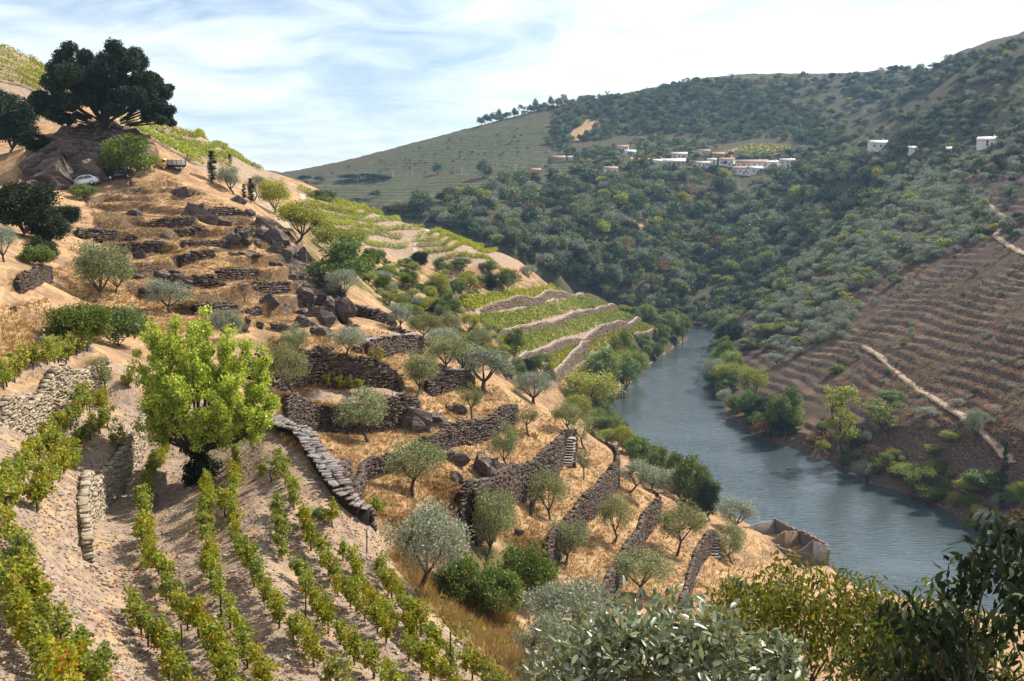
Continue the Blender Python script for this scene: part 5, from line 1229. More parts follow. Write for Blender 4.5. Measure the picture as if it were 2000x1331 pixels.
VBLOCK = [('upper', [(888,592),(960,577),(1060,563),(1085,553),(1134,570),(1088,577),(1020,596),(921,610)]), ('second', [(925,622),(1020,609),(1055,598),(1100,588),(1140,581),(1195,598),(1120,609),(1060,626),(985,647),(945,640)]),
 ('third', [(968,674),(985,661),(1060,640),(1120,621),(1200,607),(1243,620),(1170,642),(1100,661),(1020,694),(1000,692)]), ('fourth', [(1078,732),(1065,703),(1103,677),(1131,670),(1180,654),(1250,630),(1290,645),(1240,660),(1150,692),(1140,698),(1087,732)])]
def vineyard_blocks():
    rng = np.random.default_rng(31)
    for nm, poly in VBLOCK+[('pale village', [(1402,304),(1468,283),(1540,284),(1544,296),(1482,304)])]:
        far = nm == 'pale village'
        P_ = np.array(poly); u = []; v = []
        y0 = P_[:, 1].min()
        while y0 < P_[:, 1].max():
            uu = np.arange(P_[:, 0].min(), P_[:, 0].max(), 4.0); u.append(uu+rng.normal(0, .8, len(uu))); v.append(y0-(uu-uu[0])*.0+rng.normal(0, .5, len(uu))); y0 += 3.0
        u = np.concatenate(u); v = np.concatenate(v); k = inpoly(u, v, poly) & (rng.random(len(u)) < .9); p = fhit(np.stack([u[k], v[k]], 1)); p = p[(p[:, 1] > (250 if not far else 650)) & (p[:, 1] < (520 if not far else 1100))]
        n = 14; C = np.repeat(p, n, 0)+np.c_[rng.normal(0, .38, (len(p)*n, 2)), rng.uniform(.2, 1.35, len(p)*n)]
        A = unit(rng.normal(size=C.shape)); N = unit(rng.normal(size=C.shape)*.8+[0, 0, .7]); V, F = leaves(rng, C, A, N, *((.72, .55) if not far else (1.5, 1.1)))
        c = p.mean(0); o = link('vineyard', mesh_np('vineyard', V-c, F, [M['vine_lime']], attrs={'tint': ('FACE', 'FLOAT', np.clip(rng.normal(.45, .25, len(C)), 0, 1))}), None, tuple(c))
        tag(o, 'dense green vines filling the %s terrace of the riverside vineyard' % nm if not far else 'pale green vine field above the village', 'vineyard', 'planted terraces of the riverside vineyard' if not far else None, 'stuff')
vineyard_blocks()
# ------------------------------------------------------------------ scattered woods, groves and scrub
WOOD_A = [(740,412),(850,398),(940,375),(965,352),(1180,350),(1290,335),(1430,345),(1560,330),(1700,300),(1790,370),(1740,420),(1640,500),(1560,550),(1500,600),(1440,640),(1350,640),(1240,610),(1190,590),(1100,545),(1030,515),(990,490),(880,450),(800,430)]
WOOD_B = [(1070,285),(1090,215),(930,248),(960,236),(1100,205),(1200,190),(1300,174),(1380,160),(1450,158),(1560,215),(1640,250),(1650,300),(1560,280),(1480,272),(1400,285),(1290,262),(1200,270),(1120,280),(1100,300)]
WOOD_C = [(1480,160),(1600,155),(1700,148),(1850,118),(2000,80),(2000,330),(1900,345),(1790,375),(1700,325),(1650,300),(1640,240),(1560,200)]
WOOD_D = [(1040,350),(1180,340),(1290,330),(1440,345),(1560,325),(1660,300),(1560,285),(1490,300),(1400,305),(1290,300),(1200,290),(1100,300)]
GROVE = [(1450,650),(1490,590),(1560,520),(1640,450),(1740,380),(1800,350),(1890,345),(1950,420),(1960,470),(1850,500),(1730,545),(1680,610),(1650,660),(1560,690),(1500,690)]
SPARSE = [(1600,740),(1560,700),(1660,665),(1720,560),(1850,505),(2000,480),(2000,900),(1900,880),(1820,850),(1740,830)]
TOPR = [(1800,355),(1900,330),(2000,280),(2000,480),(1965,470),(1950,410),(1900,350)]
GULLY = [(700,560),(660,520),(600,440),(640,440),(720,510),(790,520),(850,545),(900,535),(960,560),(1040,550),(890,590),(905,620),(880,640),(820,640),(760,600)]
GULLY2 = [(930,640),(985,665),(1010,700),(1060,745),(1070,770),(1020,760),(960,720),(900,680)]
HILLV = [(620,350),(700,328),(800,296),(940,250),(1070,250),(1070,285),(1100,300),(1040,330),(960,345),(870,342),(700,345)]
def scatter(poly, n, seed, dens=None):
    rng = np.random.default_rng(seed); P_ = np.array(poly, float); out = []
    while len(out) < n:
        u = rng.uniform(P_[:, 0].min(), P_[:, 0].max(), 4*n); v = rng.uniform(P_[:, 1].min(), P_[:, 1].max(), 4*n); k = inpoly(u, v, poly)
        if dens: k &= rng.random(4*n) < dens(u, v)
        out += list(zip(u[k], v[k]))
    return np.array(out[:n])
CLEAR = [[(1400,304),(1470,279),(1545,281),(1600,292),(1540,299),(1470,308)],[(1110,262),(1150,236),(1180,240),(1130,276)],[(1300,268),(1350,266),(1350,278),(1305,280)]]
HOUSE_PX = [(1192,324,1206,336,26),(1092,303,0,0,24),(1046,327,0,0,14),(1217,282,0,0,20),(1229,290,0,0,20),(1327,298,0,0,26),(1286,312,0,0,20),(1316,310,0,0,42),(1376,292,0,0,18),(1403,300,0,0,20),(1420,307,0,0,26),(1390,310,0,0,16),(1468,313,0,0,58),(1450,323,0,0,34),(1472,324,0,0,26),(1536,309,0,0,28),(1508,311,0,0,18),(1372,316,0,0,22),(1714,272,0,0,34),(1928,264,0,0,36)]
def clear_of(uv, pad=6):
    k = np.ones(len(uv), bool)
    for c in CLEAR: k &= ~inpoly(uv[:, 0], uv[:, 1], c)
    for h in HOUSE_PX: k &= ~((np.abs(uv[:, 0]-h[0]) < h[4]/2+pad*.5) & (uv[:, 1] > h[1]+4) & (uv[:, 1] < h[1]+34))
    for tr in TRACKS:
        q = np.array(tr[0], float); d, _, _ = dist_poly(uv[:, 0], uv[:, 1], [tuple(x) for x in q]); k &= d > pad
    return k
TRACKS = [([(1690,674),(1712,688),(1740,708),(1770,735),(1800,757),(1840,783),(1880,808),(1920,828),(1960,850),(1985,866)], 2.5, 'dirt_track'), ([(1893,372),(1912,388),(1940,402),(1962,420),(1958,440),(1948,458),(1975,478),(2010,496)], 3.0, 'dirt_track'),
 ([(848,443),(830,459),(806,474),(808,488),(812,505)], 2.1, 'white_track'), ([(583,376),(590,388),(597,398)], 3, 'white_track'), ([(442,350),(480,372),(510,398),(540,428),(556,455)], 3.0, 'lane')]
def noisef(uv, sc, seed): return fbm(uv[:, 0]/sc, uv[:, 1]/sc, seed, 3)
FOREST = []      # everything past the individual trees: rows of (kind, variant, x, y, z, width, height, rot)
def woods():
    rng = np.random.default_rng(12); rd = random.Random(4); singles = 0
    def put(uv, kinds, wpx, hk, nind, label, cat, grp, ylim, name):
        uv = uv[clear_of(uv)]; p = fhit(uv); ok = (p[:, 1] > ylim[0]) & (p[:, 1] < ylim[1]) & (p[:, 2] > WATER+.4); p = p[ok]; uv = uv[ok]; order = np.argsort(p[:, 1])
        for r, i in enumerate(order):
            k = rd.choices([a for a, b in kinds], [b for a, b in kinds])[0]; var = rd.randrange(NVAR[k]); y = p[i, 1]; W = rd.uniform(*wpx)*(y/2000); H = W*hk*rd.uniform(.8, 1.25)
            if k == 'farpine': H *= 1.7; W *= .8
            if r < nind:
                lb = {'oak': 'dark rounded oak', 'faroak_dark': 'blackish green oak', 'paleoak': 'pale green oak', 'farolive': 'silvery olive', 'faryellow': 'yellow green tree', 'farpine': 'tall dark pine', 'fardry': 'rusty dry tree'}[k]
                plant(k, var, p[i], W, H, rd.uniform(0, 6.28), name, lb+' '+label, cat, grp, sink=H*.06)
            else: FOREST.append((k, var, p[i, 0], p[i, 1], p[i, 2]-H*.06, W, H, rd.uniform(0, 6.28)))
    a = scatter(WOOD_A, 1500, 1, lambda u, v: .35+.65*(fbm(u/60, v/34, 5, 3) > .42)); put(a, [('oak', 4), ('paleoak', 3), ('faroak_dark', 2), ('farolive', 2.2), ('faryellow', .7), ('fardry', .25)], (12, 38), .85, 170, 'in the wood that covers the far bank', 'tree', 'trees of the wood on the far bank', (480, 1000), 'wood_tree')
    put(scatter(WOOD_A, 900, 91, lambda u, v: .5+0*u), [('oak', 3), ('faroak_dark', 2), ('paleoak', 2)], (8, 14), .75, 0, '', 'tree', '', (480, 1000), 'wood_tree')
    put(scatter(WOOD_B, 1500, 2), [('oak', 5), ('paleoak', 3), ('farpine', .6), ('faroak_dark', 2)], (9, 17), .85, 0, '', 'tree', '', (750, 1500), 'wood_tree')
    put(scatter(WOOD_C, 850, 3, lambda u, v: .25+.75*(fbm(u/50, v/26, 8, 3) > .5)), [('oak', 5), ('farolive', 4), ('faroak_dark', 3), ('faryellow', .5), ('paleoak', 2)], (10, 21), .8, 0, '', 'tree', '', (420, 1500), 'wood_tree')
    put(scatter(WOOD_D, 520, 6, lambda u, v: .3+.7*(fbm(u/40, v/18, 9, 3) > .5)), [('oak', 4), ('farolive', 3), ('faroak_dark', 2), ('faryellow', 1)], (9, 18), .8, 0, '', 'tree', '', (700, 1000), 'wood_tree')
    put(scatter([(1110,300),(1200,290),(1290,266),(1400,284),(1400,298),(1300,300),(1230,304),(1200,310)], 170, 14), [('oak', 4), ('paleoak', 3), ('farolive', 2)], (8, 17), .8, 0, '', 'tree', '', (700, 1300), 'wood_tree')
    put(scatter(HILLV, 120, 13), [('oak', 2), ('farolive', 2)], (3, 7), .8, 0, '', 'tree', '', (800, 1300), 'wood_tree')
    put(scatter(GROVE, 620, 4, lambda u, v: .4+.6*(fbm(u/50, v/40, 15, 2) > .4)), [('farolive', 8), ('faryellow', 1), ('paleoak', 1), ('oak', .8)], (20, 36), .74, 260, 'in the grove on the slope right of the river', 'tree', 'trees of the grove on the right slope', (190, 700), 'grove_tree')
    put(scatter(SPARSE, 190, 5), [('farolive', 8), ('oak', 1), ('fardry', .6), ('faryellow', .3)], (6, 19), .85, 190, 'on the dark stepped slope beside the dirt track', 'tree', 'small trees on the stepped right slope', (190, 560), 'slope_tree')
    put(scatter(TOPR, 60, 7), [('oak', 3), ('farolive', 4), ('faroak_dark', 3)], (16, 30), .8, 60, 'high on the shaded right edge of the slope', 'tree', 'trees high on the right slope', (190, 700), 'slope_tree')
    put(scatter(GULLY, 130, 8), [('ytree', 4), ('tree', 2), ('greyolive', 1.5)], (18, 40), .75, 0, '', 'tree', '', (140, 420), 'gully') if False else None
woods()
def gully():
    rd = random.Random(9); uv = np.concatenate([scatter(GULLY, 120, 8), scatter(GULLY2, 52, 18)]); p = hit_many(uv)
    for i in range(len(p)):
        if not 120 < p[i, 1] < 430: continue
        k = rd.choices(['ytree', 'tree', 'greyolive', 'bush', 'faryellow', 'fardry'], [5, 1.6, 2, 1.5, 1, .4])[0]; W = rd.uniform(17, 38)*p[i, 1]/2000; H = W*rd.uniform(.6, .95)
        plant(k, rd.randrange(NVAR[k]), p[i], W, H, rd.uniform(0, 6), 'gully_shrub', {'ytree': 'olive yellow', 'tree': 'dark green', 'greyolive': 'grey green', 'bush': 'dense green', 'faryellow': 'yellowish', 'fardry': 'dry brown'}[k]+' shrub in the overgrown gully between the two spurs', 'bush', 'shrubs of the gully', .1)
    # skyline and roadside trees
    for u, v, w, h, k in [(938,247,12,18,'oak'),(948,243,10,20,'farpine'),(962,240,12,18,'oak'),(975,237,10,22,'farpine'),(990,233,16,14,'oak'),(1004,230,10,18,'farpine'),(1020,226,12,22,'farpine'),(1035,222,10,16,'oak'),(1045,219,9,24,'farpine'),(1062,216,14,16,'oak'),(1075,212,10,22,'farpine'),(1090,209,10,18,'oak'),(1103,206,10,22,'farpine'),(1120,204,12,10,'oak'),(1297,176,14,12,'oak'),(1328,170,8,12,'farpine'),(1340,168,12,16,'farpine'),(1356,166,8,14,'farpine'),(680,330,6,7,'oak'),(648,340,6,5,'oak'),(1640,152,8,8,'oak'),(1660,151,10,9,'oak'),(1674,150,14,10,'faryellow'),(1560,154,7,7,'oak'),(1580,154,7,7,'oak'),(1520,152,7,6,'oak'),(855,341,16,22,'oak'),(942,348,22,34,'farpine'),(955,347,14,20,'oak'),(702,352,50,14,'faroak_dark'),(745,352,34,12,'faroak_dark'),(600,356,20,14,'faroak_dark'),(622,357,18,14,'oak'),(640,392,30,20,'oak'),(620,388,26,18,'oak'),(700,395,14,9,'faroak_dark'),(716,396,12,9,'oak'),(735,386,18,14,'oak'),(690,397,16,10,'oak'),(218,0,0,0,'')]:
        if not k: continue
        p = fhit([(u, v)])[0]
        if p[1] > 1800: p = fhit([(u, v+6)])[0]
        plant('oak' if k == 'farpine' and rd.random() < .5 else k, rd.randrange(2), p, w*p[1]/2000*1.55, h*p[1]/2000*1.05, rd.uniform(0, 6), 'ridge_tree', ('tall pine' if k == 'farpine' else 'rounded tree')+' on the skyline or roadside of the far hill', 'tree', 'trees along the far ridge and road', .3)
gully()
def village_trees():
    rd = random.Random(5); uv = []
    for h in HOUSE_PX: uv += [(h[0]+rd.uniform(-.6, .6)*h[4], h[1]+rd.uniform(15, 20)) for _ in range(2)]+[(h[0]+rd.choice((-.75, .75))*h[4], h[1]+rd.uniform(6, 14))]
    p = fhit(uv)
    for q in p:
        if not 500 < q[1] < 1100: continue
        k = rd.choice(['oak', 'oak', 'farolive', 'paleoak', 'faroak_dark']); W = rd.uniform(7, 16)*q[1]/2000; plant(k, rd.randrange(NVAR[k]), q, W, W*rd.uniform(.7, 1), rd.uniform(0, 6), 'garden_tree', 'rounded green tree growing between the white village houses', 'tree', 'trees between the village houses', .2)
village_trees()
def banks():
    rd = random.Random(21)
    def along(line, n, side, kinds, wr, where, grp, nm):
        q = resample(np.array([(*a, 0) for a in line], float), 1.0); d = unit(np.gradient(q[:, :2], axis=0))
        for k in range(n):
            i = rd.randrange(len(q)); o = rd.uniform(-.5, 7)*side; x = q[i, 0]-d[i, 1]*o; y = q[i, 1]+d[i, 0]*o; z = float(ground_z(np.array([x]), np.array([y]))[0]); kk = rd.choices([a for a, b in kinds], [b for a, b in kinds])[0]; W = rd.uniform(*wr); H = W*rd.uniform(.75, 1.15)
            u, v = project(x, y, z)
            if z < WATER-.6 or (1460 < u < 1640 and y < 215): continue
            plant(kk, rd.randrange(NVAR[kk]), (x, y, max(z, WATER)), W, H, rd.uniform(0, 6), nm, {'tree': 'dark green', 'ytree': 'yellow green', 'river': 'pale green', 'bush': 'low bushy green', 'greyolive': 'grey green', 'darktree': 'blackish green', 'fardry': 'rusty'}[kk]+' tree '+where, 'tree', grp, .15)
    along(RIV_L[2:10], 62, -1, [('river', 4), ('tree', 4), ('ytree', 3), ('bush', 2)], (4.5, 8.5), 'crowding the left river bank below the terraces', 'trees of the left bank', 'bank_tree')
    along(RIV_R[6:14], 84, -1, [('river', 3), ('tree', 4), ('ytree', 2), ('greyolive', 3), ('bush', 2), ('darktree', 1)], (5, 10.5), 'lining the right river bank at the bend', 'trees of the right bank', 'bank_tree')
    along(RIV_R[2:8], 36, -1, [('bush', 2), ('ytree', 2), ('fardry', 2), ('greyolive', 2), ('tree', 2), ('river', 1)], (2.5, 6.5), 'on the rusty near part of the right bank', 'shrubs of the near right bank', 'bank_tree')
banks()
def forest_object():
    """the rest of the woods as one instanced mass"""
    kinds = sorted({(f[0], f[1]) for f in FOREST}); idx = {k: i for i, k in enumerate(kinds)}; coll = bpy.data.collections.new('wood_shapes')
    for i, k in enumerate(kinds):
        H0, W0, me = PROTO[k]; o = bpy.data.objects.new('shape_%03d' % i, me); coll.objects.link(o)
    pts = np.array([f[2:5] for f in FOREST]); me = bpy.data.meshes.new('woodland'); me.from_pydata(pts.tolist(), [], [])
    def attr(n, t, d): a = me.attributes.new(n, t, 'POINT'); a.data.foreach_set('vector' if t == 'FLOAT_VECTOR' else 'value', np.asarray(d).ravel())
    attr('pick', 'INT', np.array([idx[(f[0], f[1])] for f in FOREST], np.int32)); attr('rz', 'FLOAT', np.array([f[7] for f in FOREST], np.float32))
    attr('size', 'FLOAT_VECTOR', np.array([(f[5]/PROTO[f[0], f[1]][1], f[5]/PROTO[f[0], f[1]][1], f[6]/PROTO[f[0], f[1]][0]) for f in FOREST], np.float32))
    ng = bpy.data.node_groups.new('woodland_nodes', 'GeometryNodeTree'); ng.interface.new_socket('Geometry', in_out='INPUT', socket_type='NodeSocketGeometry'); ng.interface.new_socket('Geometry', in_out='OUTPUT', socket_type='NodeSocketGeometry')
    N = ng.nodes; L = ng.links; gi = N.new('NodeGroupInput'); go = N.new('NodeGroupOutput'); ip = N.new('GeometryNodeInstanceOnPoints'); ci = N.new('GeometryNodeCollectionInfo')
    ci.inputs['Collection'].default_value = coll; ci.inputs['Separate Children'].default_value = True; ci.inputs['Reset Children'].default_value = True
    def na(n, t): x = N.new('GeometryNodeInputNamedAttribute'); x.data_type = t; x.inputs[0].default_value = n; return x.outputs[0]
    cx = N.new('ShaderNodeCombineXYZ'); L.new(na('rz', 'FLOAT'), cx.inputs[2]); e2r = N.new('FunctionNodeEulerToRotation'); L.new(cx.outputs[0], e2r.inputs[0])
    L.new(gi.outputs[0], ip.inputs['Points']); L.new(ci.outputs[0], ip.inputs['Instance']); ip.inputs['Pick Instance'].default_value = True
    L.new(na('pick', 'INT'), ip.inputs['Instance Index']); L.new(e2r.outputs[0], ip.inputs['Rotation']); L.new(na('size', 'FLOAT_VECTOR'), ip.inputs['Scale']); L.new(ip.outputs[0], go.inputs[0])
    o = link('woodland', me); md = o.modifiers.new('woodland', 'NODES'); md.node_group = ng; tag(o, 'far woods and scrub covering the hills around the village', 'woodland', None, 'stuff')
forest_object()
# ------------------------------------------------------------------ tracks
def tracks():
    for ti, (px, w, nm) in enumerate(TRACKS):
        p = fhit(px); yy = p[:, 1]
        ty = {0: [345,330,313,296,284,265,249,241,231,222], 1: [485,470,440,412,392,378,362,345]}.get(ti)
        if ty: yy = np.array([112.75/(.55*a-b) for a, b in zip(*slope(*np.array(px, float).T))])
        else: md = np.array([np.median(yy[max(0, i-1):i+2]) for i in range(len(yy))]); yy = np.where(np.abs(np.log(yy/md)) > .04, md, yy)
        t, m = slope(*np.array(px, float).T); line = resample(np.stack([t*yy, yy, yy*0], 1), 1.5); d = unit(np.gradient(line[:, :2], axis=0)); s = np.stack([-d[:, 1], d[:, 0]], 1); V = []
        zc = ground_z(line[:, 0], line[:, 1]); zc = np.convolve(np.r_[[zc[0]]*3, zc, [zc[-1]]*3], np.ones(7)/7, 'valid')
        rng = np.random.default_rng(3)
        for o in (-.62, -.5, -.25, 0, .25, .5, .62):
            q = line[:, :2]+s*(o*w+rng.normal(0, .10, (len(line), 1))); z = np.maximum(zc-.25, ground_z(q[:, 0], q[:, 1])*.6+zc*.4)+((.06 if nm != 'dusty_path' else .03) if abs(o) < .6 else -.5); V.append(np.c_[q, z])
        V = np.stack(V, 1); nr, nc = V.shape[:2]; tag(link(nm, mesh_np(nm, V.reshape(-1, 3), grid_faces(nr, nc), [M['path'] if nm == 'dusty_path' else M['track'] if nm != 'white_track' else M['white_track']], smooth=True)), 'pale unpaved track', None, kind='structure')
def track_mat(n, a, b_, c):
    m, nt, b = mat(n, .95, .05); B = NB(nt); pos = B.n('ShaderNodeNewGeometry').outputs['Position']; nt.links.new(B.ramp(B.noise(pos, .9, 6, .7), [(.3, a), (.5, b_), (.7, c)]), b.inputs['Base Color']); return m
M['path'] = track_mat('path_dust', (.22, .165, .12), (.31, .24, .18), (.42, .34, .26)); M['track'] = track_mat('track_earth', (.24, .17, .115), (.36, .27, .19), (.46, .36, .27)); M['white_track'] = track_mat('pale_track', (.30, .25, .19), (.40, .34, .27), (.48, .42, .34))
tracks()
# ------------------------------------------------------------------ the village
def flat(name, c, rough=.85, spec=.2, var=.12, scale=1.5):
    m, nt, b = mat(name, rough, spec); B = NB(nt); pos = B.n('ShaderNodeNewGeometry').outputs['Position']; n = B.noise(pos, scale, 6, .65)
    lo = tuple(x*(1-var) for x in c); hi = tuple(min(1, x*(1+var)) for x in c); nt.links.new(B.ramp(n, [(.35, lo), (.65, hi)]), b.inputs['Base Color']); return m
M['white_wall'] = flat('whitewash', (.66, .64, .61), var=.2); M['stone_wall'] = flat('house_stone', (.40, .34, .27)); M['terracotta'] = flat('terracotta_tiles', (.33, .20, .145), var=.25, scale=3)
M['grey_roof'] = flat('weathered_roof', (.40, .36, .33), var=.2); M['pale_roof'] = flat('pale_roof', (.62, .58, .54)); M['dark_opening'] = flat('dark_window', (.02, .022, .026), .2, .5); M['door_wood'] = flat('door_wood', (.12, .06, .035)); M['orange_wall'] = flat('orange_render', (.50, .24, .12))
def box(c, s):
    return CUBE_V*np.array(s)+np.array(c), CUBE_F
def add_box(acc, c, s): V, F = box(c, s); acc.add(V, F)
def part(name, acc, mk, root, **k): V, F = acc.out(); return link(name, mesh_np(name, V, F, [mk if not isinstance(mk, str) else M[mk]], **k), root)
HOUSES = [(1192,338,27,10,'terra','white_wall',.25,2,'lone white cottage with a red roof below the left part of the village'),(1092,315,24,8,'terra','stone_wall',.1,2,'pale house with a long orange roof at the left end of the village'),(1046,339,20,8,'terra','orange_wall',.1,1,'small orange roofed house at the roadside far left of the village'),(1217,294,21,8,'terra','white_wall',-.1,2,'upper red roofed house left of the dry stepped field'),
 (1230,304,22,9,'pale','white_wall',.3,2,'white house with a pale roof under the red roofed one'),(1327,308,30,7,'grey','white_wall',0,3,'wide grey roofed house above the long pale roof'),(1286,324,22,11,'pale','white_wall',.2,2,'white gabled house at the left end of the long stone house'),(1316,325,44,11,'pale','stone_wall',0,5,'long stone house with a bright pale roof edge'),(1376,302,20,8,'terra','white_wall',.2,2,'small white house just above the round trees in the village'),
 (1403,307,24,5,'terra','stone_wall',0,2,'low red roofed shed at the edge of the pale green field'),(1420,323,28,12,'terra','white_wall',-.2,3,'tall white house with red roof in the middle of the village'),(1390,320,18,9,'grey','white_wall',.1,1,'little white house beside the dark village tree'),(1468,327,60,11,'terra','white_wall',0,6,'longest white house of the village with a red roof'),(1449,340,34,12,'terra','white_wall',-.3,3,'lowest red roofed white house of the village'),
 (1474,340,28,13,'pale','white_wall',.5,2,'white house with a bright gable at the bottom of the village'),(1537,327,28,15,'grey','white_wall',.1,6,'two storey white house at the right end of the village'),(1509,326,22,10,'pale','white_wall',-.3,1,'small white house hidden by a round tree at the village end'),(1373,326,26,8,'grey','white_wall',0,2,'low white house left of the dark village trees'),(1716,291,36,13,'pale','white_wall',.35,3,'big white house alone on the slope right of the village'),
 (1930,286,38,15,'pale','white_wall',-.15,3,'white gabled house highest on the right slope'),(1118,313,18,4,'pale','stone_wall',0,1,'dark shed with white roof at the left end of the village'),(1782,297,16,5,'pale','white_wall',.3,1,'tiny white shed between the two big white houses'),(1853,299,9,8,'pale','white_wall',0,1,'narrow white hut below the highest white house'),(1462,152,54,4,'grey','stone_wall',0,0,'long low flat building on the skyline')]
def village():
    pts = fhit([(h[0], h[1]) for h in HOUSES]); pts[-1] = fhit([(1462, 157)])[0]
    for h, p in zip(HOUSES, pts):
        u, v, wp, hp, rf, wl, yaw, nw, lab = h; y = p[1]; W = wp*y/2000; H = max(2.4, .85*hp*y/2000); D = min(9, max(5, W*.6)); z0 = p[2]-.3
        root = thing('house', lab, 'house', (p[0], y, z0), -math.atan2(p[0], y)+yaw, 'houses of the hillside village')
        roofh = 0.25*D if rf != 'flat' else .2; hw, hd = W/2, D/2
        if v < 160: roofh = .5
        V = np.array([(-hw,-hd,-2),(hw,-hd,-2),(hw,hd,-2),(-hw,hd,-2),(-hw,-hd,H),(hw,-hd,H),(hw,hd,H),(-hw,hd,H),(-hw,0,H+roofh),(hw,0,H+roofh)], float)
        me = bpy.data.meshes.new('wall'); me.from_pydata(V.tolist(), [], [(0,1,5,4),(1,2,6,9,5),(2,3,7,6),(3,0,4,8,7)]); me.materials.append(M[wl]); link('wall', me, root)
        e = .35; acc = Acc()
        for sgn in (-1, 1):
            a = np.array([(-hw-e, sgn*(hd+e), H-.12), (hw+e, sgn*(hd+e), H-.12), (hw+e, 0, H+roofh+.06), (-hw-e, 0, H+roofh+.06)]); b_ = a+[0, 0, .22]
            acc.add(np.concatenate([a, b_]), np.array([(0,3,2,1),(4,5,6,7),(0,1,5,4),(1,2,6,5),(2,3,7,6),(3,0,4,7)]))
        roof = part('roof', acc, {'terra': 'terracotta', 'grey': 'grey_roof', 'pale': 'pale_roof'}[rf], root)
        if hp > 9: acc = Acc(); add_box(acc, (hw*.5, hd*.2, H+roofh+.5), (.7, .7, 1.6)); part('chimney', acc, wl, roof)
        two = hp >= 15; n = nw if not two else nw//2
        for fl in range(2 if two else 1):
            for k in range(n):
                x = -hw+W*(k+.5+(.0 if nw > 1 else .22))/n; acc = Acc(); add_box(acc, (x, -hd-.01, (H*.55 if not two else H*(.28+.45*fl))), (1.1, .16, 1.3)); win = part('window', acc, 'dark_opening', root)
                acc = Acc(); add_box(acc, (x, -hd-.06, (H*.55 if not two else H*(.28+.45*fl))-.75), (1.4, .22, .12)); part('sill', acc, 'pale_roof', win)
        if nw: acc = Acc(); add_box(acc, (hw*.12 if nw % 2 == 0 else hw*.42, -hd-.02, .9), (1.1, .18, 2.2)); part('door', acc, 'door_wood', root)
village()
def poles():
    for i, (u, v) in enumerate([(623,355),(680,352),(723,349),(768,346),(805,342),(853,341),(902,340),(949,336),(1007,334),(1060,330)]):
        p = fhit([(u, v)])[0]; h = 12*p[1]/2000; r = thing('utility_pole', 'pale utility pole, %s from the left, along the road under the far vineyard hill' % ordinal(i+1), 'pole', tuple(map(float, p)), 0, 'utility poles along the far road')
        V, F = tube([(0, 0, -1), (0, 0, h)], [.22, .16], 6); link('post', mesh_np('post', V, F, [M['pale_roof']]), r); acc = Acc(); add_box(acc, (0, 0, h-.5), (2.0, .14, .14)); part('crossarm', acc, 'pale_roof', r)
    u, v = 1726, 430; p = fhit([(u, v)])[0]; h = 26*p[1]/2000; r = thing('utility_pole', 'single pale pole among the trees of the right slope', 'pole', tuple(map(float, p))); V, F = tube([(0, 0, -1), (0, 0, h)], [.14, .1], 6); link('post', mesh_np('post', V, F, [M['pale_roof']]), r); acc = Acc(); add_box(acc, (0, 0, h-.4), (1.4, .1, .1)); part('crossarm', acc, 'pale_roof', r)
poles()
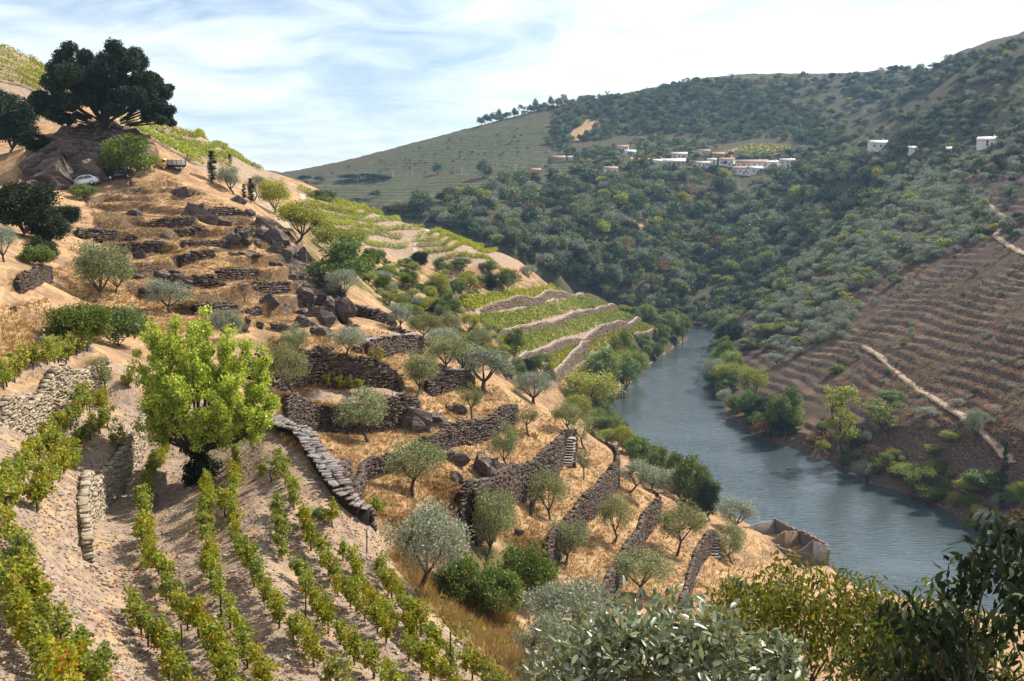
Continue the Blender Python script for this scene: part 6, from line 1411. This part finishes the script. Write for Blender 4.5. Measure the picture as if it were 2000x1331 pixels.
# ------------------------------------------------------------------ roofless stone building at the water
M['ruin'] = stone_material('ruin_masonry', (.045, .038, .035), (.115, .10, .09), (.24, .21, .19), (.22, .13, .08), .8)
M['ruin_in'] = stone_material('ruin_inside', (.10, .085, .07), (.20, .17, .14), (.32, .28, .23), (.25, .15, .08), .8)
def ruin():
    A = np.array(P(1556, 1117, 183)); Bp = np.array(P(1616, 1106, 184.5)); C = np.array(P(1474, 1050, 202)); z0 = A[2]-1.0
    ex = (Bp-A)[:2]; w = np.linalg.norm(ex); ex /= w; ey = np.array([-ex[1], ex[0]]); ln = 20.5
    root = thing('ruined_building', 'roofless grey stone building with a gable standing at the water', 'building', (float(A[0]), float(A[1]), float(z0)), math.atan2(ex[1], ex[0]))
    t = .55; hl, hr, pk = 4.5, 5.5, 6.7
    def wall(name, pts2, prof, mk='ruin'):
        """wall along pts2 (two plan points) with a list of (fraction, height) for its ragged top"""
        a, b = map(np.array, pts2); d = unit(b-a); n = np.array([-d[1], d[0]])*t/2; rng = np.random.default_rng(len(name)+int(a[0]*7)); V = []
        fr = sorted(set([f for f, _ in prof]+list(np.linspace(0, 1, 14)))); fs, hs = zip(*prof)
        for f in fr:
            c = a+(b-a)*f; hh = np.interp(f, fs, hs)+(rng.uniform(-.12, .12) if 0 < f < 1 else 0)
            V += [(*(c-n), -2), (*(c-n), hh), (*(c+n), hh), (*(c+n), -2)]
        m = len(fr); i = np.arange(m-1)*4; F = np.concatenate([np.stack([i+k, i+4+k, i+4+(k+1) % 4, i+(k+1) % 4], 1) for k in range(4)]+[np.array([[0, 1, 2, 3], [4*m-1, 4*m-2, 4*m-3, 4*m-4]])])
        return link(name, mesh_np(name, V, F, [M[mk]], attrs={'tint': ('FACE', 'FLOAT', np.zeros(len(F)))}), root)
    g = wall('gable_wall', ((0, 0), (w, 0)), [(0, hl), (.48, pk), (1, hr)])
    wall('side_wall', ((-.28, .3), (-.28, ln)), [(0, hl), (.1, hl-.2), (.25, 3.7), (.55, 3.5), (1, 3.1)], 'ruin')
    wall('side_wall', ((w+.02, .3), (w+.02, ln)), [(0, hr), (.4, hr-.1), (.6, 4.8), (1, 4.4)], 'ruin')
    wall('end_wall', ((0, ln-.2), (w-.3, ln-.2)), [(0, 3.1), (.5, 4.0), (1, 4.2)], 'ruin_in'); wall('cross_wall', ((.1, 10.2), (w-.3, 10.2)), [(0, 3.5), (.45, 5.3), (1, 4.8)], 'ruin_in')
    acc = Acc(); add_box(acc, (w*.55, -t/2-.01, 2.2), (.35, .12, .8)); part('slit_window', acc, 'dark_opening', root)
    acc = Acc(); add_box(acc, (-.28-t/2, 3.4, .7), (.12, 1.3, 2.3)); part('doorway', acc, 'dark_opening', root)
    rng = np.random.default_rng(6)
    for k in range(110):           # broken roof tiles left along the wall heads
        s = rng.random(); f = rng.random()
        if s < .45: c = (-.28+rng.normal(0, .22), f*ln, np.interp(f, [0, .1, .25, .55, 1], [hl, hl-.2, 3.7, 3.5, 3.1])+.1)
        elif s < .9: c = (w+rng.normal(0, .22), f*ln, np.interp(f, [0, .4, .6, 1], [hr, hr-.1, 4.8, 4.4])+.1)
        else: c = (f*w, 10.2+rng.normal(0, .2), np.interp(f, [0, .45, 1], [3.5, 5.3, 4.8])+.1)
        if k < 1: TILE = mesh_np('roof_tile', SV[2]*np.array([.5, .28, .1]), CUBE_F, [M['terracotta']])
        link('roof_tile', TILE, root, c, (rng.normal(0, .25), rng.normal(0, .25), rng.uniform(0, 3.1)))
    S = Stones(); wx = root.matrix_basis; zs = -.2; rot = np.array(Matrix.Rotation(root.rotation_euler.z, 3, 'Z'))
    for k in range(15):           # dressed quoins up the water side corner
        c = rot@np.array([w+.0, -.12, k*.34])+np.array(root.location); S.add(c, rot@np.array([1., 0, 0]), rot@np.array([0, -1., 0]), (.75 if k % 2 else .5, .6, .28), 0, 'cap_stone', 2)
    root.rotation_euler.z, keep = 0, root.rotation_euler.z
    S.build(root, rng, 0); root.rotation_euler.z = keep
    for o in root.children:
        if o.name.startswith('stones'):
            o.name = 'quoins'; o.matrix_parent_inverse = Matrix.Rotation(-keep, 4, 'Z')
ruin()
# ------------------------------------------------------------------ vehicles on the upper road
def paint(n, c, rough=.3): m, nt, b = mat(n, rough, .5); b.inputs['Base Color'].default_value = (*c, 1); b.inputs['Coat Weight'].default_value = .5; return m
M['car_white'] = paint('white_paint', (.72, .74, .78)); M['car_dark'] = paint('dark_blue_paint', (.015, .02, .04)); M['truck_yellow'] = paint('yellow_paint', (.72, .43, .05), .45); M['glass'] = paint('car_glass', (.02, .025, .03), .08); M['rubber'] = flat('rubber', (.02, .02, .02)); M['rim'] = paint('rim_metal', (.45, .45, .46)); M['lamp'] = paint('lamp_glass', (.7, .7, .66), .15); M['tail'] = paint('tail_glass', (.35, .02, .02), .2); M['slat'] = flat('grey_boards', (.42, .40, .37)); M['chassis'] = flat('chassis', (.04, .04, .045))
def prism(prof, w0, w1fn):
    n = len(prof); V = [(x, -w1fn(z), z) for x, z in prof]+[(x, w1fn(z), z) for x, z in prof]; return V, [tuple(range(n))[::-1], tuple(range(n, 2*n))]+[(i, (i+1) % n, n+(i+1) % n, n+i) for i in range(n)]
def wheel(root, x, y, r=.31, w=.2):
    for_me = tube([(0, -w/2, 0), (0, -w/2+.02, 0), (0, w/2-.02, 0), (0, w/2, 0)], [r*.8, r, r, r*.8], 16); t = link('wheel', mesh_np('wheel', for_me[0], for_me[1], [M['rubber']], smooth=False), root, (x, y, r))
    V, F = tube([(0, -w/2-.005, 0), (0, w/2+.005, 0)], [r*.6, r*.6], 12); n = len(V)//2; me = bpy.data.meshes.new('rim'); me.from_pydata(V.tolist(), [], F.tolist()+[tuple(range(n)), tuple(range(n, 2*n))]); me.materials.append(M['rim']); link('rim', me, t)
def bevel_me(name, V, F, m, bw=.06):
    bm = bmesh.new(); vs = [bm.verts.new(v) for v in V]
    for f in F: bm.faces.new([vs[i] for i in f])
    bmesh.ops.recalc_face_normals(bm, faces=bm.faces); bmesh.ops.bevel(bm, geom=[e for e in bm.edges if e.calc_face_angle(0) > .5], offset=bw, segments=2, affect='EDGES', clamp_overlap=True)
    me = bpy.data.meshes.new(name); bm.to_mesh(me); bm.free(); me.materials.append(m)
    for p in me.polygons: p.use_smooth = True
    return me
def hatchback(u, v, mk, lab, pitch, yaw, ymul=1.0):
    p = hit(u, v); root = thing('parked_car', lab, 'car', (p[0], p[1]*ymul, p[2]*ymul+.02), yaw, 'cars parked on the upper road'); root.rotation_euler = (0, pitch, yaw)
    prof = [(-2.0,.28),(-2.05,.55),(-1.95,.78),(-1.2,.95),(-.35,1.42),(.2,1.5),(1.1,1.46),(1.75,1.1),(1.98,.95),(2.02,.5),(1.95,.28)]
    V, F = prism(prof, .85, lambda z: .86-(max(0, z-.9)*.28)); link('body', bevel_me('body', V, F, M[mk]), root)
    for s in (-1, 1):
        for q in ([(-1.0,.98),(-.32,1.34),(.2,1.42),(.22,.98)], [(.3,.98),(.28,1.42),(1.05,1.38),(1.5,1.08),(1.45,1.0)]):
            pts = [(x, s*(.875-max(0, z-.9)*.28), z) for x, z in q]; inn = [(x, s*(.80-max(0, z-.9)*.28), z) for x, z in q]; me = bpy.data.meshes.new('side_window'); n = len(q); me.from_pydata(pts+inn, [], [tuple(range(n)), tuple(range(n, 2*n))[::-1]]+[(i, n+i, n+(i+1) % n, (i+1) % n) for i in range(n)]); me.materials.append(M['glass']); link('side_window', me, root)
    acc = Acc(); acc.add(np.array([(-1.17,-.7,.985),(-1.17,.7,.985),(-.38,.62,1.43),(-.38,-.62,1.43),(-1.1,-.7,.93),(-1.1,.7,.93),(-.34,.62,1.36),(-.34,-.62,1.36)]), np.array([(0,1,2,3),(7,6,5,4),(0,4,5,1),(1,5,6,2),(2,6,7,3),(3,7,4,0)])); part('windscreen', acc, 'glass', root)
    acc = Acc(); acc.add(np.array([(1.16,-.6,1.44),(1.16,.6,1.44),(1.76,.68,1.12),(1.76,-.68,1.12),(1.1,-.6,1.38),(1.1,.6,1.38),(1.7,.68,1.05),(1.7,-.68,1.05)]), np.array([(0,1,2,3),(7,6,5,4),(0,4,5,1),(1,5,6,2),(2,6,7,3),(3,7,4,0)])); part('rear_window', acc, 'glass', root)
    for x in (-1.28, 1.25):
        for s in (-1, 1): wheel(root, x, s*.78)
    for s in (-1, 1):
        acc = Acc(); add_box(acc, (-1.97, s*.62, .68), (.16, .34, .16)); part('headlight', acc, 'lamp', root); acc = Acc(); add_box(acc, (1.98, s*.68, .85), (.1, .2, .26)); part('tail_light', acc, 'tail', root); acc = Acc(); add_box(acc, (-.75, s*.92, 1.0), (.16, .16, .12)); part('mirror', acc, mk, root)
hatchback(166, 364, 'car_white', 'white hatchback parked on the slope under the dark crag', -.16, .1)
hatchback(236, 350, 'car_dark', 'dark car half hidden behind the leafy tree by the crag', -.10, .15)
def truck():
    p = hit(338, 332); root = thing('flatbed_truck', 'small truck with yellow cab and grey slatted load bed on the brow', 'truck', tuple(map(float, p)), .35)
    k = 46*p[1]/2000/4.6; root.scale = (k, k, k)
    V, F = prism([(-2.35,.45),(-2.4,1.1),(-2.2,2.0),(-2.05,2.1),(-1.2,2.1),(-1.15,.45)], .9, lambda z: .92-max(0, z-1.2)*.08); link('cab', bevel_me('cab', V, F, M['truck_yellow'], .07), root)
    for s in (-1, 1): acc = Acc(); add_box(acc, (-1.68, s*.885, 1.62), (.72, .06, .5)); part('cab_window', acc, 'glass', root)
    acc = Acc(); add_box(acc, (-2.3, 0, 1.6), (.12, 1.5, .6)); part('windscreen', acc, 'glass', root)
    acc = Acc(); add_box(acc, (.55, 0, .62), (3.4, 1.2, .18)); add_box(acc, (.65, 0, .82), (3.5, 1.9, .12)); part('bed', acc, 'chassis', root)
    for s in (-1, 1):
        for z in (1.02, 1.27, 1.52, 1.77): acc = Acc(); add_box(acc, (.65, s*.96, z), (3.5, .05, .19)); part('board', acc, 'slat', root)
        for x in (-1.05, -.2, .65, 1.5, 2.36): acc = Acc(); add_box(acc, (x, s*1.01, 1.4), (.09, .06, 1.1)); part('stake', acc, 'chassis', root)
    for z in (1.02, 1.27, 1.52, 1.77):
        for x in (-1.08, 2.4): acc = Acc(); add_box(acc, (x, 0, z), (.05, 1.9, .19)); part('board', acc, 'slat', root)
    for x in (-1.7, 1.5):
        for s in (-1, 1): wheel(root, x, s*.8, .38, .26)
    for s in (-1, 1): acc = Acc(); add_box(acc, (-2.4, s*.65, .75), (.08, .26, .2)); part('headlight', acc, 'lamp', root)
truck()
# ------------------------------------------------------------------ dry grass, stones of the vineyard soil
def in_soil(x, y, z):
    u, v = project(x, y, z); o = np.zeros(len(x), bool)
    for poly, a, b in SOIL: o |= inpoly(u, v, poly) & (y > a) & (y < b)
    return o
def tufts():
    rng = np.random.default_rng(44); polys = [([(520,660),(760,640),(900,720),(1000,770),(1200,890),(1300,960),(1500,1060),(1560,1150),(1400,1200),(1150,1150),(1000,1060),(760,1050),(640,930),(520,830)], 16000, .26), ([(840,1120),(900,1150),(1000,1200),(1060,1345),(980,1345),(900,1250),(830,1180),(760,1090),(780,1060)], 2600, .42), ([(0,560),(110,540),(160,600),(280,660),(480,640),(600,640),(560,560),(500,430),(330,340),(170,400),(200,480),(120,520)], 9000, .24), ([(0,600),(90,580),(120,650),(60,680),(0,700)], 500, .25)]
    Vs, T = [], []
    for poly, n, h in polys:
        p = hit_many(scatter(poly, n, int(h*1000)), func=gz, ymin=18); p[:, 2] = ground_z(p[:, 0], p[:, 1]); p = p[~in_soil(*p.T)]; k = 6; q = np.repeat(p, k, 0); m = len(q)
        a = rng.uniform(0, 2*PI, m); d = np.stack([np.cos(a), np.sin(a), 0*a], 1); s = np.stack([-np.sin(a), np.cos(a), 0*a], 1); hh = h*rng.uniform(.5, 1.3, m)[:, None]; b0 = q+d*rng.uniform(0, .16, m)[:, None]-[0, 0, .03]
        Vs.append(np.stack([b0-s*.035, b0+s*.035, b0+d*hh*.55+np.array([0, 0, 1])*hh], 1).reshape(-1, 3)); T.append(np.repeat(np.clip(rng.normal(.45, .22, len(p)), 0, 1), k))
    V = np.concatenate(Vs); c = np.array([20., 80, -20]); o = link('dry_grass', mesh_np('dry_grass', V-c, np.arange(len(V)).reshape(-1, 3), [M['straw']], attrs={'tint': ('FACE', 'FLOAT', np.concatenate(T))}), None, tuple(c)); tag(o, 'sun dried straw coloured grass tufts on the terraces', 'grass', None, 'stuff')
    uv = np.concatenate([scatter(SOIL[0][0], 5600, 51), scatter([(-20,1340),(-20,720),(190,706),(262,800),(150,930),(60,1040),(150,1340)], 1200, 52)]); p = hit_many(uv, func=gz, ymin=18); p[:, 2] = ground_z(p[:, 0], p[:, 1]); p = p[p[:, 1] < 68]; n = len(p)
    s = (.03+.10*rng.random(n)**3.0)[:, None, None]; V = np.stack(SV)[rng.integers(0, 8, n)]*s*np.array([1.3, 1, .6]); a = rng.uniform(0, 6.28, n); Rz = np.stack([np.stack([np.cos(a), np.sin(a), 0*a], 1), np.stack([-np.sin(a), np.cos(a), 0*a], 1), np.stack([0*a, 0*a, 1+0*a], 1)], 1); V = np.einsum('nij,njk->nik', V, Rz)+p[:, None]+[0, 0, .015]
    F = (CUBE_F[None]+np.arange(n)[:, None, None]*8).reshape(-1, 4); c = p.mean(0); o = link('loose_stones', mesh_np('loose_stones', V.reshape(-1, 3)-c, F, [M['pale_stone']], attrs={'tint': ('FACE', 'FLOAT', np.repeat(rng.random(n), 6))}), None, tuple(c)); tag(o, 'pale loose stones scattered over the vineyard soil', 'stones', None, 'stuff')
tufts()
def litter():
    rng = np.random.default_rng(88)
    # fallen vine leaves
    p = hit_many(scatter(SOIL[0][0], 5200, 61), func=gz, ymin=18); p = p[p[:, 1] < 66]; k = fbm(p[:, 0]/1.6, p[:, 1]/1.6, 12, 2) > .5; p = p[k]; p[:, 2] = ground_z(p[:, 0], p[:, 1])+.03; n = len(p)
    V, F = leaves(rng, p, rng.normal(size=(n, 3))*[1, 1, .15], np.tile([0, 0, 1.], (n, 1))+rng.normal(size=(n, 3))*.25, .12, .1); c = p.mean(0)
    tag(link('leaf_litter', mesh_np('leaf_litter', V-c, F, [M['red_litter']], attrs={'tint': ('FACE', 'FLOAT', rng.random(n))}), None, tuple(c)), 'fallen red and brown leaves on the vineyard soil', 'leaves', None, 'stuff')
    # low scrub and weeds
    for nm, polys, n0, w, mk, lab in (('dry_scrub', [[(520,660),(760,640),(900,720),(1000,770),(1200,890),(1300,960),(1500,1060),(1560,1150),(1400,1200),(1150,1150),(1000,1060),(760,1050),(640,930),(520,830)], [(160,400),(330,345),(500,430),(680,640),(480,660),(280,660),(120,560)]], 420, (.2, .55), 'dry', 'low brown weeds and dead scrub on the dry terraces'), ('slope_scrub', [SPARSE, GROVE], 2600, (.5, 1.3), 'dry', 'brown weeds along the stepped right slope'), ('green_weeds', [[(840,1120),(1000,1200),(1060,1345),(980,1345),(830,1180)], GULLY, GULLY2], 420, (.25, .6), 'yellowgreen', 'green weeds in the gully and under the vines')):
        Vs, T = [], []
        for j, poly in enumerate(polys):
            p = hit_many(scatter(poly, n0, 300+j), func=gz, ymin=18); p[:, 2] = ground_z(p[:, 0], p[:, 1]); p = p[(p[:, 1] < 560) & (p[:, 2] > WATER+.3)]; m = 16; s = rng.uniform(*w, len(p)); q = np.repeat(p, m, 0); ss = np.repeat(s, m)[:, None]
            C = q+rng.normal(0, .4, (len(q), 3))*ss*[1, 1, .5]+[0, 0, .0]; C[:, 2] = q[:, 2]+np.abs(C[:, 2]-q[:, 2]); V, F = leaves(rng, C, rng.normal(size=C.shape), rng.normal(size=C.shape)+[0, 0, .5], 1, .5); V = C.repeat(4, 0)+(V-C.repeat(4, 0))*np.repeat(ss, 4, 0)*.45; Vs.append(V); T.append(np.clip(np.repeat(rng.normal(.45, .2, len(p)), m)+rng.normal(0, .12, len(q)), 0, 1))
        V = np.concatenate(Vs); c = V.mean(0); tag(link(nm, mesh_np(nm, V-c, np.arange(len(V)).reshape(-1, 4), [M[mk]], attrs={'tint': ('FACE', 'FLOAT', np.concatenate(T))}), None, tuple(c)), lab, 'weeds', None, 'stuff')
M['red_litter'] = leaf_material('red_litter', (.10, .03, .02), (.24, .075, .045), (.36, .17, .08), .1, .8)
litter()
# ------------------------------------------------------------------ shrubs close to the camera
def near_shrub(name, lab, cat, x, y, ztop, W, seed, **k):
    zg = float(ground_z(np.array([x]), np.array([y]))[0]); t, c = make_tree(seed, ztop-zg, W, **k); r = thing(name, lab, cat, (x, y, zg)); link('trunk', t, r); link('crown', c, r); return r
def at_px(u, v, y): t, m = slope(u, v); return float(t*y), y, float(m*y)
x, y, z = at_px(1310, 1165, 8.6); near_shrub('leathery_shrub', 'leathery leaved grey green shrub nearest the camera at the bottom', 'bush', x, y, z, 3.1, 71, fork=.12, r0=.06, nlimb=6, nclump=70, cr=.26, nleaf=9500, L=.115, Wd=.046, droop=-.25, leafm='arbutus', barkm='bark_pale', low=-.2, fold=True, shell=1.6)
x, y, z = at_px(1560, 1200, 8.9); near_shrub('leathery_shrub', 'lower right part of the leathery shrub beside the drooping foliage', 'bush', x, y, z, 1.5, 72, fork=.15, r0=.045, nlimb=5, nclump=34, cr=.3, nleaf=3600, L=.115, Wd=.046, droop=-.25, leafm='arbutus', barkm='bark_pale', low=-.2, fold=True, shell=1.6)
x, y, z = at_px(1650, 1085, 12.5); near_shrub('cherry_tree', 'olive green small tree with narrow drooping leaves at bottom right', 'tree', x, y, z, 3.6, 73, fork=.2, r0=.07, nlimb=6, nclump=70, cr=.26, nleaf=8500, L=.12, Wd=.036, droop=.9, leafm='cherry', low=-.4, fold=True, shell=1.7, outw=.4)
x, y, z = at_px(1830, 1110, 11.0); near_shrub('cherry_tree', 'second drooping leaved tree farther right against the water', 'tree', x, y, z, 2.6, 74, fork=.2, r0=.06, nlimb=6, nclump=55, cr=.28, nleaf=6500, L=.12, Wd=.036, droop=.9, leafm='cherry', low=-.5, fold=True, shell=1.7, outw=.4)
x, y, z = at_px(2110, 985, 7.2); near_shrub('overhanging_tree', 'dark shaded tree reaching in from the right edge', 'tree', x, y, z, 2.3, 75, fork=.12, r0=.05, nlimb=6, nclump=70, cr=.24, nleaf=5200, L=.12, Wd=.045, droop=.8, leafm='dark', low=-.9, fold=True, shell=1.7, outw=.4)
# ------------------------------------------------------------------ air
def haze():
    zt = max((o.matrix_world @ Vector(c)).z for o in scene.objects if o.name in ('ground', 'terraced_hillside') for c in o.bound_box)+45
    m = bpy.data.materials.new('haze'); m.use_nodes = True; nt = m.node_tree
    for n in list(nt.nodes): nt.nodes.remove(n)
    out = nt.nodes.new('ShaderNodeOutputMaterial'); v = nt.nodes.new('ShaderNodeVolumePrincipled'); v.inputs['Color'].default_value = (.42, .68, 1, 1); v.inputs['Density'].default_value = .0001; v.inputs['Anisotropy'].default_value = .25; nt.links.new(v.outputs[0], out.inputs['Volume'])
    V, F = box((0, 1700, (zt-90)/2), (5600, 3500, zt+90)); o = link('haze', mesh_np('haze', V, F, [m])); tag(o, 'thin blue haze over the valley', None, None, 'stuff'); o.display_type = 'BOUNDS'
bpy.context.view_layer.update()
haze()
